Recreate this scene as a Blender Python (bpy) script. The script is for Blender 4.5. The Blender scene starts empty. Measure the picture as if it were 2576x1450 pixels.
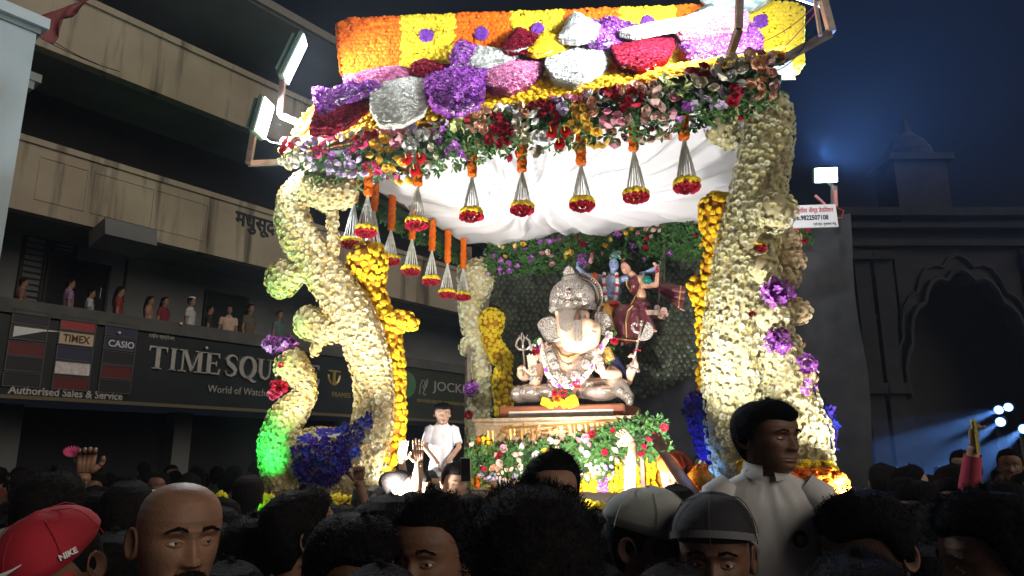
import bpy, math, random, numpy as np
from mathutils import Vector, Matrix, noise
rnd = random.Random(7); rg = np.random.default_rng(7)
S = bpy.context.scene; C = S.collection
PI = math.pi
# ---------- camera ----------
FPX, CX, CY, PITCH = 1839.0, 1288.0, 725.0, math.radians(13.0)   # focal length and centre in 2576 x 1450 units
CAM = np.array([0.0, 0.0, 1.80])
cd = bpy.data.cameras.new('camera'); cam = bpy.data.objects.new('camera', cd); C.objects.link(cam)
cam.location = CAM; cam.rotation_euler = (PI/2+PITCH, 0, 0)
cd.sensor_width = 36; cd.lens = 36*FPX/2576; cd.clip_end = 400; cd.clip_start = 0.05
S.camera = cam
# ---------- night sky ----------
W = bpy.data.worlds.new('World'); S.world = W; W.use_nodes = True
wn = W.node_tree.nodes; wl = W.node_tree.links
bg = wn['Background']; bg.inputs[1].default_value = 1.0
sky = wn.new('ShaderNodeTexSky'); sky.sky_type = 'NISHITA'; sky.sun_disc = False
sky.sun_elevation = math.radians(-4); sky.sun_rotation = math.radians(200)
mx = wn.new('ShaderNodeMixRGB'); mx.blend_type = 'ADD'; mx.inputs[0].default_value = 1
sc_ = wn.new('ShaderNodeMixRGB'); sc_.blend_type = 'MULTIPLY'; sc_.inputs[0].default_value = 1; sc_.inputs[2].default_value = (.004, .004, .004, 1)
wl.new(sky.outputs[0], sc_.inputs[1]); wl.new(sc_.outputs[0], mx.inputs[1]); mx.inputs[2].default_value = (.0012, .0020, .0046, 1)
wl.new(mx.outputs[0], bg.inputs[0])
# city glow from behind the camera: one dim, very soft sun
sd = bpy.data.lights.new('city_glow', 'SUN'); sd.energy = 1.2; sd.angle = math.radians(40); sd.color = (1, .88, .75)
so = bpy.data.objects.new('city_glow', sd); C.objects.link(so)
so.rotation_euler = Vector((-.68, .60, -.44)).to_track_quat('-Z', 'Y').to_euler()
S.view_settings.view_transform = 'Standard'; S.view_settings.look = 'None'; S.view_settings.exposure = .15; S.view_settings.gamma = 1
S.cycles.use_denoising = True; S.cycles.max_bounces = 5; S.cycles.diffuse_bounces = 3; S.cycles.glossy_bounces = 2
S.cycles.transmission_bounces = 2; S.cycles.transparent_max_bounces = 6; S.cycles.sample_clamp_indirect = 4; S.cycles.volume_bounces = 0
S.cycles.caustics_reflective = False; S.cycles.caustics_refractive = False

# ---------- rays from the photograph to places ----------
cp_, sp_ = math.cos(PITCH), math.sin(PITCH)
def ray(u, v):
    x = (u-CX)/FPX; up = (CY-v)/FPX
    return np.array([x, cp_-up*sp_, sp_+up*cp_])
def P(u, v, Y):
    r = ray(u, v); return CAM + r*(Y/r[1])
def on(u, v, q, n):
    r = ray(u, v); return CAM + r*(np.dot(np.asarray(q)-CAM, n)/np.dot(r, n))
def onz(u, v, z):
    r = ray(u, v); return CAM + r*((z-1.8)/r[2])
def dep(p): p = np.asarray(p)-CAM; return p[1]*cp_+p[2]*sp_
def mpp(p): return dep(p)/FPX       # metres per unit of the 2576 frame at p

# ---------- materials ----------
def mat(name, c1, c2=None, rough=.7, metal=0, nscale=8, bump=0, bscale=None, spec=.4, emit=None, estr=0, sheen=0, trans=0, detail=4, coat=0, rnd_amt=0):
    m = bpy.data.materials.new(name); m.use_nodes = True
    nt = m.node_tree; b = nt.nodes['Principled BSDF']; L = nt.links
    b.inputs['Roughness'].default_value = rough; b.inputs['Metallic'].default_value = metal
    b.inputs['Specular IOR Level'].default_value = spec
    if coat: b.inputs['Coat Weight'].default_value = coat
    if sheen: b.inputs['Sheen Weight'].default_value = sheen
    if trans: b.inputs['Transmission Weight'].default_value = trans
    c2 = c2 or c1
    tc = nt.nodes.new('ShaderNodeTexCoord')
    if c2 != c1 or rnd_amt:
        n = nt.nodes.new('ShaderNodeTexNoise'); n.inputs['Scale'].default_value = nscale; n.inputs['Detail'].default_value = detail
        L.new(tc.outputs['Object'], n.inputs['Vector'])
        r = nt.nodes.new('ShaderNodeMapRange'); r.inputs[1].default_value = .35; r.inputs[2].default_value = .65
        L.new(n.outputs[0], r.inputs[0])
        x = nt.nodes.new('ShaderNodeMixRGB'); x.inputs[1].default_value = (*c1, 1); x.inputs[2].default_value = (*c2, 1)
        L.new(r.outputs[0], x.inputs[0]); L.new(x.outputs[0], b.inputs['Base Color'])
    else: b.inputs['Base Color'].default_value = (*c1, 1)
    if bump:
        n2 = nt.nodes.new('ShaderNodeTexNoise'); n2.inputs['Scale'].default_value = bscale or nscale*4; n2.inputs['Detail'].default_value = 5
        L.new(tc.outputs['Object'], n2.inputs['Vector'])
        bp = nt.nodes.new('ShaderNodeBump'); bp.inputs['Strength'].default_value = bump; bp.inputs['Distance'].default_value = .01
        L.new(n2.outputs[0], bp.inputs['Height']); L.new(bp.outputs[0], b.inputs['Normal'])
    if emit: b.inputs['Emission Color'].default_value = (*emit, 1); b.inputs['Emission Strength'].default_value = estr
    return m
def petal(name, c1, c2, rough=.75, sub=0):
    """flower colour: runs from c1 to c2 by blossom (face attribute 'tint' or object random)"""
    m = bpy.data.materials.new(name); m.use_nodes = True; nt = m.node_tree; L = nt.links; b = nt.nodes['Principled BSDF']
    b.inputs['Roughness'].default_value = rough; b.inputs['Specular IOR Level'].default_value = .25
    a = nt.nodes.new('ShaderNodeAttribute'); a.attribute_name = 'tint'
    oi = nt.nodes.new('ShaderNodeObjectInfo'); ad = nt.nodes.new('ShaderNodeMath'); ad.operation = 'ADD'
    fr = nt.nodes.new('ShaderNodeMath'); fr.operation = 'FRACT'
    L.new(a.outputs['Fac'], ad.inputs[0]); L.new(oi.outputs['Random'], ad.inputs[1]); L.new(ad.outputs[0], fr.inputs[0])
    x = nt.nodes.new('ShaderNodeMixRGB'); x.inputs[1].default_value = (*c1, 1); x.inputs[2].default_value = (*c2, 1)
    L.new(fr.outputs[0], x.inputs[0]); L.new(x.outputs[0], b.inputs['Base Color'])
    if sub:
        t = nt.nodes.new('ShaderNodeBsdfTranslucent'); L.new(x.outputs[0], t.inputs[0]); ms = nt.nodes.new('ShaderNodeMixShader'); ms.inputs[0].default_value = sub
        L.new(b.outputs[0], ms.inputs[1]); L.new(t.outputs[0], ms.inputs[2]); L.new(ms.outputs[0], nt.nodes['Material Output'].inputs[0])
    return m
def emis(name, col, st):
    m = bpy.data.materials.new(name); m.use_nodes = True; nt = m.node_tree; b = nt.nodes['Principled BSDF']
    b.inputs['Base Color'].default_value = (*[min(c, .8) for c in col], 1)
    b.inputs['Emission Color'].default_value = (*col, 1); b.inputs['Emission Strength'].default_value = st
    return m

# ---------- objects ----------
def props(o, label=None, cat=None, group=None, kind=None):
    if label: o['label'] = label
    if cat: o['category'] = cat
    if group: o['group'] = group
    if kind: o['kind'] = kind
    return o
def thing(name, label, cat, loc=(0, 0, 0), group=None, rz=0):
    o = bpy.data.objects.new(name, None); C.objects.link(o); o.location = [float(c) for c in loc]; o.rotation_euler = (0, 0, rz)
    o.empty_display_size = .1
    return props(o, label, cat, group)
def link(name, me, root=None, loc=None, rot=None, scl=None):
    o = bpy.data.objects.new(name, me); C.objects.link(o)
    if root is not None: o.parent = root
    if loc is not None: o.location = loc
    if rot is not None: o.rotation_euler = rot
    if scl is not None: o.scale = scl
    return o
def rootloc(root):
    l = np.zeros(3)
    while root is not None: l = l+np.array(root.location); root = root.parent
    return l
def trimesh(name, V, T, mats, mi=None, tint=None, smooth=False):
    me = bpy.data.meshes.new(name); V = np.asarray(V, np.float32); T = np.asarray(T, np.int32)
    me.vertices.add(len(V)); me.vertices.foreach_set('co', V.ravel())
    me.loops.add(T.size); me.loops.foreach_set('vertex_index', T.ravel())
    me.polygons.add(len(T)); me.polygons.foreach_set('loop_start', np.arange(0, T.size, 3, dtype=np.int32))
    for m in (mats if isinstance(mats, (list, tuple)) else [mats]): me.materials.append(m)
    if mi is not None: me.polygons.foreach_set('material_index', np.asarray(mi, np.int32))
    if tint is not None:
        at = me.attributes.new('tint', 'FLOAT', 'FACE'); at.data.foreach_set('value', np.asarray(tint, np.float32))
    me.polygons.foreach_set('use_smooth', np.full(len(T), smooth))
    me.update(calc_edges=True); me.validate()
    return me
class MB:
    """collects shapes in world coordinates; build() links them as one mesh object"""
    def __init__(s): s.V = []; s.F = []; s.M = []
    def add(s, V, F, m=0):
        o = len(s.V); s.V += [tuple(float(c) for c in v) for v in V]; s.F += [tuple(i+o for i in f) for f in F]; s.M += [m]*len(F); return s
    def box(s, c, sz, R=None, m=0, bev=0):
        c = np.asarray(c, float); h = np.asarray(sz, float)/2; R = np.eye(3) if R is None else np.asarray(R)
        if bev:
            b = min(bev, min(h)*.9); vs = []
            for sx in (-1, 1):
                for sy in (-1, 1):
                    for sz_ in (-1, 1):
                        g = np.array([sx, sy, sz_])
                        for k in range(3):
                            q = g*(h-b); q[k] = g[k]*h[k]; vs.append(c+R@q)
            import itertools
            idx = {}
            for a, g in enumerate(itertools.product((-1, 1), repeat=3)):
                for k in range(3): idx[(g, k)] = a*3+k
            F = []
            for k in range(3):
                i, j = [t for t in range(3) if t != k]
                for sg in (-1, 1):
                    q = []
                    for a, b2 in ((-1, -1), (1, -1), (1, 1), (-1, 1)):
                        g = [0, 0, 0]; g[k] = sg; g[i] = a; g[j] = b2; q.append(idx[(tuple(g), k)])
                    F.append(tuple(q))
            for i in range(3):
                j, k = [(1, 2), (0, 2), (0, 1)][i]
                for sj in (-1, 1):
                    for sk in (-1, 1):
                        g0 = [0, 0, 0]; g0[j] = sj; g0[k] = sk; g1 = list(g0); g0[i] = -1; g1[i] = 1
                        F.append((idx[(tuple(g0), j)], idx[(tuple(g1), j)], idx[(tuple(g1), k)], idx[(tuple(g0), k)]))
            for g in itertools.product((-1, 1), repeat=3): F.append(tuple(idx[(g, k)] for k in range(3)))
            return s.add(vs, F, m)
        V = [c+R@(h*np.array([x, y, z])) for x in (-1, 1) for y in (-1, 1) for z in (-1, 1)]
        return s.add(V, [(0, 1, 3, 2), (4, 6, 7, 5), (0, 4, 5, 1), (2, 3, 7, 6), (0, 2, 6, 4), (1, 5, 7, 3)], m)
    def beam(s, a, b, w, h=None, m=0):
        a = np.asarray(a, float); b = np.asarray(b, float); d = b-a; L = np.linalg.norm(d); d = d/L
        up = np.array([0, 0, 1.]) if abs(d[2]) < .9 else np.array([0, 1., 0])
        x = np.cross(d, up); x /= np.linalg.norm(x); y = np.cross(x, d)
        return s.box((a+b)/2, (w, L, h or w), np.array([x, d, y]).T, m)
    def tube(s, path, rad, n=8, m=0, cap=True, sq=1.0):
        path = [np.asarray(p, float) for p in path]; k = len(path)
        rad = [rad]*k if np.isscalar(rad) else list(rad)
        V = []; F = []; up = np.array([0.13, .21, 1.]); px = None
        for i, p in enumerate(path):
            d = path[min(i+1, k-1)]-path[max(i-1, 0)]; d = d/(np.linalg.norm(d)+1e-9)
            if px is None:
                px = np.cross(d, up); 
                if np.linalg.norm(px) < .2: px = np.cross(d, np.array([1., 0, 0]))
            px = px-d*np.dot(px, d); px /= np.linalg.norm(px)+1e-9; y = np.cross(d, px)
            for j in range(n):
                a = 2*PI*j/n; V.append(p+rad[i]*(math.cos(a)*px+math.sin(a)*sq*y))
        for i in range(k-1):
            for j in range(n): F.append((i*n+j, i*n+(j+1) % n, (i+1)*n+(j+1) % n, (i+1)*n+j))
        if cap: F.append(tuple(range(n-1, -1, -1))); F.append(tuple((k-1)*n+j for j in range(n)))
        return s.add(V, F, m)
    def grid(s, V, nu, nv, m=0, wrap=False):
        F = []
        for i in range(nu-1):
            for j in range(nv if wrap else nv-1):
                F.append((i*nv+j, (i+1)*nv+j, (i+1)*nv+(j+1) % nv, i*nv+(j+1) % nv))
        return s.add(V, F, m)
    def ball(s, c, r, n=10, m=0, R=None):
        r = np.array([r]*3 if np.isscalar(r) else r, float); V = []; R = np.eye(3) if R is None else R
        for i in range(n+1):
            a = PI*i/n
            for j in range(2*n):
                b = PI*j/n; V.append(np.asarray(c)+R@(r*np.array([math.sin(a)*math.cos(b), math.sin(a)*math.sin(b), math.cos(a)])))
        return s.grid(V, n+1, 2*n, m, True)
    def lathe(s, prof, c=(0, 0, 0), n=24, m=0, R=None, sy=1):
        V = []; R = np.eye(3) if R is None else R
        for r, z in prof:
            for j in range(n):
                a = 2*PI*j/n; V.append(np.asarray(c)+R@np.array([r*math.cos(a), r*math.sin(a)*sy, z]))
        s.grid(V, len(prof), n, m, True); return s
    def prism(s, poly, d, m=0):
        """poly: 3D points of a flat outline, d: extrusion vector"""
        n = len(poly); V = [np.asarray(p, float) for p in poly]+[np.asarray(p, float)+d for p in poly]
        F = [tuple(range(n-1, -1, -1)), tuple(range(n, 2*n))]+[(i, (i+1) % n, n+(i+1) % n, n+i) for i in range(n)]
        return s.add(V, F, m)
    def build(s, name, mats, root=None, smooth=False, local=False):
        V = np.array(s.V)
        if root is not None and not local: V = V-rootloc(root)
        me = bpy.data.meshes.new(name); me.from_pydata(V.tolist(), [], s.F)
        for m in (mats if isinstance(mats, (list, tuple)) else [mats]): me.materials.append(m)
        me.polygons.foreach_set('material_index', s.M); me.polygons.foreach_set('use_smooth', [smooth]*len(s.F)); me.update()
        return link(name, me, root)
    def mesh(s, name, mats, smooth=False):
        me = bpy.data.meshes.new(name); me.from_pydata([list(v) for v in s.V], [], s.F)
        for m in (mats if isinstance(mats, (list, tuple)) else [mats]): me.materials.append(m)
        me.polygons.foreach_set('material_index', s.M); me.polygons.foreach_set('use_smooth', [smooth]*len(s.F)); me.update()
        return me
def rotz(a): c, s = math.cos(a), math.sin(a); return np.array([[c, -s, 0], [s, c, 0], [0, 0, 1.]])
def rotx(a): c, s = math.cos(a), math.sin(a); return np.array([[1., 0, 0], [0, c, -s], [0, s, c]])
def roty(a): c, s = math.cos(a), math.sin(a); return np.array([[c, 0, s], [0, 1., 0], [-s, 0, c]])

def blob(name, caps, vox, mats, root=None, smooth_it=3, local=False, matfn=None):
    """tapered capsules (p0, r0, p1, r1) and ellipsoids (c, (rx,ry,rz), R) grown into ONE continuous surface"""
    mb = MB()
    for c in caps:
        if len(c) == 4:
            p0, r0, p1, r1 = c; p0 = np.asarray(p0, float); p1 = np.asarray(p1, float); n = 6
            pts = []; rs = []; d = p1-p0; L = np.linalg.norm(d)+1e-6; d = d/L
            for k in range(n+1): a = PI/2*(1-k/n); pts.append(p0-d*r0*math.sin(a)); rs.append(max(r0*math.cos(a), 1e-4))
            for k in range(n+1): a = PI/2*k/n; pts.append(p1+d*r1*math.sin(a)); rs.append(max(r1*math.cos(a), 1e-4))
            mb.tube(pts, rs, 14)
        else: mb.ball(c[0], c[1], 9, R=(c[2] if len(c) > 2 else None))
    me = mb.mesh('tmp', [mats if not isinstance(mats, (list, tuple)) else mats[0]])
    o = bpy.data.objects.new('tmp', me); C.objects.link(o)
    r = o.modifiers.new('r', 'REMESH'); r.mode = 'VOXEL'; r.voxel_size = vox; r.use_smooth_shade = True
    if smooth_it: sm = o.modifiers.new('s', 'SMOOTH'); sm.iterations = smooth_it; sm.factor = .5
    dg = bpy.context.evaluated_depsgraph_get(); me2 = bpy.data.meshes.new_from_object(o.evaluated_get(dg)); me2.name = name
    bpy.data.objects.remove(o)
    me2.materials.clear()
    for m in (mats if isinstance(mats, (list, tuple)) else [mats]): me2.materials.append(m)
    if matfn is not None:
        n = len(me2.polygons); c = np.empty(n*3); me2.polygons.foreach_get('center', c); me2.polygons.foreach_set('material_index', matfn(c.reshape(-1, 3)).astype(np.int32))
    if root is not None and not local: me2.transform(Matrix.Translation(-Vector(rootloc(root))))
    me2.polygons.foreach_set('use_smooth', [True]*len(me2.polygons))
    return link(name, me2, root) if root is not False else me2

# ---------- blossoms (templates: unit radius, facing +Z) ----------
def _tri(V, F):
    T = []
    for f in F:
        for k in range(1, len(f)-1): T.append((f[0], f[k], f[k+1]))
    return np.array(V, float), np.array(T)
def t_chrys(seed=0):
    r = random.Random(seed); V = []; F = []; M = []
    for ring, (n, r0, r1, z0, z1, w) in enumerate(((9, .25, 1.05, .0, .22, .30), (7, .15, .72, .18, .55, .26))):
        for k in range(n):
            a = 2*PI*(k+.5*ring)/n+r.uniform(-.12, .12); q = r1*r.uniform(.88, 1.1); c, s = math.cos(a), math.sin(a); b = len(V)
            V += [(r0*c, r0*s, z0), (q*.7*c-w*s, q*.7*s+w*c, z1+.05), (q*c, q*s, z1-.05), (q*.7*c+w*s, q*.7*s-w*c, z1+.05)]
            F += [(b, b+1, b+2), (b, b+2, b+3)]; M += [0, 0]
    b = len(V); V += [(.27*math.cos(k*PI/2.5), .27*math.sin(k*PI/2.5), .42) for k in range(5)]+[(0, 0, .56)]
    for k in range(5): F.append((b+k, b+(k+1) % 5, b+5)); M.append(1)
    return np.array(V, float), np.array(F), np.array(M)
def t_mari(seed=0, n=8):
    r = random.Random(seed); V = []; F = []
    prof = ((.75, -.1), (1.05, .2), (.86, .5), (.55, .62), (.3, .78))
    for i, (rr, z) in enumerate(prof):
        for k in range(n):
            a = 2*PI*(k+.5*(i % 2))/n; q = rr*(1+(.13 if (k+i) % 2 else -.10)+r.uniform(-.05, .05))
            V.append((q*math.cos(a), q*math.sin(a), z+r.uniform(-.09, .09)))
    V.append((0, 0, .7))
    for i in range(len(prof)-1):
        for k in range(n):
            a, b, c, d = i*n+k, i*n+(k+1) % n, (i+1)*n+(k+1) % n, (i+1)*n+k; F += [(a, b, c), (a, c, d)]
    e = len(V)-1
    for k in range(n): F.append(((len(prof)-1)*n+k, (len(prof)-1)*n+(k+1) % n, e))
    return np.array(V, float), np.array(F), np.zeros(len(F), int)
def t_rose(seed=0):
    r = random.Random(seed); V = []; F = []
    for ring, (n, rb, rt, zb, zt) in enumerate(((5, .35, 1.0, -.15, .45), (4, .3, .68, .0, .72), (3, .15, .40, .1, .86))):
        for k in range(n):
            a0 = 2*PI*k/n+ring*.6+r.uniform(-.1, .1); da = PI/n*1.25; b = len(V)
            for a, rr, z in ((a0-da*.6, rb, zb), (a0+da*.6, rb, zb), (a0+da, rt*.92, zt-.08), (a0, rt*1.08, zt+.04), (a0-da, rt*.96, zt-.05)):
                V.append((rr*math.cos(a), rr*math.sin(a), z))
            F += [(b, b+1, b+2), (b, b+2, b+3), (b, b+3, b+4)]
    b = len(V); V += [(.3*math.cos(k*PI/2), .3*math.sin(k*PI/2), .6) for k in range(4)]+[(0, 0, .72)]
    for k in range(4): F.append((b+k, b+(k+1) % 4, b+4))
    return np.array(V, float), np.array(F), np.zeros(len(F), int)
def t_orchid(seed=0):
    r = random.Random(seed); V = []; F = []; M = []
    for k in range(6):
        a = 2*PI*k/6+r.uniform(-.2, .2); q = r.uniform(.8, 1.25); w = r.uniform(.28, .42); z = r.uniform(.1, .7); c, s = math.cos(a), math.sin(a); b = len(V)
        V += [(0, 0, .05), (q*.6*c-w*s, q*.6*s+w*c, z*.6+.1), (q*c, q*s, z), (q*.6*c+w*s, q*.6*s-w*c, z*.6+.1), (q*.3*c, q*.3*s, .22)]
        F += [(b, b+1, b+2), (b, b+2, b+3), (b, b+4, b+1), (b, b+3, b+4)]; M += [0, 0, 1, 1] if k % 3 == 0 else [0, 0, 0, 0]
    return np.array(V, float), np.array(F), np.array(M)
def t_leaf(seed=0, n=1):
    r = random.Random(seed); V = []; F = []
    for k in range(n):
        a = 2*PI*k/max(n, 1)+r.uniform(-.5, .5); z = r.uniform(.0, .9); c, s = math.cos(a), math.sin(a); w = .24; b = len(V)
        V += [(0, 0, 0), (.5*c-w*s, .5*s+w*c, z*.6), (c, s, z*.7), (.5*c+w*s, .5*s-w*c, z*.6), (.5*c, .5*s, z*.6-.1)]
        F += [(b, b+1, b+4), (b+1, b+2, b+4), (b, b+4, b+3), (b+4, b+2, b+3)]
    return np.array(V, float), np.array(F), np.zeros(len(F), int)
def frames(N, spin=None):
    N = N/np.linalg.norm(N, axis=1, keepdims=True); m = len(N)
    up = np.where(np.abs(N[:, 2:3]) < .9, np.array([[0, 0, 1.]]), np.array([[1., 0, 0]]))
    X = np.cross(up, N); X /= np.linalg.norm(X, axis=1, keepdims=True); Y = np.cross(N, X)
    a = rg.uniform(0, 2*PI, m) if spin is None else spin
    c, s = np.cos(a)[:, None], np.sin(a)[:, None]
    return np.stack([X*c+Y*s, -X*s+Y*c, N], axis=2)      # columns
def facing(Pts, N):
    d = CAM-Pts; L = np.linalg.norm(d, axis=1); return (np.einsum('ij,ij->i', N, d)/L > -.15), L
def blossoms(root, name, Pts, N, size, temps, mats, nparts=300, jitter=.35, stuff=True):
    """blossoms at Pts with normals N: the nparts that show largest are parts of their own (shared meshes), the rest one stuff part"""
    Pts = np.asarray(Pts, float); N = np.asarray(N, float)+rg.normal(0, jitter, (len(Pts), 3))*.6
    N /= np.linalg.norm(N, axis=1, keepdims=True)
    sz = (np.full(len(Pts), size) if np.isscalar(size) else np.asarray(size))*rg.uniform(.8, 1.18, len(Pts))
    R = frames(N); f, L = facing(Pts, N)
    order = np.argsort(np.where(f, L, L+100)/sz*.03); k = min(nparts, int(f.sum()))
    tl = [trimesh(name, V, F, mats, M, smooth=False) for V, F, M in temps]
    rl = rootloc(root)
    for i in order[:k]:
        t = int(rg.integers(len(temps)))
        o = bpy.data.objects.new(name, tl[t]); C.objects.link(o); o.parent = root
        Mx = np.eye(4); Mx[:3, :3] = R[i]*sz[i]; Mx[:3, 3] = Pts[i]-rl; o.matrix_local = Matrix(Mx.tolist())
    rest = order[k:]
    if len(rest) and stuff:
        AV = []; AF = []; AM = []; AT = []; off = 0
        pick = rg.integers(len(temps), size=len(rest))
        for t, (V, F, M) in enumerate(temps):
            idx = rest[pick == t]
            if not len(idx): continue
            W_ = np.einsum('mij,nj->mni', R[idx]*sz[idx][:, None, None], V)+Pts[idx][:, None, :]-rl
            AV.append(W_.reshape(-1, 3)); AF.append((F[None]+(np.arange(len(idx))*len(V))[:, None, None]+off).reshape(-1, 3))
            AM.append(np.tile(M, len(idx))); AT.append(np.repeat(rg.random(len(idx)), len(F))); off += len(idx)*len(V)
        me = trimesh(name+'_cover', np.concatenate(AV), np.concatenate(AF), mats, np.concatenate(AM), np.concatenate(AT))
        o = link(name+'_cover', me, root); o['kind'] = 'stuff'
    return k
def thin(Pts, d, seed=0):
    """greedy spacing: indices of points at least d apart"""
    cell = {}; keep = []; idx = list(range(len(Pts))); random.Random(seed).shuffle(idx)
    K = np.floor(Pts/d).astype(int); K = [tuple(k) for k in K.tolist()]; Q = Pts.tolist(); d2 = d*d
    nb = [(a, b, c) for a in (-1, 0, 1) for b in (-1, 0, 1) for c in (-1, 0, 1)]
    for i in idx:
        x, y, z = Q[i]; kx, ky, kz = K[i]; ok = True
        for a, b, c in nb:
            for j in cell.get((kx+a, ky+b, kz+c), ()):
                q = Q[j]
                if (q[0]-x)**2+(q[1]-y)**2+(q[2]-z)**2 < d2: ok = False; break
            if not ok: break
        if ok: cell.setdefault((kx, ky, kz), []).append(i); keep.append(i)
    return np.array(keep)
def chain(pts, k=7):
    """pts: (centre, radius) list -> dense spheres along it"""
    out = []
    for (c0, r0), (c1, r1) in zip(pts[:-1], pts[1:]):
        for i in range(k): t = i/k; out.append((np.asarray(c0)*(1-t)+np.asarray(c1)*t, r0*(1-t)+r1*t))
    out.append(pts[-1]); return out
def skin_points(sph, d, squash=None, seed=0, keepfn=None):
    """evenly spaced points on the outside of a union of spheres; squash = (direction, factor) flattens it"""
    Cc = np.array([s[0] for s in sph], float); Rr = np.array([s[1] for s in sph], float)
    r2 = np.random.default_rng(seed); A = []; B = []
    for c, r in zip(Cc, Rr):
        n = int(4*PI*r*r/(d*d)*3)+4
        if len(sph) > 30: n = int(n*.4)+3
        q = r2.normal(size=(n, 3)); q /= np.linalg.norm(q, axis=1, keepdims=True); A.append(c+q*r); B.append(q)
    A = np.concatenate(A); B = np.concatenate(B)
    D = np.linalg.norm(A[:, None, :]-Cc[None], axis=2); ok = (D > Rr[None]*.985-.002).all(axis=1)
    A = A[ok]; B = B[ok]
    if squash is not None:
        n_, f = np.asarray(squash[0], float), squash[1]; c0 = Cc.mean(axis=0)
        A = A-np.outer((A-c0)@n_, n_)*(1-f); B = B+np.outer(B@n_, n_)*(1/f-1); B /= np.linalg.norm(B, axis=1, keepdims=True)
    k = thin(A, d, seed); A = A[k]; B = B[k]
    if keepfn is not None: m = keepfn(A, B); A = A[m]; B = B[m]
    return A, B
def core(root, sph, matl, name='core', f=.95, squash=None):
    mb = MB(); c0 = np.mean([s[0] for s in sph], axis=0)
    for c, r in sph: mb.ball(c, r*f, 6)
    if squash is not None:
        n_, q = np.asarray(squash[0]), squash[1]; A = np.array(mb.V); A = A-np.outer((A-c0)@n_, n_)*(1-q); mb.V = [tuple(a) for a in A.tolist()]
    return mb.build(name, matl, root, smooth=True)
def text(root, name, s, p0, ux, uy, width, height, mats, ext=.01, nrm=None, bold=0, center=False):
    """lettering whose box starts at p0, runs width along ux and height along uy"""
    cu = bpy.data.curves.new('t', 'FONT'); cu.body = s; cu.extrude = 0; cu.offset = bold
    cu.resolution_u = 3
    o = bpy.data.objects.new('t', cu); C.objects.link(o)
    dg = bpy.context.evaluated_depsgraph_get(); dg.update(); me = bpy.data.meshes.new_from_object(o.evaluated_get(dg)); bpy.data.objects.remove(o)
    n = len(me.vertices)
    if n == 0: return None
    V = np.empty(n*3); me.vertices.foreach_get('co', V); V = V.reshape(-1, 3)
    lo, hi = V.min(0), V.max(0); sx = width/(hi[0]-lo[0]); sy = (height/(hi[1]-lo[1])) if height else sx
    ux = np.asarray(ux, float); uy = np.asarray(uy, float); nr = np.cross(ux, uy) if nrm is None else np.asarray(nrm)
    F = [tuple(p.vertices) for p in me.polygons]
    A = np.asarray(p0)+np.outer((V[:, 0]-lo[0])*sx, ux)+np.outer((V[:, 1]-lo[1])*sy, uy)
    mb = MB(); mb.add(A+nr*ext, F)
    ec = {}
    for f in F:
        for i in range(len(f)): a, b = f[i], f[(i+1) % len(f)]; k = (min(a, b), max(a, b)); ec[k] = None if k in ec else (a, b)
    vs = list(A+nr*ext)+list(A); sf = [(e[1], e[0], e[0]+n, e[1]+n) for e in ec.values() if e]
    mb.add(vs, sf)
    bpy.data.meshes.remove(me)
    return mb.build(name, mats, root)
# ================= materials of the setting =================
M_asph = mat('asphalt', (.045, .045, .05), (.06, .06, .062), .85, bump=.4, nscale=3)
def streaked(name, c1, c2, c3):
    m = mat(name, c1, c2, .9, nscale=.9, bump=.25, bscale=30); nt = m.node_tree; L = nt.links; b = nt.nodes['Principled BSDF']
    src = b.inputs['Base Color'].links[0].from_socket
    tc = nt.nodes.new('ShaderNodeTexCoord'); mp = nt.nodes.new('ShaderNodeMapping'); mp.inputs['Scale'].default_value = (1.7, 1.7, .13)
    n = nt.nodes.new('ShaderNodeTexNoise'); n.inputs['Scale'].default_value = 1.6; n.inputs['Detail'].default_value = 7; n.inputs['Roughness'].default_value = .62
    L.new(tc.outputs['Object'], mp.inputs[0]); L.new(mp.outputs[0], n.inputs['Vector'])
    r = nt.nodes.new('ShaderNodeMapRange'); r.inputs[1].default_value = .53; r.inputs[2].default_value = .68; r.inputs[4].default_value = .85; L.new(n.outputs[0], r.inputs[0])
    x = nt.nodes.new('ShaderNodeMixRGB'); x.inputs[2].default_value = (*c3, 1); L.new(r.outputs[0], x.inputs[0]); L.new(src, x.inputs[1]); L.new(x.outputs[0], b.inputs['Base Color'])
    return m
M_beige = streaked('stained_plaster', (.36, .32, .24), (.28, .24, .18), (.045, .035, .025))
M_dim = mat('grey_plaster', (.16, .17, .17), (.12, .13, .13), .9, nscale=1.2)
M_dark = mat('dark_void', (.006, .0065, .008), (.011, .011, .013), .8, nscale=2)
M_rail = mat('grey_rail', (.085, .088, .082), (.06, .063, .06), .7, nscale=4)
M_signb = mat('sign_panel_black', (.016, .020, .022), (.026, .03, .034), .3, nscale=1.5)
M_metal = mat('dull_metal', (.22, .17, .13), (.14, .10, .08), .5, .6, nscale=12)
M_steel = mat('steel_letters', (.62, .60, .56), (.5, .5, .48), .35, .55, nscale=10)
M_gold_l = mat('brass_letters', (.55, .42, .12), rough=.35, metal=.6)
M_white = mat('white_paint', (.75, .76, .74), (.62, .66, .66), .7, nscale=2, bump=.1)
M_black = mat('black_paint', (.01, .01, .012), rough=.6)
M_stone = mat('dark_stone', (.026, .028, .034), (.014, .016, .02), .9, nscale=2, bump=.3, bscale=14)

# ground
mb = MB(); mb.add([(-90, -30, 0), (90, -30, 0), (90, 150, 0), (-90, 150, 0)], [(0, 1, 2, 3)]); mb.build('street', M_asph)['kind'] = 'structure'

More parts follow.
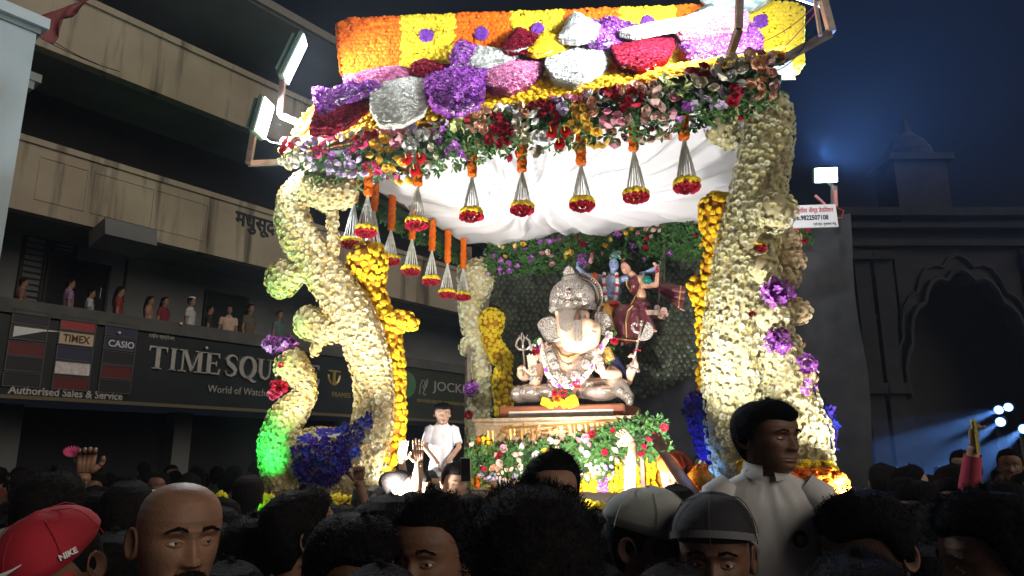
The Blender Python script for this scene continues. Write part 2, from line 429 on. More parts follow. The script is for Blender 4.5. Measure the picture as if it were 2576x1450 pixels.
# ================= long balcony building on the left =================
FD = np.array([.6, .8, 0.]); FN = np.array([.8, -.6, 0.]); FA = P(300, 900, 12.0)*np.array([1, 1, 0])
def fac(u, v, off=0.): return on(u, v, FA+FN*off, FN)
def fz(v, u=300, off=0.): return fac(u, v, off)[2]
def fs(u, v=900, off=0.): return float(np.dot(fac(u, v, off)-FA, FD))
def fp(s, z, off=0.): q = FA+FD*s+FN*off; return np.array([q[0], q[1], z])
RF = np.array([FD, FN, [0, 0, 1.]]).T
def slab(mb, s0, s1, z0, z1, o0, o1, m=0): mb.box(fp((s0+s1)/2, (z0+z1)/2, (o0+o1)/2), (abs(s1-s0), abs(o1-o0), abs(z1-z0)), RF, m)
b1t, b1b, b2t, b2b, rt, rb, sb = [fz(v) for v in (32, 195, 413, 587, 793, 829, 1019)]
SA, SB = fs(-420), 24.0
bld = thing('balcony_building', 'long stained beige building with deep open balconies and shop signs along its front', 'building', fp(8, 0))
mb = MB(); slab(mb, SA, SB, b1b, b1t, -.22, 0); slab(mb, SA, SB, b1t-.12, b1t-.002, 0, .05); mb.build('parapet', M_beige, bld)
mb = MB(); slab(mb, SA, SB, b2b, b2t, -.22, 0); slab(mb, SA, SB, b2t-.1, b2t-.002, 0, .04); 
zt, zb_ = b2t-.28, b2b+.22
for ua, ub in ((88, 155), (155, 218), (233, 390), (390, 528)):
    s0, s1 = fs(ua, 480), fs(ub, 480)
    slab(mb, s0, s1, zt, zt+.018, 0, .012); slab(mb, s0, s1, zb_, zb_+.018, 0, .012)
    for s_ in (s0, s1-.018): slab(mb, s_, s_+.018, zb_+.018, zt, 0, .013)
par2 = mb.build('parapet', M_beige, bld)
mb = MB(); slab(mb, SA, SB, b2b+.05, b2b+.2, -2.2, -.22); slab(mb, SA, SB, b1b+.05, b1b+.2, -2.2, -.22); slab(mb, SA, SB, b1t+.9, b1t+1.0, -2.6, .9)
mb.build('slab', M_dim, bld)
mb = MB(); slab(mb, SA, SB, b1t+.95, b1t+1.12, .9, .98); slab(mb, SA, SB, b1t+.1, b1t+.9, -2.6, -2.5); mb.build('roof_eave', mat('eave_edge', (.17, .16, .14), rough=.8), bld)
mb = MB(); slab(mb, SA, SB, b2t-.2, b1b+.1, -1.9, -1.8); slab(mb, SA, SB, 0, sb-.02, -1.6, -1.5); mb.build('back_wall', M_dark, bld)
mb = MB(); slab(mb, SA, SB, rb-.3, b2b+.1, -1.7, -1.6); mb.build('balcony_wall', M_dim, bld)
mb = MB(); slab(mb, SA, SB, rb-.5, rb-.35, -1.6, -.12); mb.build('balcony_floor', M_dim, bld)
mb = MB(); slab(mb, SA, SB, rb+.02, rt, -.10, .10); mb.build('handrail', M_rail, bld)
mb = MB(); slab(mb, SA, SB, 3.0, rb+.02, -.10, -.04); mb.build('fascia', M_signb, bld)
for uu in (30, 92, 540, 960): # columns of the ground floor and upper floors
    s0 = fs(uu); mb = MB(); slab(mb, s0, s0+.35, 0, sb, -1.5, -1.15); mb.build('pillar', M_dim, bld)
# windows of the balcony floor
def window(u0, u1, v0, v1, uc, bars, glassm):
    s0, s1 = fs(u0, off=-1.6), fs(u1, off=-1.6); z1, z0 = fz(v0, uc, -1.6), fz(v1, uc, -1.6)
    mb = MB(); slab(mb, s0, s1, z0, z0+.05, -1.6, -1.53); slab(mb, s0, s1, z1-.05, z1, -1.6, -1.53); slab(mb, s0, s0+.05, z0+.05, z1-.05, -1.6, -1.53); slab(mb, s1-.05, s1, z0+.05, z1-.05, -1.6, -1.53)
    w = mb.build('window', M_black, bld); mb = MB(); slab(mb, s0+.05, s1-.05, z0+.05, z1-.05, -1.595, -1.57); mb.build('pane', glassm, w)
    if bars:
        for i in range(bars):
            mb = MB(); z = z0+(z1-z0)*(i+1)/(bars+1); slab(mb, s0+.05, s1-.05, z, z+.025, -1.56, -1.54); mb.build('bar', M_black, w)
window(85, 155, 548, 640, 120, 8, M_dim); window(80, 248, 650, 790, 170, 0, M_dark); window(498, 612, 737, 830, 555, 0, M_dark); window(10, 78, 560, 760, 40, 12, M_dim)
mb = MB()   # concrete bracket block under the parapet
q = fp(fs(300, 600), b2b-.12, .15); mb.box(q, (.85, .55, .3), RF@rotx(.25)); mb.build('awning', M_dim, bld)
mb = MB(); s_ = fs(317, 650, -1.6); slab(mb, s_, s_+.04, b2b-1.1, b2b, -1.6, -1.56); mb.build('drain_pipe', M_black, bld)

def ftext(root, s, u0, u1, v0, h_px, m, off=.07, uc=None, ext=.02, bold=0):
    uc = uc or (u0+u1)/2; z0 = fac(uc, v0, off)[2]; q = fac(uc, v0, off); hh = h_px*mpp(q); s0, s1 = fs(u0, v0, off), fs(u1, v0, off)
    return text(root, 'lettering', s, fp(s0, z0, off), FD, (0, 0, 1), s1-s0, hh, m, ext, FN, bold)
ftext(bld, 'मधुसूदन', 587, 712, 594, 48, M_black, off=.0, ext=.03, bold=.012)
# ---- black shop sign with its brand boxes and letters ----
sgn = thing('shop_sign', 'long black shop sign with raised serif letters and small brand boxes under the balcony', 'sign', fp(2, sb, 0))
mb = MB(); slab(mb, SA, fs(985), sb+.06, rb-.01, -.02, .06); mb.build('board', M_signb, sgn)
mb = MB(); slab(mb, SA, SB, sb, sb+.055, -.02, .12); mb.build('lower_trim', mat('sign_trim', (.13, .11, .06), rough=.5), sgn)
def colr(name, c, r=.4): return mat(name, c, rough=r)
red_, cream_, navy_, pale_, blk_, dred_ = colr('box_red', (.30, .04, .04)), colr('box_cream', (.52, .42, .28)), colr('box_navy', (.03, .035, .07)), mat('box_pale', (.55, .5, .5), (.75, .72, .70), .4, nscale=18), colr('box_black', (.02, .022, .025)), colr('box_dark_red', (.12, .02, .02))
M_frm = mat('box_frame', (.09, .09, .09), rough=.5)
rowv = [816, 853, 891, 928, 966]
cols = [((15, 112), [blk_, blk_, dred_, blk_, blk_]), ((140, 233), [red_, cream_, navy_, pale_, dred_]), ((256, 338), [navy_, navy_, blk_, dred_, blk_])]
for ci, ((ua, ub), ms) in enumerate(cols):
    for ri, m_ in enumerate(ms):
        zc = fz(rowv[ri], 185, .06); s0, s1 = fs(ua, 880, .06), fs(ub, 880, .06); h = .095
        mb = MB()
        slab(mb, s0, s1, zc+h, zc+h+.014, .06, .10); slab(mb, s0, s1, zc-h-.014, zc-h, .06, .10); slab(mb, s0, s0+.014, zc-h, zc+h, .06, .10); slab(mb, s1-.014, s1, zc-h, zc+h, .06, .10)
        fr = mb.build('brand_box', M_frm, sgn); mb = MB(); slab(mb, s0+.014, s1-.014, zc-h, zc+h, .06, .085); mb.build('panel', m_, fr)
        if (ci, ri) == (1, 1): text(fr, 'lettering', 'TIMEX', fp(s0+.07, zc-.06, .086), FD, (0, 0, 1), s1-s0-.14, .12, mat('brown_ink', (.10, .04, .02)), .008, FN, bold=.02)
        if (ci, ri) == (2, 1): text(fr, 'lettering', 'CASIO', fp(s0+.08, zc-.055, .086), FD, (0, 0, 1), (s1-s0)*.8, .11, M_white, .006, FN, bold=.015)
        if (ci, ri) == (0, 1): mb = MB(); mb.prism([fp(s0+.05, zc+h-.01, .087), fp(s0+.05, zc-h+.02, .087), fp(s0+.45, zc+h-.04, .087), fp(s0+.75, zc+h-.01, .087)], FN*.004); mb.build('emblem', M_white, fr)
ftext(sgn, 'Authorised Sales & Service', 17, 307, 999, 20, M_steel, bold=.02)
ftext(sgn, 'World of Watches', 520, 683, 993, 18, M_steel)
ftext(sgn, 'टाईम स्क्वेअर', 373, 438, 856, 15, M_steel, ext=.01)
# serif capitals from strokes: boxes (x0,y0,x1,y1) and ribbons
def serif_word(root, word, boxes, zb0, H, m, off):
    for ch, (u0, u1) in zip(word, boxes):
        s0, s1 = fs(u0, 910, off), fs(u1, 910, off); w = s1-s0; mb = MB()
        def pt(x, y, o=0): return fp(s0+x*w, zb0+y*H, off+o)
        def poly(pl): mb.prism([pt(x, y) for x, y in pl], FN*.04)
        def rib(pl):
            L_, R_ = [], []
            for i, (x, y, t) in enumerate(pl):
                a = pl[max(i-1, 0)]; b = pl[min(i+1, len(pl)-1)]; dx, dy = (b[0]-a[0])*w, (b[1]-a[1])*H; l = math.hypot(dx, dy)+1e-9; nx, ny = -dy/l*t*w, dx/l*t*w
                L_.append((x+nx/w, y+ny/H)); R_.append((x-nx/w, y-ny/H))
            for i in range(len(pl)-1): poly([L_[i], L_[i+1], R_[i+1], R_[i]])
        def stem(x, t=.11, top=True, bot=True, y0=0, y1=1):
            poly([(x-t, y0), (x+t, y0), (x+t, y1), (x-t, y1)])
            if bot: poly([(x-t-.14, 0), (x+t+.14, 0), (x+t+.10, .05), (x-t-.10, .05)])
            if top: poly([(x-t-.14, .95), (x+t+.14, .95), (x+t+.14, 1), (x-t-.14, 1)])
        if ch == 'T': stem(.5, .12, False); poly([(0, 1), (1, 1), (1, .93), (0, .93)]); poly([(0, .93), (.1, .93), (.03, .76), (0, .76)]); poly([(.9, .93), (1, .93), (1, .76), (.97, .76)])
        elif ch == 'I': stem(.5, .2)
        elif ch == 'M': stem(.14, .035); stem(.84, .085); poly([(.1, 1), (.27, 1), (.58, .12), (.48, 0)]); poly([(.48, 0), (.56, .08), (.82, 1), (.76, 1)])
        elif ch == 'E': stem(.25, .13); poly([(.25, 1), (.92, 1), (.92, .76), (.86, .78), (.80, .93), (.25, .93)]); poly([(.25, .55), (.7, .55), (.7, .48), (.25, .48)]); poly([(.7, .64), (.76, .64), (.76, .38), (.7, .38)]); poly([(.25, 0), (.95, 0), (1, .28), (.94, .28), (.84, .07), (.25, .07)])
        elif ch == 'S': rib([(.9, .78, .03), (.82, .92, .05), (.6, 1.0, .06), (.32, .95, .09), (.18, .78, .12), (.3, .6, .15), (.6, .46, .16), (.8, .3, .14), (.76, .12, .10), (.5, 0, .06), (.22, .04, .05), (.08, .24, .03)])
        elif ch in 'QO':
            rib([(.5+.42*math.cos(a), .5+.5*math.sin(a), .05+.08*abs(math.cos(a))) for a in np.linspace(0, 2*PI, 25)])
            if ch == 'Q': rib([(.35, .02, .03), (.6, -.02, .09), (.85, -.16, .08), (1.05, -.17, .03)])
        elif ch == 'U': rib([(.22, 1, .11), (.22, .35, .11), (.32, .1, .09), (.55, 0, .06), (.74, .12, .05), (.80, .35, .045), (.80, 1, .04)]); poly([(0, .96), (.42, .96), (.42, 1), (0, 1)]); poly([(.62, .96), (.98, .96), (.98, 1), (.62, 1)])
        elif ch == 'A': poly([(.42, 1), (.58, 1), (.98, 0), (.72, 0)]); poly([(.46, .95), (.5, .85), (.16, 0), (.06, 0)]); poly([(.22, .32), (.8, .32), (.8, .38), (.22, .38)])
        elif ch == 'R': stem(.22, .12); rib([(.3, .97, .05), (.7, .95, .08), (.85, .75, .1), (.7, .55, .08), (.3, .52, .04)]); poly([(.45, .52), (.65, .52), (1, 0), (.78, 0)])
        mb.build('letter', M_steel, root)
zT = fac(394, 929, .07)[2]; HT = fac(394, 872, .07)[2]-zT
serif_word(sgn, 'TIMESQUARE', [(370, 417), (420, 445), (448, 510), (513, 553), (563, 598), (602, 643), (645, 686), (689, 728), (730, 768), (771, 804)], zT, HT, M_steel, .07)
for u_, v_ in ((300, 838), (520, 876), (455, 815)):
    mb = MB(); mb.ball(fac(u_, v_, .12), .028, 6); mb.build('sign_lamp', M_white, sgn)
# second sign further along
sg2 = thing('shop_sign', 'dark sign further down the arcade with a round green logo and thin grey capitals', 'sign', fp(10, sb, 0))
mb = MB(); slab(mb, fs(988), SB, sb+.06, rb-.01, -.02, .05); mb.build('board', mat('sign_green_black', (.02, .028, .018), (.03, .035, .02), .5), sg2)
ftext(sg2, 'JOCKEY', 1087, 1192, 995, 30, mat('grey_letters', (.35, .35, .32)), .055)
ftext(sg2, 'MEN WOMEN KIDS | DENIM | INNERWEAR | POLO', 1048, 1172, 1020, 11, mat('dim_gold', (.32, .27, .08)), .055)
q = fac(1022, 968, .06); r_ = 33*mpp(q); mb = MB(); mb.lathe([(0, .02), (r_*.98, .02), (r_, 0)], q, 28, R=np.array([FD, [0, 0, 1.], FN]).T); mb.build('logo_disc', mat('logo_green', (.05, .16, .07), (.09, .22, .1), .5, nscale=3), sg2)
q = fac(1066, 975, .06); m_ = mpp(q); mb = MB()
sw = [q+FD*m_*x+np.array([0, 0, m_*z]) for x, z in ((-15, -18), (-12, 6), (-6, 18), (2, 16), (4, 8), (-4, 2), (0, -4), (8, 0), (14, 14), (13, 22), (8, 16), (6, 4), (2, -8), (-2, -16), (4, -19), (9, -16))]
mb.tube(sw, m_*1.3, 5); mb.build('logo', mat('grey_logo', (.35, .35, .33)), sg2)
q = fac(840, 952, .07); m_ = mpp(q); mb = MB()
def fb(x0, z0, x1, z1): mb.box(q+FD*m_*(x0+x1)/2+np.array([0, 0, m_*(z0+z1)/2]), (abs(x1-x0)*m_, .02, abs(z1-z0)*m_), RF)
fb(-18, 16, 20, 20); fb(-4, -16, 5, 15); mb.tube([q+FD*m_*(18*math.cos(a))+np.array([0, 0, m_*(8+24*math.sin(a))]) for a in np.linspace(PI, 2*PI, 14)], m_*3.2, 6)
mb.build('logo', M_gold_l, sgn); ftext(sgn, 'FRAMES', 834, 880, 1000, 12, M_gold_l)

# ---- pale wall close at the left edge ----
YW = 7.6; cw_ = np.array([-.7255*YW, YW, 0]); zt_ = P(88, 86, YW)[2]
wl_ = thing('white_building', 'corner of a pale bluish building with a cornice at the edge of the street', 'building', cw_-FD*2)
def wbox(mb, s0, s1, o0, o1, z0, z1, m=0): mb.box(cw_+FD*(s0+s1)/2+FN*(o0+o1)/2+np.array([0, 0, (z0+z1)/2]), (s1-s0, o1-o0, z1-z0), RF, m)
mb = MB(); wbox(mb, -5, 0, -.8, 0, 0, zt_); mb.build('wall', mat('bluish_wall', (.46, .56, .60), (.38, .49, .54), .8, nscale=1.5, bump=.15, bscale=20), wl_)
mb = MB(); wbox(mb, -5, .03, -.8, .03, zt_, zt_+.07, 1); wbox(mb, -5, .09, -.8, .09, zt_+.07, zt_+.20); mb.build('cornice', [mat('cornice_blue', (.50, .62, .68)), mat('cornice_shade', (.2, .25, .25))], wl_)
mb = MB(); zq_ = P(90, 190, YW)[2]; wbox(mb, .002, .14, -.3, -.05, zq_-.02, zq_+.08); wbox(mb, .002, .08, -.28, -.07, zq_-.12, zq_-.02); mb.build('ledge', mat('ledge_green', (.16, .2, .18)), wl_)
# red flag
fl = thing('flag', 'limp dark red flag hanging from a line between the two buildings', 'flag', P(140, 50, 8.6))
A_, B_, D_, E_ = P(68, 52, 8.5), P(222, -2, 8.9), P(112, 108, 8.6), P(170, 75, 8.7); V = []
for i in range(13):
    t = i/12; top = A_*(1-t)+B_*t; low = (A_*(1-t/.3)+D_*(t/.3)) if t < .3 else (D_*(1-(t-.3)/.7)+B_*((t-.3)/.7))
    for j in range(9): s = j/8; w_ = .06*math.sin(9*t+4*s)*s; V.append(top*(1-s)+low*s+np.array([w_, .09*math.sin(14*t+3*s)*s, 0]))
mb = MB(); mb.grid(V, 13, 9); f_ = mb.build('cloth', mat('flag_red', (.16, .035, .04), (.22, .07, .07), .8, nscale=3), fl, smooth=True)
sol = f_.modifiers.new('s', 'SOLIDIFY'); sol.thickness = .006
def cable(a, b, sag, r, n=12):
    return [a*(1-t)+b*t-np.array([0, 0, sag*4*t*(1-t)]) for t in np.linspace(0, 1, n)]
for a, b, sg, lb in ((P(-20, 20, 8.5), P(300, 180, 11.5), .1, 'lower thin black cable slung across the upper parapet by the red flag'), (P(-10, -5, 8.3), P(270, 170, 11.6), .12, 'upper thin black cable slung across the upper parapet by the red flag')):
    mb = MB(); mb.tube(cable(a, b, sg, 0), .007, 4); o = mb.build('cable', M_black); props(o, lb, 'cable')

# ================= dark carved stone building far on the right =================
YB = 21.0
def bz(v, u=2250): return P(u, v, YB)[2]
def bx(u, v=900): return P(u, v, YB)[0]
arc = thing('arcade_building', 'unlit old stone building with a cusped arch standing in the dark beyond the float', 'building', (bx(2350), YB, 0))
x0, x1 = bx(2090), bx(3000); zT_ = bz(560)
ac = ((bx(2440)), bz(1000)); aw = bx(2600)-bx(2280); ah = bz(700)-ac[1]
# wall with arch opening: outline polygon strips
n = 28; out = []
for k in range(n+1):
    a = PI-PI*k/n; sc2 = 1+.07*abs(math.sin(7*a)); out.append((ac[0]+aw/2*math.cos(a)*sc2, ac[1]+ah*math.sin(a)*sc2))
mb = MB(); yf = YB
def wallq(a, b, c, d): mb.add([(a, yf, b), (c, yf, b), (c, yf, d), (a, yf, d)], [(0, 1, 2, 3)])
mb.box(((x0+out[0][0])/2, yf+.3, zT_/2), (out[0][0]-x0, .6, zT_)); mb.box(((x1+out[-1][0])/2, yf+.3, zT_/2), (x1-out[-1][0], .6, zT_))
for (xa, za), (xb, zb2) in zip(out[:-1], out[1:]):
    mb.prism([(xa, yf, za), (xb, yf, zb2), (xb, yf, zT_), (xa, yf, zT_)], np.array([0, .6, 0]))
mb.build('wall', M_stone, arc)
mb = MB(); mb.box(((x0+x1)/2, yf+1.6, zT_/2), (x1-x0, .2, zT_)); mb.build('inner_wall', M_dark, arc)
mb = MB()
for v0, dz, pr in ((545, .25, .5), (575, .16, .34), (615, .2, .22), (800, .12, .12)):
    z = bz(v0); xe = x1 if v0 < 700 else out[0][0]-.3
    mb.box(((x0+xe)/2-.1, yf-pr/2, z), (xe-x0+.2, pr, dz))
mb.build('cornice', M_stone, arc)
for uu in (2185, 2235, 2640):
    mb = MB(); xx = bx(uu); mb.box((xx, yf-.12, bz(640)/2), (.45, .24, bz(640))); mb.box((xx, yf-.2, bz(980)), (.62, .4, .3)); mb.box((xx, yf-.2, bz(650)), (.62, .38, .25)); mb.build('pilaster', M_stone, arc)
mb = MB(); V = [(x, yf-.06, z) for x, z in out]; mb.tube(V, .09, 6); mb.tube([(ac[0]+(x-ac[0])*1.14, yf-.04, ac[1]+(z-ac[1])*1.12) for x, z in out], .06, 6); mb.build('arch_trim', M_stone, arc)
mb = MB(); z = bz(400); mb.box((bx(2380), yf+.6, (zT_+z)/2), (1.6, 1.2, z-zT_)); mb.box((bx(2380), yf+.6, z+.05), (2.0, 1.5, .2))
mb.lathe([(.75, 0), (.72, .3), (.5, .7), (.2, 1.0), (.05, 1.5), (0, 1.6)], (bx(2380), yf+.6, z+.1), 16); mb.build('roof_turret', M_stone, arc)
# far low shops with lit signs
shops = thing('shop_row', 'low dark row of shops at the far end of the street with small lit signs', 'building', (18, 46, 0))
mb = MB(); mb.box((24, 47, 1.9), (40, 1.5, 3.8)); mb.build('wall', M_dark, shops)
for k, (u, v, w, h, c) in enumerate(((2305, 1158, 12, 14, (.9, .9, 1)), (2388, 1150, 50, 7, (.8, .9, 1)), (2440, 1152, 18, 8, (.7, .85, 1)), (2505, 1140, 36, 12, (.85, .35, .8)), (2560, 1136, 14, 12, (1, .3, .5)), (2210, 1155, 8, 5, (.9, .7, .6)), (2426, 1158, 60, 4, (.7, .4, .3)))):
    q = P(u, v, 45.8); m_ = mpp(q); mb = MB(); mb.box(q, (w*m_, .12, h*m_), bev=.02); mb.build('lit_sign', emis('shop_light', c, 1.6), shops)
ps = thing('lit_sign', 'small red glowing PIZZA HOUSE sign far down the dark street', 'sign', P(2396, 1112, 45))
q = P(2396, 1112, 45.0); m_ = mpp(q); mb = MB(); mb.box(q+np.array([0, .12, 0]), (96*m_, .1, 14*m_)); mb.build('board', M_black, ps)
Mr = emis('red_neon', (1, .03, .03), 2.2)
text(ps, 'lettering', 'ZZA', P(2366, 1117, 44.9), (1, 0, 0), (0, 0, 1), 24*m_, 10*m_, Mr, .03, (0, -1, 0), bold=.02)
text(ps, 'lettering', 'HOUSE', P(2402, 1117, 44.9), (1, 0, 0), (0, 0, 1), 44*m_, 10*m_, Mr, .03, (0, -1, 0), bold=.02)
mb = MB(); mb.lathe([(0, .06), (6*m_, .06), (6*m_, 0)], P(2395, 1112, 44.85), 16, R=rotx(PI/2)); mb.build('disc', emis('orange_disc', (1, .45, .15), 1.6), ps)
# ================= float: frame of reference =================
EX = np.array([.925, -.38, 0.]); EY = np.array([.38, .925, 0.]); O0 = np.array([-1.65, 5.85, 0.]); WD, DP = 3.6, 2.95
DZ = 1.52            # deck height
def Fl(a, b, z): return O0+EX*a+EY*b+np.array([0, 0, z])
RFl = np.array([EX, EY, [0, 0, 1.]]).T
def onf(u, v, b=0.): return on(u, v, O0+EY*b, EY)      # onto the float's cross plane at depth b
def spx(u, v, r, b=0., Y=None):
    q = onf(u, v, b) if Y is None else P(u, v, Y); return (q, r*mpp(q))
M_cream = petal('cream_petals', (.80, .60, .24), (.88, .82, .60)); M_creamc = mat('blossom_heart', (.66, .52, .14))
M_pale = petal('pale_petals', (.72, .68, .34), (.84, .83, .66)); M_pink_cream = petal('blush_petals', (.80, .60, .38), (.88, .74, .54))
M_yel = petal('yellow_marigold', (.85, .46, .01), (.90, .58, .02)); M_yel2 = petal('lemon_marigold', (.82, .60, .02), (.88, .68, .04)); M_ora = petal('orange_marigold', (.78, .13, .003), (.84, .20, .006))
M_whi = petal('white_petals', (.74, .76, .70), (.86, .86, .80)); M_pur = petal('purple_orchid', (.20, .03, .30), (.42, .12, .52)); M_purw = mat('orchid_white', (.75, .65, .80))
M_dred = petal('dark_red_rose', (.20, .005, .02), (.36, .01, .04)); M_pnk = petal('pink_carnation', (.62, .16, .36), (.78, .36, .52)); M_blu = petal('blue_orchid', (.006, .02, .26), (.05, .01, .22)); M_blu2 = petal('light_blue_orchid', (.01, .08, .45), (.05, .03, .30))
M_leaf = petal('leaf_green', (.035, .10, .025), (.07, .17, .04), .5); M_leafd = mat('foliage_core', (.012, .03, .012), (.02, .045, .015), .9, nscale=30)
M_core = mat('flower_core', (.62, .54, .32), (.44, .38, .2), .9, nscale=30); M_corey = mat('marigold_core', (.50, .22, .01), rough=.9)
ROSE = {k: petal('rose_'+k, a, b, .6) for k, a, b in (('pink', (.75, .28, .38), (.82, .42, .50)), ('blush', (.84, .56, .50), (.88, .68, .58)), ('cream', (.84, .76, .55), (.88, .84, .70)), ('white', (.80, .82, .78), (.86, .86, .84)), ('red', (.42, .01, .04), (.55, .02, .06)), ('dark', (.26, .006, .02), (.38, .01, .03)), ('yellow', (.85, .52, .06), (.88, .62, .12)), ('lilac', (.52, .40, .62), (.66, .56, .74)), ('peach', (.86, .48, .30), (.88, .56, .42)), ('magenta', (.62, .05, .18), (.72, .10, .26)))}
TC = [t_chrys(i) for i in range(4)]; TM = [t_mari(i) for i in range(4)]; TR = [t_rose(i) for i in range(4)]; TO = [t_orchid(i) for i in range(5)]; TL = [t_leaf(i, 4) for i in range(4)]
SQ = lambda f: (EY, f)

# ---- deck (lorry bed) ----
deck = thing('float_deck', 'lorry bed of the festival float with a fascia covered in orange and yellow marigolds', 'float', Fl(1.8, 1.4, 0))
mb = MB(); mb.box(Fl(WD/2+.05, DP/2+.1, DZ-.09), (WD+1.0, DP+.9, .18), RFl); mb.box(Fl(WD/2+.05, DP/2+.1, .95), (WD+.5, DP+.5, .6), RFl, m=1); mb.build('platform', [mat('deck_board', (.12, .10, .09), rough=.9), M_black], deck)
for a in (.5, 3.1):
    for b in (.3, 2.5):
        mb = MB(); mb.lathe([(0, -.14), (.36, -.14), (.42, -.1), (.42, .1), (.36, .14), (0, .14)], Fl(a, b, .42), 22, R=RFl@roty(PI/2)); w = mb.build('wheel', mat('tyre', (.015, .015, .015)), deck)
def panel_points(c0, c1, z0, z1, nrm, d, nseed=0, bulge=.02):
    c0 = np.asarray(c0, float); c1 = np.asarray(c1, float); L = np.linalg.norm((c1-c0)[:2]); nu = int(L/d); nv = int((z1-z0)/(d*.87)); pts = []
    r = np.random.default_rng(nseed)
    for j in range(nv):
        for i in range(nu):
            t = (i+.5*(j % 2)+.25)/nu; p = c0*(1-t)+c1*t; p = np.array([p[0], p[1], z0+(j+.5)*(z1-z0)/nv])+nrm*bulge*r.random()+r.normal(0, d*.09, 3); pts.append(p)
    pts = np.array(pts); return pts, np.tile(nrm, (len(pts), 1))
# fascia: front (facing the camera) and the right step
A_, N_ = panel_points(Fl(-.42, -.36, 0), Fl(WD+.5, -.36, 0), 1.30, DZ+.02, -EY, .052, 1)
blossoms(deck, 'marigold', A_, N_, .032, TM, [M_yel2], 110)
A_, N_ = panel_points(Fl(-.42, -.37, 0), Fl(WD+.52, -.37, 0), 1.06, 1.28, -EY, .055, 2)
blossoms(deck, 'orange_marigold', A_, N_, .033, TM, [M_ora], 90)

def covered(name, label, cat, sphs, base, grp=None):
    """sphs: list of dicts (sph, temps, mats, d, size, n, core, sq, nm, keep)"""
    t = thing(name, label, cat, base, grp)
    for k, s in enumerate(sphs):
        A, B = skin_points(s['sph'], s['d'], (EY, s.get('sq', 1)), seed=k, keepfn=s.get('keep'))
        core(t, s['sph'], s.get('core', M_core), s.get('cn', 'core'), s.get('cf', .95), (EY, s.get('sq', 1)))
        blossoms(t, s['nm'], A, B, s['size'], s['temps'], s['mats'], s['n'])
    return t
# ---- front-left peacock pillar ----
bL = -.05
def cl(l, k=7, b=bL): return chain([spx(u, v, r, b) for u, v, r in l], k)
tube_ = cl([(800, 462, 34), (765, 470, 44), (738, 500, 44), (733, 545, 46), (752, 600, 49), (790, 655, 50), (832, 712, 52), (878, 782, 57), (912, 850, 57), (935, 930, 54), (942, 1000, 52), (936, 1080, 58), (905, 1140, 60), (860, 1165, 66)], 6)
bulb = cl([(800, 482, 40), (835, 490, 48), (868, 486, 38)], 5); post = cl([(835, 525, 15), (841, 640, 15)], 8)
ball1 = cl([(713, 701, 50), (750, 690, 26), (780, 680, 24)], 4); curl = cl([(778, 812, 42), (815, 830, 36), (850, 830, 30)], 4); bit = cl([(812, 850, 17), (790, 885, 12)], 4)
head_ = cl([(732, 922, 45), (765, 950, 30), (772, 990, 28), (745, 1025, 40), (715, 1060, 50), (700, 1110, 56), (706, 1165, 60), (715, 1215, 55)], 6)
belly = cl([(730, 1150, 60), (790, 1150, 72), (840, 1150, 72), (880, 1200, 60)], 5)+cl([(930, 1140, 50), (915, 1240, 45)], 4)+cl([(715, 1230, 50), (900, 1240, 50)], 6)
cream = tube_+bulb+post+ball1+curl+bit+head_+belly
def in_blue(A, B):
    d = A-CAM; yc = d[:, 1]*cp_+d[:, 2]*sp_; u = CX+FPX*d[:, 0]/yc; v = CY-FPX*(-d[:, 1]*sp_+d[:, 2]*cp_)/yc; fr = (B@(-EY)) > -.05
    poly = [(742, 1130), (775, 1095), (850, 1085), (905, 1065), (930, 1038), (938, 1060), (925, 1110), (900, 1155), (860, 1205), (820, 1228), (770, 1210), (742, 1175)]
    ins = np.zeros(len(A), bool); n = len(poly)
    for i in range(n):
        (xa, ya), (xb, yb) = poly[i], poly[(i+1) % n]; c = ((ya > v) != (yb > v)) & (u < (xb-xa)*(v-ya)/(yb-ya+1e-9)+xa); ins ^= c
    return ins & fr
yel = chain([spx(924, 664, 53, .1), spx(930, 725, 36, .12), spx(950, 785, 36, .12), spx(972, 850, 36, .1), spx(982, 920, 35, .08), spx(984, 1010, 35, .06), spx(982, 1080, 36, .05), spx(960, 1160, 38, .03), spx(935, 1225, 34, .0)], 6)
horn = chain([spx(965, 828, 30, .1), spx(995, 812, 29, .1), spx(1020, 808, 21, .1), spx(1040, 815, 13, .1)], 5)
pl = covered('peacock_pillar', 'front pillar shaped like a peacock with a round head, blue wing and hollow loop, covered in cream chrysanthemums', 'pillar',
    [dict(sph=cream, temps=TC, mats=[M_cream, M_creamc], d=.032, size=.0215, n=300, sq=.62, nm='chrysanthemum', keep=lambda A, B: ~in_blue(A, B)),
     dict(sph=yel+horn, temps=TM, mats=[M_yel], d=.039, size=.027, n=200, sq=.8, nm='marigold', core=M_corey, cn='marigold_core')], Fl(.3, 0, DZ))
A, B = skin_points(belly+head_+tube_, .034, (EY, .62), seed=9, keepfn=in_blue)
blossoms(pl, 'blue_orchid', A+B*.02, B, .042, TO, [M_blu, M_blu2], 140)
def bunch(root, name, u, v, ru, rv, b, temps, mats, size, n, seed=0, Y=None):
    c, r = spx(u, v, ru, b, Y); s = [(c, r)]
    A, B = skin_points(s, size*1.15, None, seed); A = c+(A-c)*np.array([1, .8, rv/ru]); blossoms(root, name, A, B, size, temps, mats, n, .5)
    c2 = c; A = c2+(A-c2)*.55; blossoms(root, name+'_inner', A, B, size, temps, mats, 0, .5)
bunch(pl, 'crest_orchid', 685, 868, 20, 18, bL, TO, [M_pur, M_purw], .042, 14); bunch(pl, 'crest_orchid', 722, 870, 22, 18, bL, TO, [M_pur, M_purw], .042, 14, 1)
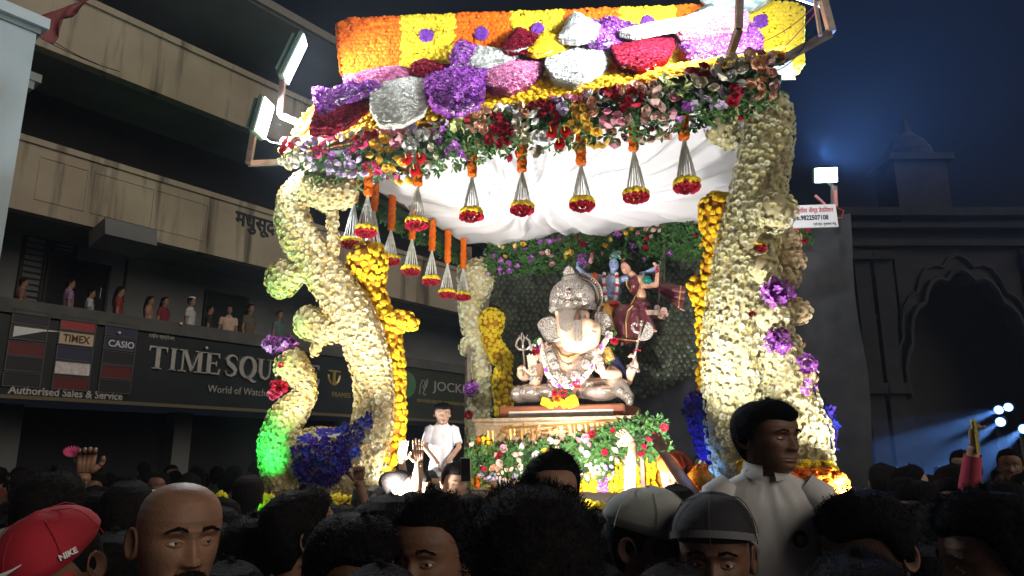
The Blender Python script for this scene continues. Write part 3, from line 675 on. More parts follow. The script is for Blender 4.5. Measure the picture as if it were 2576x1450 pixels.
bunch(pl, 'beak_rose', 703, 972, 15, 13, bL-.05, TR, [ROSE['red']], .03, 10); bunch(pl, 'beak_rose', 692, 992, 11, 11, bL-.05, TR, [ROSE['magenta']], .028, 6)
c, r = spx(728, 921, 8, bL); blossoms(pl, 'eye', [c-EY*.10], [-EY], .033, TR, [ROSE['red']], 1)

# ---- front-right peacock pillar ----
bR = .05
def cr(l, k=6, b=bR): return chain([spx(u, v, r, b) for u, v, r in l], k)
colA = cr([(1822, 285, 34), (1845, 262, 44), (1900, 255, 48), (1930, 285, 60), (1932, 340, 62), (1922, 400, 66), (1905, 500, 68), (1880, 620, 74), (1862, 740, 80), (1848, 850, 78), (1842, 960, 72), (1842, 1080, 66), (1850, 1180, 60)], 6)
bulbR = cr([(1822, 290, 44), (1815, 325, 40), (1838, 352, 26)], 4)
colB = cr([(1915, 700, 42), (1922, 760, 46), (1945, 800, 48), (1948, 850, 46), (1965, 912, 56), (1988, 1010, 66), (2012, 1090, 74), (2025, 1160, 66), (2010, 1200, 70)], 6)
ballR = [spx(1945, 526, 55, -.12), spx(1916, 676, 42, -.1), spx(1943, 792, 48, -.1)]
lowR = cr([(1880, 1130, 70), (1960, 1170, 70)], 5)
pr_ = covered('peacock_pillar', 'thick front pillar of stacked flower balls in pale chrysanthemums with a blue wing behind the boy in white', 'pillar',
    [dict(sph=colA+bulbR+colB+ballR+lowR, temps=TC, mats=[M_pale, M_creamc], d=.033, size=.022, n=300, sq=.75, nm='chrysanthemum'),
     dict(sph=[spx(1972, 610, 40, .25), spx(1982, 660, 40, .25), spx(1975, 700, 36, .25), spx(2006, 784, 32, .1), spx(1995, 867, 23, .05), spx(2029, 944, 25, .05)], temps=TC, mats=[M_pink_cream, M_pink_cream], d=.034, size=.021, n=120, sq=.9, nm='blush_blossom', cn='blush_core'),
     dict(sph=chain([spx(1806, 530, 44, .3), spx(1800, 575, 36, .3), spx(1797, 610, 20, .3), spx(1780, 700, 16, .3)], 4)+chain([spx(1757, 722, 25, .3), spx(1772, 770, 18, .3), spx(1771, 900, 14, .2), spx(1771, 1000, 14, .15)], 8), temps=TM, mats=[M_yel], d=.038, size=.026, n=180, sq=.9, nm='marigold', core=M_corey, cn='marigold_core')], Fl(3.4, 0, DZ))
for i, (u, v, ru) in enumerate(((1957, 736, 33), (1957, 860, 27), (2032, 914, 18), (2036, 975, 12))): bunch(pr_, 'orchid', u, v, ru, ru, -.12, TO, [M_pur, M_purw], .036, 30, i)
for i, (u, v, b) in enumerate(((1895, 796, -.24), (1912, 625, -.1), (1920, 632, -.1), (1908, 634, -.1))): 
    c, r = spx(u, v, 6, b); blossoms(pr_, 'rose', [c-EY*.05], [-EY+np.array([0, 0, .2])], .026, TR, [ROSE['red' if i != 1 else 'yellow']], 1)
wing = cr([(1748, 1015, 22), (1770, 1050, 36), (1790, 1090, 44), (1800, 1120, 42)], 5, .12)+cr([(1830, 1060, 44), (1830, 1110, 44)], 4, .12); wing2 = cr([(2076, 1030, 14), (2085, 1070, 16), (2082, 1130, 16)], 4, .1)
core(pr_, wing+wing2, M_blu, 'wing_core', .9); A, B = skin_points(wing, .032, (EY, .7), 3); blossoms(pr_, 'blue_orchid', A, B, .036, TO, [M_blu, M_blu2], 150)
A, B = skin_points(wing2, .032, (EY, .7), 4); blossoms(pr_, 'blue_orchid', A, B, .034, TO, [M_blu, M_blu2], 30)
# stepped flower base under the right pillar
base_r = thing('flower_base', 'glowing orange marigold block at the foot of the right pillar, yellow and dark bands beneath', 'flower base', Fl(3.7, -.3, 1.2))
sph = chain([spx(1930, 1235, 50, -.25), spx(2000, 1240, 48, -.25), spx(2090, 1236, 46, -.25)], 8); core(base_r, sph, M_corey); A, B = skin_points(sph, .043, (EY, .8), 5); blossoms(base_r, 'marigold', A, B, .030, TM, [M_ora], 150)
sph = chain([spx(1960, 1305, 30, -.22), spx(2060, 1300, 28, -.22), spx(2095, 1300, 22, -.22)], 6); core(base_r, sph, M_corey); A, B = skin_points(sph, .043, (EY, .8), 6); blossoms(base_r, 'yellow_marigold', A, B, .028, TM, [M_yel2], 70)
sph = chain([spx(1990, 1380, 46, -.2), spx(2100, 1370, 40, -.2)], 6); core(base_r, sph, M_corey); A, B = skin_points(sph, .043, (EY, .8), 7); blossoms(base_r, 'lower_marigold', A, B, .03, TM, [M_ora], 70)
bunch(base_r, 'purple_orchid', 2040, 1325, 22, 14, -.3, TO, [M_pur, M_purw], .035, 12)
sph = chain([spx(1885, 1186, 30, -.15), spx(1980, 1190, 26, -.15), spx(2080, 1188, 22, -.15)], 8); core(base_r, sph, M_corey); A, B = skin_points(sph, .045, (EY, .8), 8); blossoms(base_r, 'rim_marigold', A, B, .026, TM, [M_yel2], 60)
sph = chain([spx(1740, 1205, 26, .3), spx(1800, 1200, 24, .2)], 6); core(base_r, sph, M_corey); A, B = skin_points(sph, .045, (EY, .8), 8); blossoms(base_r, 'side_marigold', A, B, .026, TM, [M_ora], 40)
sph = chain([spx(1775, 1180, 22, .35), spx(1830, 1172, 22, .3)], 6); core(base_r, sph, M_core); A, B = skin_points(sph, .04, (EY, .8), 8); blossoms(base_r, 'cream_blossom', A, B, .024, TC, [M_cream, M_creamc], 40)

# ---- back-left pillar ----
Yb = 8.45
def cb(l, k=6): return chain([spx(u, v, r, 0, Yb) for u, v, r in l], k)
bk = cb([(1207, 690, 41), (1206, 732, 28)], 4)+cb([(1172, 680, 22), (1180, 740, 30), (1186, 800, 30), (1195, 860, 28), (1212, 940, 25), (1218, 1000, 25), (1214, 1070, 25)])+cb([(1178, 872, 24)])+cb([(1202, 942, 19)])+cb([(1204, 1010, 28), (1190, 1060, 20), (1192, 1100, 18)], 4)
yk = chain([spx(1236, 808, 32, 0, Yb-.1), spx(1232, 850, 22, 0, Yb-.1), spx(1256, 895, 24, 0, Yb-.1), spx(1272, 905, 18, 0, Yb-.1), spx(1264, 960, 24, 0, Yb-.1), spx(1270, 1045, 22, 0, Yb-.1)], 5)
bp_ = covered('flower_pillar', 'slim rear pillar beside the idol in greenish white blossoms with a yellow marigold strip', 'pillar',
    [dict(sph=bk, temps=TC, mats=[M_pale, M_pale], d=.039, size=.027, n=200, nm='chrysanthemum', sq=.8), dict(sph=yk, temps=TM, mats=[M_yel2], d=.043, size=.028, n=150, nm='marigold', core=M_corey, cn='marigold_core', sq=.8)], P(1200, 1100, Yb))
bunch(bp_, 'orchid', 1186, 980, 14, 14, 0, TO, [M_pur, M_purw], .04, 14, 0, 8.2)
mb = MB(); a_, b_ = P(1180, 870, 8.3), P(1180, 1000, 8.3); mb.beam(a_, b_, .04); mb.beam(P(1176, 880, 8.3), P(1196, 884, 8.3), .03); mb.build('stake', M_metal, bp_)
c = P(1178, 1045, 8.2); blossoms(bp_, 'rose', [c], [(0, -1, .2)], .05, TR, [ROSE['red']], 1)
# right rear pillar (mostly hidden)
mb = MB(); mb.box(Fl(WD-.05, DP-.1, 2.9), (.1, .1, 2.8), RFl); o = mb.build('rear_post', M_metal); props(o, 'thin steel post holding up the rear corner of the canopy beside the dark backdrop', 'post')

# ================= canopy =================
CZ = 4.28
can = thing('canopy_frame', 'rectangular steel frame that carries the flower roof above the idols', 'canopy', Fl(WD/2, DP/2, CZ))
mb = MB(); z = CZ+.1
for (a0, b0), (a1, b1) in (((-.02, 0), (-.02, DP)), ((0, DP), (WD, DP)), ((WD, 0), (WD, DP)), ((0, 0), (WD, 0))): mb.beam(Fl(a0, b0, z-.02), Fl(a1, b1, z-.02), .07, .05)
mb.build('frame', mat('wood_beam', (.16, .08, .05), (.10, .05, .035), .7, nscale=9), can)
for a in (0.02, WD-.02): mb = MB(); mb.beam(Fl(a, DP-.02, DZ), Fl(a, DP-.02, CZ), .06); mb.build('post', M_metal, can)
# drape of white cloth under the frame
NU, NV = 130, 90; V = []
gc = (1.55, 1.15)     # the point where the folds gather
for i in range(NU):
    for j in range(NV):
        a = WD*i/(NU-1); b = .03+(DP-.06)*j/(NV-1); ea = min(a, WD-a)/1.0; eb = min(b, DP-b)/.8
        e = min(1, max(0, ea))*min(1, max(0, eb)); e = e*e*(3-2*e)
        d = math.hypot(a-gc[0], b-gc[1]); th = math.atan2(b-gc[1], a-gc[0]); g = math.exp(-(d/.28)**2)
        amp = .052*min(1, d/.4)*math.exp(-max(0, d-1.0)*.7)*(.35+.65*min(1, max(0, (min(a, WD-a, DP-b, b)/.22))))
        nz = noise.noise(Vector((a*1.3, b*1.3, 3)))
        fold = amp*(math.sin(th*23+2.5*math.sin(3*th)+nz*3)+.5*math.sin(th*47+4*nz))
        swag = -.10*(.5+.5*math.cos((a/WD*3.05)*2*PI+PI))*math.exp(-((DP-b)/.35)**2)*min(1, max(0, ea*2))
        V.append(Fl(a, b, CZ+.06-.20*e*(1-.9*g)-.02+fold+swag+.05*nz*e))
mb = MB(); mb.grid(V, NU, NV)
cloth = petal('white_cloth', (.84, .83, .86), (.84, .83, .86), .65, sub=.25)
dr = mb.build('ceiling_drape', cloth, smooth=True); props(dr, 'white satin cloth gathered in radiating folds as the ceiling under the flower roof', 'drape')
# small ties hanging from the drape
for u, v, l in ((2083, 0, 0),): pass
# roof slab and slope
EZ = CZ+.08
roof = thing('flower_roof', 'sloping roof covered in yellow marigolds with thick petal shapes of white, purple, pink and dark red flowers', 'roof', Fl(WD/2, .6, EZ))
# slope surface: front edge to ridge, follows the long flat panel behind
RA, RB = P(858, 150, 6.25), P(2000, 150, 6.0)
def slope(a, t):     # a along the front, t 0..1 up the slope
    f0 = Fl(a, -.24, EZ-.06); k = (a+.25)/(WD+.45); r0 = RA*(1-k)+RB*k; r0 = np.array([r0[0], r0[1], 0]); top = np.array([r0[0], r0[1]-.1, 5.12])
    p = f0*(1-t)+top*t; p[2] += .10*math.sin(PI*t); return p
V = []; nu, nv = 60, 24
for i in range(nu):
    for j in range(nv): V.append(slope(-.2+(WD+.35)*i/(nu-1), j/(nv-1)))
V = np.array(V).reshape(nu, nv, 3); mb = MB(); mb.grid(V.reshape(-1, 3)-np.array([0, 0, .02]), nu, nv); 
low = V.reshape(-1, 3).copy(); low[:, 2] = low[:, 2]-.06; mb.grid(low, nu, nv); mb.build('slope', M_corey, roof)
pts = []; nr = []
for i in range(96):
    for j in range(34):
        a = -.2+(WD+.35)*(i+.5*(j % 2))/96; t = (j+.4)/34; p = slope(a, t); da = slope(a+.02, t)-p; dt = slope(a, t+.02)-p; n_ = np.cross(da, dt); n_ /= np.linalg.norm(n_); n_ *= np.sign(n_[2]); pts.append(p+rg.normal(0, .006, 3)); nr.append(n_)
pts = np.array(pts); nr = np.array(nr)
k = thin(pts, .037); blossoms(roof, 'marigold', pts[k], nr[k], .027, TM, [M_yel], 120)
# long back panel: rounded slab in orange and yellow blocks with purple dots
bpn = thing('back_panel', 'long upright panel of orange and yellow marigold blocks with purple dots atop the roof', 'panel', (RA+RB)/2)
PA = np.array([RA[0], RA[1], 0]); PB = np.array([RB[0], RB[1], 0]); pd = (PB-PA)/np.linalg.norm(PB-PA); pn = np.array([pd[1], -pd[0], 0]); 
def pan(u, v): return on(u, v, PA, pn)
tl_, tr_, bl_, br_ = pan(856, 66), pan(2010, 24), pan(868, 200), pan(2008, 185)
PW = np.linalg.norm((tr_-tl_)[:2]); 
def pq(s, t, off=0): return (tl_*(1-s)+tr_*s)*(1-t)+(bl_*(1-s)+br_*s)*t+pn*off
edges = [856, 1010, 1145, 1285, 1420, 1560, 1700, 1840, 2010]; cols_ = [M_ora, M_yel2, M_ora, M_yel2, M_ora, M_yel2, M_ora, M_yel2]
mb = MB(); V = []
for s_ in np.linspace(0.005, .995, 30):
    for a in np.linspace(0, 2*PI, 20, endpoint=False): V.append(pq(s_, .5-.5*math.sin(a)*.97, .085*math.cos(a)))
mb.grid(V, 30, 20, 0, True); mb.add([V[i] for i in range(20)], [tuple(range(20))]); mb.add([V[-20+i] for i in range(20)], [tuple(range(20))]); mb.build('slab', M_corey, bpn)
sv = [(e-856)/(2010-856) for e in edges]; A = []; B = []; Cc = []
dots = [(1073, 91), (1211, 86), (1353, 76), (1492, 66), (1630, 58), (1914, 54)]
HP_ = float(np.linalg.norm(tl_-bl_)); st_ = .041; NC = int(PW/st_); NR = int(HP_/(st_*.87))
for i in range(NC):
    for j in range(-3, NR+3):
        s_ = (i+.5*(j % 2)+.3)/NC
        if s_ > 1: continue
        edge = min(s_, 1-s_)*PW; t_ = (j+.5)/NR; shr = .08*max(0, 1-edge/.12)**2
        if j < 0: a = PI/2*(-j)/3; p = pq(s_, shr, .09)-pn*.09*(1-math.cos(a))*1.0+np.array([0, 0, .03*math.sin(a)]); p = p-pn*.03*(-j-1); n_ = pn*math.cos(a)+np.array([0, 0, math.sin(a)])
        elif j >= NR: a = PI/2*(j-NR+1)/3; p = pq(s_, 1-shr, .09)-pn*(.09*(1-math.cos(a))+.03*(j-NR)); n_ = pn*math.cos(a)-np.array([0, 0, math.sin(a)])
        else: p = pq(s_, shr+(1-2*shr)*t_, .09+.012*math.sin(PI*t_)); n_ = pn
        A.append(p+rg.normal(0, .004, 3)); B.append(n_)
        r_ = A[-1]-CAM; dd = r_[1]*cp_+r_[2]*sp_; uu = CX+FPX*r_[0]/dd; vv = CY-FPX*(-r_[1]*sp_+r_[2]*cp_)/dd
        ci = max(0, min(7, int(np.searchsorted(edges, uu))-1)); Cc.append(9 if any((uu-x)**2+((vv-y)*1.05)**2 < 14**2 for x, y in dots) else ci % 2)
A = np.array(A); B = np.array(B); Cc = np.array(Cc)
for s_ in (0, 1):    # rounded ends
    for j in range(14):
        for k2 in range(4): p = pq(s_, (j+.5)/14*.9+.05, -.06+.045*k2)+(pd if s_ else -pd)*.01; A = np.vstack([A, p]); B = np.vstack([B, pd if s_ else -pd]); Cc = np.append(Cc, s_ if s_ else 0)
for m_, mm, nm in ((0, M_ora, 'orange_marigold'), (1, M_yel2, 'yellow_marigold'), (9, petal('violet_bloom', (.12, .03, .28), (.2, .05, .36)), 'violet_bloom')):
    q = Cc == m_; blossoms(bpn, nm, A[q]+(B[q]*.008 if m_ == 9 else 0), B[q], .0275 if m_ != 9 else .026, TM, [mm], 90 if m_ != 9 else 60, .25)
DA = []
for x, y in dots:
    for k in range(19):
        r_ = 0 if k == 0 else 6.5 if k < 7 else 12.5; a = k*PI/3 if k < 7 else (k-7)*PI/6; DA.append(on(x+r_*math.cos(a), y+r_*math.sin(a), PA+pn*.125, pn))
blossoms(bpn, 'violet_bloom', DA, np.tile(pn, (len(DA), 1)), .021, TM, [petal('violet_disc', (.12, .03, .28), (.2, .05, .36))], 114, .2)
# petal flaps
def surf_t(u, v):
    """where the ray through the picture meets the slope"""
    best = None; r = ray(u, v); Vg = V_s.reshape(-1, 3)-CAM; t = Vg@r/(r@r); d = np.linalg.norm(Vg-t[:, None]*r, axis=1); i = int(np.argmin(d)); return V_s.reshape(-1, 3)[i], i
V_s = np.array([slope(-.25+(WD+.5)*i/119, j/59) for i in range(120) for j in range(60)])
FL = [ # (outline in picture, material, temps, size, lift, bulge)
 ([(935, 205), (1010, 190), (1078, 195), (1072, 240), (1060, 280), (1010, 305), (960, 308), (937, 270)], 'w', .12),
 ([(1078, 190), (1150, 168), (1225, 165), (1215, 210), (1195, 262), (1140, 280), (1095, 262), (1075, 225)], 'p', .12),
 ([(1225, 160), (1290, 142), (1368, 132), (1358, 180), (1335, 212), (1280, 230), (1235, 222), (1220, 190)], 'k', .12),
 ([(1378, 125), (1450, 112), (1538, 104), (1530, 150), (1505, 192), (1450, 214), (1400, 200), (1376, 165)], 'w', .13),
 ([(1542, 92), (1610, 72), (1694, 60), (1690, 110), (1665, 155), (1610, 178), (1565, 165), (1545, 130)], 'r', .12),
 ([(790, 305), (800, 270), (850, 245), (930, 232), (945, 245), (905, 280), (870, 310), (830, 325), (785, 325)], 'r', .09),
 ([(793, 225), (830, 232), (880, 215), (950, 207), (948, 222), (900, 236), (850, 250), (810, 272), (797, 250)], 'p', .12),
 ([(868, 172), (890, 190), (960, 182), (1035, 172), (1020, 195), (950, 208), (885, 218), (870, 200)], 'k', .12),
 ([(1035, 190), (1040, 165), (1065, 153), (1100, 165), (1145, 170), (1110, 190), (1060, 197)], 'r', .10),
 ([(1138, 160), (1145, 125), (1160, 104), (1190, 118), (1195, 135), (1175, 160), (1150, 168)], 'p', .12),
 ([(1165, 168), (1175, 135), (1200, 118), (1250, 125), (1300, 132), (1270, 152), (1200, 170)], 'w', .09),
 ([(1270, 125), (1285, 95), (1305, 73), (1345, 92), (1350, 100), (1320, 120), (1290, 128)], 'r', .10),
 ([(1330, 130), (1345, 98), (1370, 86), (1430, 102), (1425, 112), (1380, 130), (1345, 136)], 'y', .10),
 ([(1410, 98), (1425, 60), (1447, 29), (1470, 45), (1508, 65), (1500, 90), (1450, 103)], 'w', .14),
 ([(1480, 108), (1500, 70), (1525, 42), (1560, 55), (1625, 75), (1600, 95), (1540, 108)], 'p', .12),
 ([(1560, 80), (1640, 62), (1720, 48), (1800, 20), (1826, -4), (1835, 15), (1800, 42), (1700, 68), (1600, 88)], 'w2', .16),
 ([(1700, 68), (1790, 45), (1850, 12), (1880, 40), (1870, 70), (1780, 82), (1720, 88)], 'k2', .13),
 ([(1705, 80), (1780, 78), (1860, 66), (1890, 62), (1915, 100), (1905, 140), (1830, 138), (1740, 135), (1715, 110)], 'p', .12)]
FM = {'w': ([M_whi, M_whi], TC, .022), 'w2': ([M_whi, M_whi], TC, .024), 'p': ([M_pur, M_purw], TO, .034), 'k': ([M_pnk], TR, .025), 'k2': ([ROSE['pink']], TR, .026), 'r': ([M_dred], TR, .025), 'y': ([M_yel], TM, .024)}
M_foam = mat('foam_board', (.7, .7, .66), rough=.9)
def inpoly(x, y, pl):
    c = False; n = len(pl)
    for i in range(n):
        (xa, ya), (xb, yb) = pl[i], pl[(i+1) % n]
        if (ya > y) != (yb > y) and x < (xb-xa)*(y-ya)/(yb-ya+1e-12)+xa: c = not c
    return c
for fi, (poly, mk_, lift) in enumerate(FL):
    mats_, temps_, sz = FM[mk_]; c = np.mean(poly, axis=0); c3 = surf_t(*c)[0]; m_ = mpp(c3)
    # the flap is a bulging pad: every outline point placed on a plane through its middle that leans with the slope, then puffed
    nrm_ = np.array([-.1, -.62, .78]); nrm_ /= np.linalg.norm(nrm_); base = c3+nrm_*(lift*.45+.035)
    if fi >= 8: nrm_ = np.array([-.12, -.82, .56]); nrm_ /= np.linalg.norm(nrm_); base = on(c[0], c[1], PA, pn); base = on(c[0], c[1], PA+pn*(.26 if fi < 15 else .42), pn)
    o3 = [on(u, v, base, nrm_) for u, v in poly]; cen = np.mean(o3, axis=0); rad = np.mean([np.linalg.norm(q-cen) for q in o3])
    # 2D frame
    xx = np.cross(nrm_, [0, 0, 1.]); xx /= np.linalg.norm(xx); yy = np.cross(nrm_, xx); pl2 = [((q-cen)@xx, (q-cen)@yy) for q in o3]
    def h2(x, y):
        d = min(abs((xb-xa)*(y-ya)-(yb-ya)*(x-xa))/(math.hypot(xb-xa, yb-ya)+1e-9) for (xa, ya), (xb, yb) in zip(pl2, pl2[1:]+pl2[:1])); return lift*.42*math.sin(min(1, d/(rad*.6))*PI/2)
    K = 9; V = []
    for r_ in range(K+1):
        for (x, y) in pl2: s_ = r_/K; V.append(cen+(xx*x+yy*y)*s_+nrm_*(h2(x*s_, y*s_) if r_ < K else 0))
    mb = MB(); mb.grid(V, K+1, len(pl2), 0, True); mb.add([q-nrm_*.05 for q in V[-len(pl2):]], [tuple(range(len(pl2)))]); n0 = len(pl2); rim = V[-n0:]; mb.add(rim+[q-nrm_*.05 for q in rim], [(i, (i+1) % n0, n0+(i+1) % n0, n0+i) for i in range(n0)])
    fo = mb.build('petal_pad', M_foam, roof, smooth=True)
    g = []; xs = [p[0] for p in pl2]; ys = [p[1] for p in pl2]; st = sz*1.22
    y = min(ys); row = 0
    while y < max(ys):
        x = min(xs)+(row % 2)*st/2
        while x < max(xs):
            if inpoly(x, y, pl2): g.append((x, y))
            x += st
        y += st*.86; row += 1
    for (xa, ya), (xb, yb) in zip(pl2, pl2[1:]+pl2[:1]):
        n2 = max(1, int(math.hypot(xb-xa, yb-ya)/st))
        for k2 in range(n2): g.append((xa+(xb-xa)*k2/n2, ya+(yb-ya)*k2/n2))
    A = []; B = []
    for x, y in g:
        h = h2(x, y); e = .01; gx, gy = (h2(x+e, y)-h)/e, (h2(x, y+e)-h)/e; n_ = nrm_-xx*gx-yy*gy; n_ /= np.linalg.norm(n_); A.append(cen+xx*x+yy*y+nrm_*h+n_*.002); B.append(n_)
    for (xa, ya), (xb, yb) in zip(pl2, pl2[1:]+pl2[:1]):
        n2 = max(1, int(math.hypot(xb-xa, yb-ya)/(st*.8)))
        for k2 in range(n2):
            x, y = xa+(xb-xa)*(k2+.5)/n2, ya+(yb-ya)*(k2+.5)/n2; q_ = xx*x+yy*y; ql = np.linalg.norm(q_); A.append(cen+q_*(1+.004/ql)-nrm_*.026); B.append(q_/ql-nrm_*.15)
    blossoms(fo, 'blossom', A, B, sz, temps_, mats_, 16, .4)
# ================= garlands of roses and leaves =================
def garland(name, label, segs, b, density, clusters, rsize=.034, n=300, leafn=1.0, hang=0, seed=0, Yfn=None, thick=.10, group=None, leafsize=.055):
    """segs: (u, v_centre, half height) polyline in the float's cross plane b"""
    r = np.random.default_rng(seed); P3 = []; Hh = []
    for (u0, v0, h0), (u1, v1, h1) in zip(segs[:-1], segs[1:]):
        k = max(2, int(math.hypot(u1-u0, v1-v0)/12))
        for i in range(k):
            t = i/k; u, v, h = u0+(u1-u0)*t, v0+(v1-v0)*t, h0+(h1-h0)*t; q = onf(u, v, b) if Yfn is None else Yfn(u, v); P3.append((q, h*mpp(q), u, v))
    mid = P3[len(P3)//2][0]; t = thing(name, label, 'garland', mid, group)
    mb = MB(); pr = [p[0] for p in P3]; rr = [min(p[1]*.5, thick*.85) for p in P3]; mb.tube(pr, rr, 10, sq=1); mb.build('foliage_core', M_leafd, t, smooth=True)
    L = sum(np.linalg.norm(np.subtract(pr[i+1], pr[i])) for i in range(len(pr)-1)); Hm = np.mean([p[1] for p in P3])
    # leaves
    nl = int(L*Hm*2*900*leafn); A = []; B = []
    for _ in range(nl):
        i = int(r.integers(len(P3)-1)); q = P3[i][0]+(P3[i+1][0]-P3[i][0])*r.random(); h = P3[i][1]; z = r.uniform(-1.05-hang*r.random()**2, 1.0)
        out = math.sqrt(max(0, 1-min(1, abs(z))**2)); side = r.choice([-1, -1, -1, 1]); p = q+np.array([0, 0, z*h])+EY*side*thick*out*r.uniform(.6, 1.1); A.append(p)
        B.append(EY*side*(.4+out)+np.array([0, 0, z*.6-.2])+r.normal(0, .4, 3))
    blossoms(t, 'leaf_sprig', A, np.array(B), leafsize, TL, [M_leaf], 100, .5)
    # blooms by cluster colour
    cand = []; col = []
    for _ in range(int(L*Hm*2/(rsize*rsize)*density*3)):
        i = int(r.integers(len(P3)-1)); q0, h, u, v = P3[i]; q = q0+(P3[i+1][0]-q0)*r.random(); z = r.uniform(-.95, .95); out = math.sqrt(max(0, 1-z*z)); side = -1 if r.random() < .8 else 1
        p = q+np.array([0, 0, z*h])+EY*side*thick*(.62+.8*out); cand.append(p); vv = v-z*h/mpp(q0)
        w = [((u-c[0])**2+(vv-c[1])**2)/c[2]**2+r.normal(0, .12)+r.exponential(.10) for c in clusters]; col.append(int(np.argmin(w)))
    cand = np.array(cand); col = np.array(col); k = thin(cand, rsize*1.32, seed)
    k = k[r.random(len(k)) < density]
    tot = len(k); names = {'orchid': 'orchid', 'chrys': 'hydrangea'}
    for ci in sorted(set(clusters[c][3] for c in col[k])):
        kk = np.array([i for i in k if clusters[col[i]][3] == ci]); pts = cand[kk]; cen = np.array([min(((p-q[0])@(p-q[0]), j) for j, q in enumerate(P3))[1] for p in pts])
        nn = np.array([p-P3[j][0] for p, j in zip(pts, cen)])+EY*-.05+np.array([0, 0, -.03]); share = int(n*len(kk)/tot)
        if ci == 'purple': blossoms(t, 'orchid', pts, nn, .042, TO, [M_pur, M_purw], share)
        elif ci == 'lilacs': blossoms(t, 'orchid', pts, nn, .04, TO, [ROSE['lilac'], ROSE['lilac']], share)
        elif ci == 'green': blossoms(t, 'hydrangea', pts, nn, .04, TO, [petal('hydrangea_green', (.50, .60, .22), (.62, .70, .34)), M_pale], share)
        else: blossoms(t, ci+'_rose', pts, nn, rsize, TR, [ROSE[ci]], share)
    return t
fc = [(770, 352, 22, 'blush'), (745, 395, 20, 'dark'), (765, 420, 20, 'cream'), (730, 385, 10, 'dark'), (800, 375, 20, 'lilac'), (840, 355, 22, 'magenta'), (850, 400, 22, 'magenta'), (905, 340, 24, 'white'), (880, 410, 26, 'purple'), (905, 385, 14, 'purple'), (860, 440, 30, 'lilac'), (925, 430, 20, 'lilac'),
      (955, 350, 28, 'red'), (940, 395, 22, 'magenta'), (985, 400, 26, 'yellow'), (1000, 430, 22, 'yellow'), (1010, 345, 28, 'pink'), (1030, 390, 20, 'pink'), (1075, 330, 24, 'lilac'), (1085, 385, 34, 'white'), (1100, 410, 26, 'cream'), (1125, 310, 24, 'lilacs'), (1135, 370, 24, 'purple'), (1150, 400, 20, 'purple'), (960, 445, 20, 'magenta'),
      (1180, 350, 30, 'green'), (1190, 380, 20, 'green'), (1165, 295, 26, 'dark'), (1200, 320, 20, 'dark'), (1230, 320, 26, 'peach'), (1250, 280, 24, 'cream'), (1270, 330, 22, 'red'), (1300, 300, 28, 'white'), (1290, 335, 22, 'dark'), (1330, 285, 22, 'peach'), (1330, 350, 24, 'cream'), (1370, 330, 24, 'white'), (1370, 290, 26, 'dark'), (1400, 310, 26, 'dark'), (1440, 250, 26, 'pink'), (1465, 280, 26, 'pink'), (1430, 285, 20, 'lilac'),
      (1470, 320, 34, 'yellow'), (1450, 345, 20, 'yellow'), (1500, 245, 24, 'white'), (1510, 295, 24, 'peach'), (1540, 255, 24, 'dark'), (1535, 310, 22, 'pink'), (1590, 240, 24, 'peach'), (1610, 280, 22, 'red'), (1640, 250, 26, 'blush'), (1650, 300, 30, 'blush'), (1680, 300, 26, 'pink'), (1700, 220, 30, 'green'), (1720, 270, 20, 'green'), (1715, 300, 18, 'purple'),
      (1760, 195, 26, 'dark'), (1790, 240, 26, 'cream'), (1760, 250, 20, 'cream'), (1785, 270, 26, 'lilacs'), (1820, 200, 26, 'white'), (1850, 180, 26, 'cream'), (1890, 165, 26, 'blush'), (1830, 270, 14, 'red'), (1910, 200, 26, 'peach'), (1950, 190, 26, 'blush'), (1975, 215, 18, 'white')]
garland('rose_garland', 'thick garland of mixed roses and leaves along the front edge of the roof', [(742, 398, 40), (800, 404, 46), (900, 402, 54), (1000, 394, 52), (1090, 380, 52), (1180, 354, 54), (1300, 330, 50), (1450, 308, 52), (1600, 286, 54), (1720, 262, 58), (1800, 236, 62), (1900, 208, 60), (1972, 216, 50)], -.18, .97, fc, .040, 300, .5, .45, 3, thick=.13)
lg = lambda u, v: onz(u, v, CZ-.0) if False else Fl(-.06, max(0.0, min(DP, (u-905)/(1175-905)*DP)), CZ+.05)
def lgf(u, v):
    t_ = (u-900)/(1180-900); b_ = DP*t_*1.75/(1+.75*t_); return Fl(-.10, b_, CZ+.0)
garland('leaf_garland', 'leafy green garland with few blooms running back along the left side of the canopy', [(905, 470, 34), (960, 520, 34), (1020, 560, 34), (1090, 600, 32), (1175, 640, 30)], 0, .16, [(970, 520, 30, 'pink'), (985, 560, 30, 'purple'), (1040, 590, 30, 'white'), (1090, 620, 40, 'dark'), (1130, 640, 40, 'lilac'), (1160, 660, 30, 'blush')], .034, 60, 1.5, .6, 4, Yfn=lgf, thick=.10)
# back wall garland
YBk = 0
bcl = [(1240+45*i+rnd.uniform(-10, 10), 610+rnd.uniform(-30, 45), 20, rnd.choice(['yellow', 'pink', 'red', 'purple', 'purple', 'blush', 'dark', 'purple', 'yellow'])) for i in range(13) for _ in range(3)]
garland('wall_garland', 'dark leafy garland with scattered yellow and pink roses across the top of the backdrop', [(1225, 652, 40), (1300, 650, 40), (1400, 640, 40), (1500, 625, 46), (1600, 615, 46), (1700, 605, 44), (1800, 600, 46), (1900, 590, 40), (2010, 585, 30), (2050, 580, 14)], DP-.12, .34, bcl, .036, 140, 1.0, .2, 5, thick=.06)
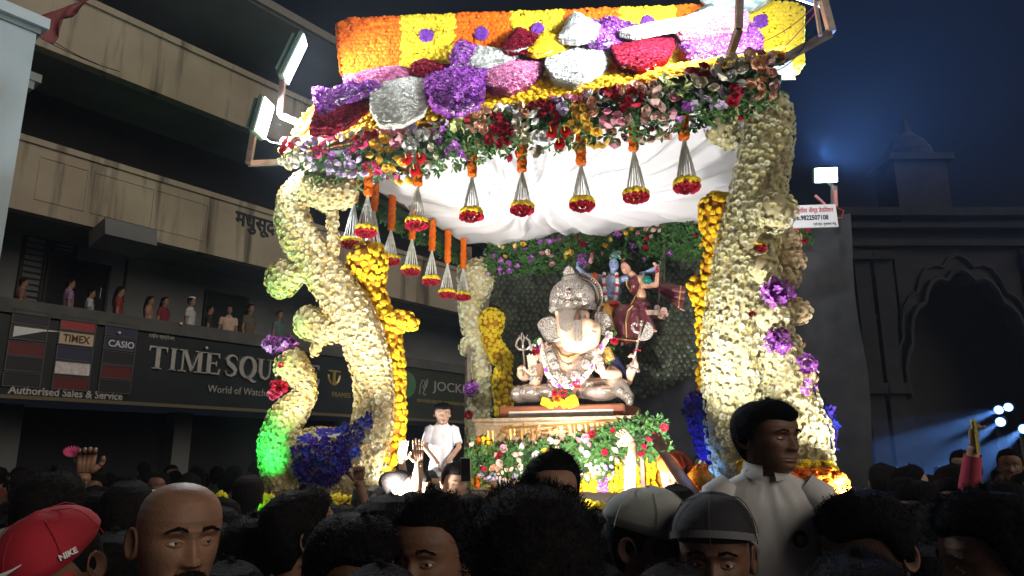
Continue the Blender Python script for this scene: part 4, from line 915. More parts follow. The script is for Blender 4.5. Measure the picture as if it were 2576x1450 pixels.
# anthuriums
def anth(u, v, b, rz):
    t = thing('anthurium', 'glossy', 'flower', onf(u, v, b)); return t
ant_m = mat('anthurium_red', (.5, .01, .015), rough=.25); 
spots_a = [('three glossy red anthuriums low in the garland beside the white roses', 1041, 412), ('three glossy red anthuriums in the middle of the garland beside yellow roses', 1405, 346)]
for lab, u0, v0 in spots_a:
    root = thing('anthurium_spray', lab, 'flower', onf(u0, v0, -.36), 'red anthurium sprays in the roof garland')
    for du, dv, a in ((-16, -12, .5), (18, -14, -.6), (4, 16, .1)):
        q = onf(u0+du, v0+dv, -.37); m_ = mpp(q)*17; mb = MB(); V = []
        for i in range(15):
            th = 2*PI*i/14; rr = 1-.28*abs(math.sin(th/2+.0))**6*0; x = .85*math.sin(th)*(1-.15*math.cos(th)); z = -math.cos(th)*1.05+.25*math.exp(-(x/.25)**2)*(1 if math.cos(th) < 0 else 0)*-1
            for s_ in (0, .5, 1): p = np.array([x*s_*math.cos(a)-z*s_*math.sin(a), 0, x*s_*math.sin(a)+z*s_*math.cos(a)]); V.append(q+RFl@(p*m_*np.array([1, 1, -1]))-EY*(.02*(1-(2*s_-1)**2)))
        mb.grid(V, 15, 3); mb.build('spathe', ant_m, root, smooth=True)
        mb = MB(); mb.tube([q-EY*.02, q-EY*.04+np.array([0, 0, m_*.7])], [m_*.10, m_*.04], 6); mb.build('spadix', ROSE['yellow'], root)

# ================= hanging tassels =================
def make_tassel(l_or, l_str, rad, seed, nstr=16):
    """local: hangs from z=0 downwards"""
    t = thing('tassel', '', 'tassel'); r = np.random.default_rng(seed)
    A = []; B = []
    for i in range(int(l_or/.013)):
        z = -i*.013
        for k in range(6): a = 2*PI*k/6+i*.5; w = .022*(1+.12*math.sin(i*1.1)); A.append((w*math.cos(a), w*math.sin(a), z)); B.append((math.cos(a), math.sin(a), 0))
    mb = MB(); mb.tube([(0, 0, .02), (0, 0, -l_or)], .02, 8); mb.build('marigold_string', M_ora, t); blossoms(t, 'marigold_string_cover', A, B, .017, TM, [M_ora], 0)
    mb = MB()
    for k in range(nstr):
        a = 2*PI*k/nstr; bow = r.uniform(.9, 1.1); pts = [np.array([.008*math.cos(a), .008*math.sin(a), -l_or+.01])]
        for i in range(1, 12):
            s_ = i/11; w = rad*(s_**.8)*.92*bow; pts.append(np.array([w*math.cos(a+.1*s_), w*math.sin(a+.1*s_), -l_or-l_str*s_]))
        mb.tube(pts, [.0028+.0022*(i % 2) for i in range(len(pts))], 4)
    st = mb.build('jasmine_strings', M_whi, t); st['kind'] = 'stuff'
    for ring, (n_, q, dz, m_) in enumerate(((11, 1.0, 0.0, 'yellow'), (12, .98, -.034, 'dark'), (6, .55, .012, 'yellow'), (6, .55, -.045, 'dark'))):
        A = []; B = []
        for k in range(n_): a = 2*PI*(k+.5*(ring % 2))/n_; A.append((rad*q*math.cos(a), rad*q*math.sin(a), -l_or-l_str+dz)); B.append((math.cos(a)*q, math.sin(a)*q, .45 if m_ == 'yellow' else -.45))
        mm = M_yel2 if m_ == 'yellow' else ROSE['dark'] if ring == 3 else ROSE['red']
        blossoms(t, m_+'_rose', A, B, .025, TR if m_ == 'dark' else TM, [mm], n_, .2)
        for o in [c for c in t.children if c.name.startswith('yellow_rose') and c.data.materials[0] == M_yel2 and ring == 0 and rnd.random() < 0]: pass
    return t
def dup(o, parent=None):
    c = o.copy(); C.objects.link(c); c.parent = parent
    for ch in list(o.children): dup(ch, c)
    return c
fr_t = [(928, 431, 495, 578, 'partly before the leaf garland', 0), (1052, 430, 470, 558, 'under the three low anthuriums', 0), (1188, 390, 447, 537, 'under the pale green hydrangea', 0), (1313, 376, 435, 522, 'before the fold centre of the cloth', 0), (1460, 345, 418, 511, 'under the yellow roses of the garland', 0), (1592, 315, 383, 490, 'below peach and blush roses', 0), (1717, 278, 355, 465, 'nearest the thick right pillar', 0)]
base_f = None
for i, (u, v0, v1, v2, lab, _) in enumerate(fr_t):
    q = onf(u, v0, -.12 if i else -.05); m_ = mpp(q); lo_, ls_ = (v1-v0)*m_*1.03, (v2-v1)*m_*1.03
    t = make_tassel(lo_+.06, ls_, .068*1.05, i); t.location = q+np.array([0, 0, .06]); props(t, 'front row jasmine tassel '+lab, None, 'flower tassels hanging along the front of the canopy')
side_t = [(892, 480, 512, 612, 'tassel tucked behind the cream pillar top at the canopy side'), (944, 470, 535, 626, 'tassel behind the first front one, above the big marigold ball'), (987, 503, 583, 655, 'tassel of the side row hanging clear beside the marigold ball'), (1038, 548, 605, 680, 'tassel of the side row straight below the second front tassel'), (1088, 576, 634, 705, 'middle tassel of the receding side row'), (1127, 600, 666, 738, 'tassel last but one in the receding side row'), (1166, 620, 678, 744, 'last tassel of the side row, before the pale rear pillar ball')]
for i, (u, v0, v1, v2, lab) in enumerate(side_t):
    q = on(u, v0, Fl(.08, 0, 0), EX); m_ = mpp(q); t = make_tassel((v1-v0)*m_+.08, (v2-v1)*m_, .078, 20+i, 14); t.location = q+np.array([0, 0, .08]); props(t, lab, None, 'flower tassels hanging along the side of the canopy')

# ================= dark backdrop with peacock feathers =================
bd = thing('backdrop', 'tall black cloth backdrop behind the idols with an oval field of peacock feathers', 'backdrop', Fl(WD/2, DP, DZ))
mb = MB(); b0 = DP+.02
a0, a1 = .28, WD+.62; V = []
for i in range(60):
    for j in range(12): a = a0+(a1-a0)*i/59; V.append(Fl(a-.02*math.sin(j), b0+.012*math.sin(i*1.3+.5*math.sin(j))*(1-j/14), DZ-.3+(CZ-DZ+.2)*j/11))
mb.grid(V, 60, 12); V2 = [np.array(v)+EY*.05 for v in V]; mb.grid(V2, 60, 12); mb.build('cloth', mat('black_cloth', (.035, .037, .045), (.05, .052, .06), .9, nscale=6), bd, smooth=True)
M_fe = petal('feather_barb', (.045, .060, .028), (.085, .068, .034), .85); M_fb = mat('feather_eye', (.02, .07, .09), rough=.3); M_fc = mat('feather_ring', (.08, .10, .05), rough=.35); M_fd = mat('feather_core', (.01, .015, .07), rough=.3)
def t_feather(seed):
    r = random.Random(seed); V = []; F = []; M = []
    def ell(cx, cy, rx, ry, z, m, n=8):
        b = len(V); V.extend([(cx+rx*math.cos(2*PI*k/n), cy+ry*math.sin(2*PI*k/n), z) for k in range(n)]+[(cx, cy, z+.03)])
        for k in range(n): F.append((b+k, b+(k+1) % n, b+n)); M.append(m)
    for k in range(9):
        a = PI*(-.15+1.3*k/8)+PI; b = len(V); c_, s_ = math.cos(a), math.sin(a); q = r.uniform(.9, 1.25)
        V.extend([(-.1*s_, .1*c_, 0), (q*c_, q*s_*1.2, .12), (.1*s_, -.1*c_, 0)]); F.append((b, b+1, b+2)); M.append(0)
    ell(0, .1, .50, .62, .06, 0); ell(0, .05, .36, .46, .12, 2); ell(0, 0, .26, .30, .17, 1); ell(0, -.04, .12, .14, .22, 3)
    return np.array(V, float), np.array(F), np.array(M)
TF = [t_feather(i) for i in range(3)]
A = []; outline = [(1235, 660), (1240, 760), (1290, 800), (1300, 980), (1600, 1012), (1690, 990), (1765, 962), (1780, 640), (1840, 560), (1240, 560)]
qs = []; row = 0; v = 1010
while v > 575:
    u = 1236+(row % 2)*7
    while u < 1900:
        du = (u-1505)/300; dv = (v-760)/248
        if (v < 800 or du*du*.9+dv*dv < 1.08) and u > 1238: q = onf(u+rnd.uniform(-3, 3), v+rnd.uniform(-3, 3), DP-.03); qs.append(q)
        u += 13.5
    v -= 11.5; row += 1
qs = np.array(qs); nn = -EY+rg.normal(0, .08, qs.shape)
fr_ = frames(np.tile(-EY, (len(qs), 1)), np.full(len(qs), 0.)); 
_old = frames
def frames(N, spin=None): return _old(N, rg.normal(0, .7, len(N))+PI if FEATH else spin)
FEATH = True; blossoms(bd, 'feather', qs, nn, .046, TF, [M_fe, M_fb, M_fc, M_fd], 300, .07); FEATH = False

# ================= plinth =================
pla, plb = P(1198, 1062, 6.6), None; PZ = 2.13; Pa = P(1198, 1066, 6.6); Pa[2] = PZ; LW = 1.46; DPp = 1.0
def pf(x, y, z): return np.array([Pa[0], Pa[1], 0])+EX*x+EY*y+np.array([0, 0, z])
ped = thing('gold_plinth', 'embossed gold plinth with raised Marathi letters under the seated elephant idol', 'plinth', pf(LW/2, .5, DZ))
M_brass = mat('embossed_gold', (.36, .26, .16), (.48, .36, .24), .45, .5, nscale=35, bump=.6, bscale=70); M_br2 = mat('bright_gold', (.85, .46, .12), rough=.28, metal=.85)
mb = MB(); mb.box(pf(LW/2, DPp/2, (DZ+PZ)/2-.02), (LW, DPp, PZ-DZ-.02), RFl); mb.build('body', M_brass, ped)
for nm, z0, z1, ex in (('cornice', PZ-.03, PZ, .03), ('moulding', PZ-.065, PZ-.035, .012), ('moulding', PZ-.29, PZ-.265, .015), ('base', DZ, DZ+.05, .02)):
    mb = MB(); mb.box(pf(LW/2, DPp/2, (z0+z1)/2), (LW+2*ex, DPp+2*ex, z1-z0), RFl, bev=.004); mb.build(nm, M_brass, ped)
def plq(u, v): 
    return on(u, v, pf(0, -.006, 0), EY)
def cropu(x, y): return 1187.1+x*.196, 1010.3+y*.196    # from the enlarged crop to the frame
strokes = [[(205, 375), (215, 520)], [(262, 378), (268, 520)],
 [(365, 320), (420, 360), (330, 465)], [(362, 360), (470, 425), (400, 500)], [(440, 330), (360, 420)], [(445, 345), (850, 325)], [(490, 345), (500, 500)], [(450, 330), (480, 312), (520, 318), (530, 345)],
 [(545, 345), (552, 440), (630, 440)], [(632, 345), (638, 480)], [(560, 400), (640, 400)], [(660, 300), (672, 310), (684, 300), (672, 290), (660, 300)], [(690, 345), (700, 420), (760, 425), (740, 470)], [(770, 340), (776, 480)], [(800, 400), (850, 395)], [(830, 335), (835, 490)],
 [(880, 322), (1000, 315)], [(885, 385), (980, 378)], [(885, 430), (985, 430)], [(1000, 310), (1950, 232)], [(1075, 330), (1035, 345), (1025, 380), (1050, 405), (1090, 400), (1110, 375), (1105, 345), (1075, 330)], [(1170, 320), (1215, 318), (1225, 345), (1185, 362), (1235, 370), (1240, 400), (1195, 425)],
 [(1290, 300), (1295, 400)], [(1335, 300), (1340, 395)], [(1400, 290), (1430, 320), (1435, 360), (1400, 380), (1380, 400), (1410, 405)], [(1490, 285), (1495, 390)], [(1580, 275), (1585, 385)], [(1640, 270), (1645, 380), (1700, 375)], [(1720, 262), (1725, 380)], [(1790, 330), (1860, 318), (1850, 350)], [(1885, 245), (1895, 360)], [(1860, 235), (1845, 210), (1865, 188), (1900, 190), (1925, 232)]]
mb_l = []
for st in strokes:
    mb = MB(); mb.tube([plq(*cropu(x, y)) for x, y in st], .011, 5); mb.build('letter_stroke', M_br2, ped)
# low wooden seat
seat = thing('wooden_seat', 'low reddish wooden seat with a pale inset between the idol and its plinth', 'seat', pf(.65, .4, PZ))
Mw = mat('red_wood', (.28, .09, .04), (.20, .06, .03), .35, nscale=5, coat=.4)
mb = MB(); mb.box(pf(LW*.5, .46, PZ+.055), (1.16, .62, .11), RFl, bev=.012); mb.build('frame', Mw, seat)
mb = MB(); mb.box(pf(LW*.5, .155, PZ+.04), (.96, .012, .05), RFl); mb.build('inset', mat('pale_inset', (.5, .45, .4)), seat)
mb = MB(); mb.box(pf(.9, .48, PZ+.009), (.9, .66, .018), RFl); mb.build('mat', M_black, seat)
# flower dressing of the plinth
Yp = lambda u, v: on(u, v, pf(0, -.10, 0), EY)
pc = [(1215+rnd.uniform(0, 430), 1085+rnd.uniform(0, 110), 24, rnd.choice(['blush', 'pink', 'blush', 'cream', 'red', 'white', 'blush', 'peach', 'pink', 'dark', 'yellow'])) for _ in range(46)]
garland('plinth_garland', 'leafy garland with blush, pink and red roses laid around the front of the gold plinth', [(1172, 1158, 50), (1240, 1160, 36), (1320, 1152, 34), (1400, 1142, 34), (1480, 1130, 40), (1560, 1115, 48), (1640, 1095, 56), (1690, 1100, 40)], 0, .36, pc, .034, 160, .9, .25, 8, Yfn=Yp, thick=.07, leafsize=.06)
garland('lower_garland', 'band of small white filler flowers and blush roses under the plinth garland', [(1215, 1180, 34), (1300, 1195, 30), (1400, 1190, 30), (1480, 1175, 32), (1560, 1170, 30)], 0, .8, [(1215+rnd.uniform(0, 360), 1160+rnd.uniform(0, 50), 20, rnd.choice(['blush', 'white', 'white', 'cream', 'lilac', 'dark', 'pink'])) for _ in range(30)], .022, 120, .4, .1, 9, Yfn=lambda u, v: on(u, v, pf(0, -.08, 0), EY), thick=.05)
# marigold strings hanging down to the deck
cur = thing('marigold_curtain', 'curtain of yellow, orange and purple flower strings hanging before the plinth', 'curtain', pf(.7, -.05, DZ))
for i in range(34):
    u = 1203+i*13.3; q = on(u, 1140, pf(0, -.06, 0), EY); top = q[2] if i > 2 else on(u, 1105, pf(0, -.06, 0), EY)[2]; A = []; B = []; z = top
    while z > DZ+.02: A += [q*np.array([1, 1, 0])+np.array([0, 0, z])+rg.normal(0, .004, 3)]; B += [-EY+rg.normal(0, .3, 3)]; z -= .032
    mm = [M_pur, M_purw] if i in (23, 24, 31) else [M_ora] if i in (0, 12, 13) else [M_yel]
    A = np.array(A); o_n = 5
    if len(A): blossoms(cur, 'flower_string', A, np.array(B), .024, TO if i in (23, 24, 31) else TM, mm, o_n, .2)
mb = MB(); mb.box(pf(LW/2+.1, .02, (DZ+PZ)/2-.15), (LW+.3, .03, PZ-DZ-.3), RFl); mb.build('backing', M_corey, cur)
mb = MB()
for x in (1.36, 1.5): mb.box(pf(x, -.1, DZ+.22), (.03, .03, .5), RFl)
mb.build('frame', M_metal, ped)

# ================= flood lights and arms =================
M_box = mat('galvanised_arm', (.28, .24, .22), (.2, .14, .11), .45, .5, nscale=14); M_case = mat('lamp_case', (.05, .09, .07), rough=.5)
def flood(label, c, aim, w, h, power, est, col=(.86, .93, 1), arm=None, size=None, spot=1.0, vis=True):
    c = np.asarray(c, float); d = np.asarray(aim, float)-c; d /= np.linalg.norm(d); x = np.cross(d, [0, 0, 1.]); x /= np.linalg.norm(x); y = np.cross(x, d); R = np.array([x, y, d]).T
    t = thing('flood_light', label, 'flood light', c)
    mb = MB(); mb.box(c-d*.03, (w, h, .05), R, bev=.01); mb.build('housing', M_case, t)
    mb = MB(); mb.box(c+d*.002, (w*.9, h*.9, .008), R); mb.build('lamp_glass', emis('led_panel', col, est), t)
    for k in range(5): mb = MB(); mb.box(c-d*.075+x*(w*(k/4-.5)*.8), (.008, h*.8, .04), R); mb.build('fin', M_case, t)
    if arm:
        for a, b in zip(arm[:-1], arm[1:]): mb = MB(); mb.beam(a, b, .045); mb.build('arm', M_box, t)
        mb = MB(); mb.beam(arm[0]-np.array([0, 0, .02]), c-d*.05, .03); mb.build('bracket', M_case, t)
    if power:
        l = bpy.data.lights.new('flood_lamp', 'AREA'); l.shape = 'RECTANGLE'; l.size = w*.9; l.size_y = h*.9; l.energy = power; l.color = col; l.spread = math.radians(150)
        o = bpy.data.objects.new('flood_lamp', l); C.objects.link(o); o.parent = t; o.matrix_local = Matrix(np.block([[np.array([x, -y, -d]).T, (d*.02)[:, None]], [np.zeros((1, 3)), np.ones((1, 1))]]).tolist())
    return t
YL1 = 5.75
flood('tall thin flood light on a bent arm above the left end of the roof', P(744, 150, YL1), P(744, 150, YL1)+np.array([1, .12, -.35]), .2, .46, 32, 12, arm=[P(712, 195, YL1), P(705, 290, YL1), P(850, 352, 5.9)])
flood('lower flood light on an L shaped arm beside the rose garland', P(666, 298, 5.7), P(666, 298, 5.7)+np.array([1, -.12, -.2]), .2, .34, 210, 12, arm=[P(640, 325, 5.7), P(626, 412, 5.7), P(722, 408, 5.95)])
# right arms (lamps face the roof, cut by the frame edge)
flood('flood light on the leaning beam above the right pillar, facing down on the roof', P(1868, -62, 4.35), P(1560, 150, 5.3), .34, .26, 95, 10, arm=[P(1862, -40, 4.3), P(1858, 75, 4.3), P(1830, 160, 4.45)])
flood('flood light at the tip of the long slanted arm, wires running back to the roof', P(2030, -20, 4.3), P(1700, 250, 5.6), .26, .2, 34, 10, arm=[P(2068, -10, 4.25), P(2092, 82, 4.25), P(1955, 158, 4.45)])
mb = MB(); mb.beam(P(2050, 0, 4.2), P(2064, 90, 4.2), .02); o = mb.build('lamp_stay', M_box); props(o, 'thin grey stay beside the tip of the long slanted arm', 'stay')
for a, b, col_, sg, lab in ((P(2055, 10, 4.25), P(1920, 105, 4.5), (.35, .02, .03), .03, 'upper red wire from the arm tip to the roof corner'), (P(2065, 12, 4.25), P(1960, 130, 4.5), (.35, .02, .03), .02, 'lower red wire from the arm tip across the yellow panel'), (P(2040, 88, 4.3), P(1895, 170, 4.5), (.01, .01, .01), .12, 'black cable looping over the yellow panel end')):
    mb = MB(); mb.tube(cable(a, b, sg, 0), .004, 4); o = mb.build('wire', mat('wire_'+lab[:5], col_)); props(o, lab, 'wire')
mb = MB(); mb.tube([P(662, 343, 5.7), P(680, 358, 5.75), P(700, 362, 5.8), P(735, 372, 5.9)], .005, 4); o = mb.build('wire', M_whi); props(o, 'white lamp wire drooping from the lower left flood light to the roses', 'wire')
# striped dome fabric above the roof
dm = thing('cloth_dome', 'swirled pale blue and white cloth dome just above the roof at the top edge', 'decoration', P(1855, -5, 5.6))
q = P(1855, -30, 5.7); m_ = mpp(q)
blu_w = bpy.data.materials.new('swirl_cloth'); blu_w.use_nodes = True; nt = blu_w.node_tree; wv = nt.nodes.new('ShaderNodeTexWave'); wv.inputs['Scale'].default_value = 9; wv.inputs['Distortion'].default_value = 6; wv.bands_direction = 'Z'
tcn = nt.nodes.new('ShaderNodeTexCoord'); nt.links.new(tcn.outputs['Object'], wv.inputs[0]); rmp = nt.nodes.new('ShaderNodeMixRGB'); rmp.inputs[1].default_value = (.75, .8, .85, 1); rmp.inputs[2].default_value = (.25, .5, .55, 1); nt.links.new(wv.outputs['Fac'], rmp.inputs[0]); nt.links.new(rmp.outputs[0], nt.nodes['Principled BSDF'].inputs[0])
mb = MB(); V = []
for i in range(16):
    for j in range(40): a = PI*i/15; b_ = 2*PI*j/40; r_ = 1+.03*math.sin(14*b_+5*a); V.append(q+m_*np.array([100*math.sin(a)*math.cos(b_)*r_, 70*math.sin(a)*math.sin(b_)*r_, 62*math.cos(a)]))
mb.grid(V, 16, 40, 0, True); mb.build('cloth', blu_w, dm, smooth=True)
# distant flood and decorator's sign beside the right pillar
YS = 6.6
flood('bright white flood light shining toward the crowd beside the decorator sign', P(2078, 441, YS), P(2078, 441, YS)+np.array([-.12, -1, -.22]), .225, .15, 0, 30, arm=[P(2098, 470, YS), P(2098, 520, YS)])
ds = thing('name_board', 'white board with red Marathi lettering and a phone number beside the right pillar', 'sign', P(2040, 545, YS-.3))
c0 = P(1940, 548, YS-.35); ux = P(2105, 543, YS-.35)-c0; wl2 = np.linalg.norm(ux); ux /= wl2; hgt = 60*mpp(c0)
nb = np.cross(ux, [0, 0, 1.]); Rb = np.array([ux, -nb, np.cross(ux, -nb)]).T
mb = MB(); mb.box(c0+ux*wl2/2, (wl2, .02, hgt), Rb, bev=.004); mb.build('board', mat('board_white', (.78, .78, .80)), ds)
Mred = mat('sign_red', (.5, .03, .05)); Mbk = mat('sign_black', (.02, .02, .03)); uyb = Rb[:, 2]
def st_(s, x0, x1, zc, h, m, bold=0): text(ds, 'lettering', s, c0+ux*(x0*wl2)+uyb*(zc-.5)*hgt+nb*.011, ux, uyb, (x1-x0)*wl2, h*hgt, m, .002, nb, bold)
st_('दी फ्लॉवर ॲण्ड डेकोरेशन', .30, .95, .58, .32, Mred, .01); st_('Mob.9822507108', .27, .86, .32, .22, Mbk, .03); st_('प्रो.प्रा. मुजावर चंदू', .62, .97, .06, .16, Mbk)
mb = MB(); mb.beam(P(2050, 492, YS-.3), P(2075, 515, YS-.3), .02); mb.beam(P(2100, 480, YS-.3), P(2102, 520, YS-.3), .03); mb.build('bracket', mat('pink_tape', (.6, .25, .25)), ds)
mb = MB(); mb.tube([P(2100, 520, YS-.3), P(2122, 530, YS-.3), P(2118, 548, YS-.3), P(2100, 550, YS-.3)], .005, 4); mb.build('wire', mat('red_wire', (.5, .06, .05)), ds)
mb = MB(); mb.ball(P(2066, 765, 7.4), (.035, .03, .10), 8); mb.ball(P(2064, 735, 7.4), (.03, .03, .05), 8); o = mb.build('cloth_knot', mat('pink_cloth', (.65, .25, .3), rough=.8)); props(o, 'pink cloth knot tied to the edge of the black backdrop', 'cloth')
# ================= stage lamps on the deck (all stand on the float) =================
ZV = np.array([0, 0, 1.])
LB = 1.5
M_can = mat('par_can', (.02, .02, .02), rough=.4)
def par(label, c, aim, power, col, cone=80, blend=.6, rad=.06, est=8, vis=True, srad=.05):
    c = np.asarray(c, float); d = np.asarray(aim, float)-c; d /= np.linalg.norm(d); x = np.cross(d, [0, 0, 1.]); x /= np.linalg.norm(x); y = np.cross(x, d); R = np.array([x, y, d]).T
    t = thing('par_lamp', label, 'stage lamp', c)
    mb = MB(); mb.lathe([(0, -rad*2.2), (rad*.7, -rad*2.1), (rad, -rad*1.2), (rad, -.004), (rad*.9, -.004), (rad*.85, -rad*.5)], c, 18, R=R); mb.build('can', M_can, t)
    mb = MB(); mb.lathe([(0, -rad*.4), (rad*.84, -rad*.45)], c, 18, R=R); mb.build('lens', emis('lamp_'+label[:6], col, est), t)
    mb = MB(); mb.tube([c-d*rad+x*rad*1.1, c-d*rad+x*rad*1.1-ZV*rad*1.4, c-d*rad-x*rad*1.1-ZV*rad*1.4, c-d*rad-x*rad*1.1], .007, 6); mb.build('yoke', M_can, t)
    l = bpy.data.lights.new('stage_lamp', 'SPOT'); l.energy = power*LB; l.color = col; l.spot_size = math.radians(cone); l.spot_blend = blend; l.shadow_soft_size = srad
    o = bpy.data.objects.new('stage_lamp', l); C.objects.link(o); o.parent = t; o.matrix_local = Matrix(np.block([[np.array([x, -y, -d]).T, (d*.02)[:, None]], [np.zeros((1, 3)), np.ones((1, 1))]]).tolist())
WW = (1, .93, .84); CWh = (.86, .92, 1)
par('white lamp on an outrigger near the plinth corner, aimed up at the idol', Fl(2.40, -.80, DZ+.06), P(1440, 900, 6.9), 260, WW, 76)
par('white lamp near the peacock pillar aimed across the deck at the idol', Fl(1.20, -.75, DZ+.06), P(1480, 880, 7.0), 230, WW, 76)
par('cool lamp behind the thick right pillar tilted straight up at the cloth ceiling', Fl(3.05, .55, DZ+.1), Fl(1.7, 1.3, CZ), 52, CWh, 130, .8)
par('cool lamp behind the peacock pillar tilted up at the cloth ceiling', Fl(.45, .75, DZ+.1), Fl(1.5, 1.2, CZ), 40, CWh, 130, .8)
par('lamp close to the inner foot of the peacock pillar washing it white', P(1010, 1262, 5.3), P(930, 1000, 5.75), 30, WW, 90, .8)
par('warm yellow lamp behind the belly of the peacock pillar under its hollow loop', Fl(.52, .16, 2.0), Fl(.5, .0, 2.7), 16, (1, .78, .12), 150, .9, rad=.03, est=2)
par('green lamp at the outer foot of the peacock pillar', P(622, 1285, 5.4), P(672, 1110, 5.95), 85, (.02, 1, .16), 62, .8)
par('second green lamp on the outer deck corner raking up the peacock neck', P(560, 1295, 5.2), P(715, 620, 6.0), 110, (.03, 1, .18), 34, .9)
par('blue lamp at the deck in front of the blue wing of the right pillar', P(1752, 1262, 4.5), P(1785, 1080, 4.9), 8, (.12, .3, 1), 60, .8)
par('harsh white lamp on the outer right corner scorching the pillar foot', P(2150, 1250, 4.0), P(2040, 1090, 4.5), 60, (1, .97, .86), 100, .8)
par('amber lamp tucked beside the orange marigold base at the right corner', P(2175, 1290, 3.9), P(2085, 1240, 4.2), 26, (1, .55, .15), 110, .9)
par('front lamp low on the deck aimed up at the right pillar and garland', Fl(2.95, -.8, 1.6), P(1880, 500, 4.5), 150, (1, .98, .90), 75, .8)
par('front lamp low on the deck aimed up at the left half of the garland', Fl(1.15, -.85, 1.6), P(1080, 350, 5.3), 330, (1, .97, .92), 85, .8)
par('front lamp low on the deck aimed up at the peacock pillar', Fl(.2, -.85, 1.56), P(830, 640, 5.8), 100, (1, .95, .78), 80, .8)
par('lamp on the deck edge washing the plinth flowers and the man in orange', P(1575, 1262, 4.6), P(1640, 1130, 5.6), 110, (1, .9, .76), 80, .8)
for a_ in (2.40, 1.20, 2.95, 1.15, .2):
    mb = MB(); mb.beam(Fl(a_, -.33, DZ-.12), Fl(a_, -.82, DZ-.12), .04); mb.beam(Fl(a_, -.80, DZ-.12), Fl(a_, -.80, DZ-.02), .03); mb.build('outrigger', M_can, deck)
# ================= hands =================
def hand_caps(w, d, n, s=.18, curl=.3, thumb=1, spread=.12, tcurl=.3):
    """capsules of a hand: wrist w, finger direction d, palm side n, length s; thumb on side thumb*(d x n)"""
    w = np.asarray(w, float); d = np.asarray(d, float); d = d/np.linalg.norm(d); n = np.asarray(n, float); n = n-d*(n@d); n /= np.linalg.norm(n); sd = np.cross(d, n)*thumb
    out = [(w-d*.02*s/.18, .15*s, w+d*.06*s, .155*s)]
    for k, (o, L, r) in enumerate(((.155, .40, .052), (.052, .45, .055), (-.052, .42, .052), (-.15, .33, .045))):
        b = w+d*.50*s+sd*o*s; out.append((w+d*.08*s+sd*o*.7*s, .075*s, b, .066*s)); dd = d+sd*o*spread*4; dd /= np.linalg.norm(dd); p = b
        for j, f in enumerate((.45, .32, .23)):
            a = curl*(1.0 if j == 0 else 1.25); dd = dd*math.cos(a)+n*math.sin(a)*1.0 if j == 0 else None or (dd_*math.cos(a)+nn_*math.sin(a)); dd /= np.linalg.norm(dd)
            nn_ = n*math.cos(0)-dd*(n@dd); nn_ = nn_/max(np.linalg.norm(nn_), 1e-6) if (n@d)*0+np.linalg.norm(n-dd*(n@dd)) > .15 else -d; dd_ = dd
            q = p+dd*L*f*s; out.append((p, r*s*(1-.10*j), q, r*s*(.92-.12*j))); p = q
    b = w+d*.10*s+sd*.12*s; t1 = b+(d*.55+sd*.75+n*.1)*.24*s; t2 = t1+(d*(.9-tcurl)+sd*.3+n*tcurl)*.17*s; t3 = t2+(d*(1-tcurl)+n*tcurl*1.6-sd*.1)*.13*s
    out += [(b, .085*s, t1, .066*s), (t1, .062*s, t2, .056*s), (t2, .056*s, t3, .045*s)]
    return out
# ================= materials =================
M_isk = mat('idol_skin', (.78, .46, .31), (.80, .52, .37), .28, nscale=3, coat=.3)
def filigree(name, c1, c2, sc=45, metal=.35, rough=.3, bump=.8):
    m = mat(name, c1, rough=rough, metal=metal); nt = m.node_tree; L = nt.links; b = nt.nodes['Principled BSDF']
    tc = nt.nodes.new('ShaderNodeTexCoord'); v = nt.nodes.new('ShaderNodeTexVoronoi'); v.inputs['Scale'].default_value = sc; v.feature = 'DISTANCE_TO_EDGE'; L.new(tc.outputs['Object'], v.inputs[0])
    r = nt.nodes.new('ShaderNodeMapRange'); r.inputs[2].default_value = .14; L.new(v.outputs[0], r.inputs[0]); x = nt.nodes.new('ShaderNodeMixRGB'); x.inputs[1].default_value = (*c2, 1); x.inputs[2].default_value = (*c1, 1)
    L.new(r.outputs[0], x.inputs[0]); L.new(x.outputs[0], b.inputs['Base Color']); bp = nt.nodes.new('ShaderNodeBump'); bp.inputs['Strength'].default_value = bump; bp.inputs['Distance'].default_value = .008; L.new(r.outputs[0], bp.inputs['Height']); L.new(bp.outputs[0], b.inputs['Normal'])
    return m
M_fil = filigree('chased_silver', (.62, .57, .52), (.16, .12, .10)); M_filf = filigree('fine_silver', (.50, .43, .37), (.12, .09, .07), 90)
M_sil = mat('polished_silver', (.66, .60, .54), (.45, .36, .29), .2, .7, nscale=6, bump=.35, bscale=22); M_gd = filigree('gold_mesh', (.80, .52, .14), (.35, .2, .04), 60)
gq = pf(.70, .42, PZ)
def G(u, v, o=0.): return on(u, v, gq+EY*o, EY)
def gc_(x, y, o=0.): return G(1199.7+.331*x, 593.5+.331*y, o)
gm = mpp(gq); cm = gm*.331     # metres per crop pixel
XG = EX; ZG = np.array([0, 0, 1.])
gan = thing('elephant_idol', 'seated elephant headed idol in silver crown, ear plates and robes on the gold plinth', 'idol', gq)
E3 = lambda x, y, z: (x, y, z)
def el(x, y, rx, ry, rz, o, R=None): return (gc_(x, y, o), (rx*cm, rz, ry*cm), RFl if R is None else RFl@R)
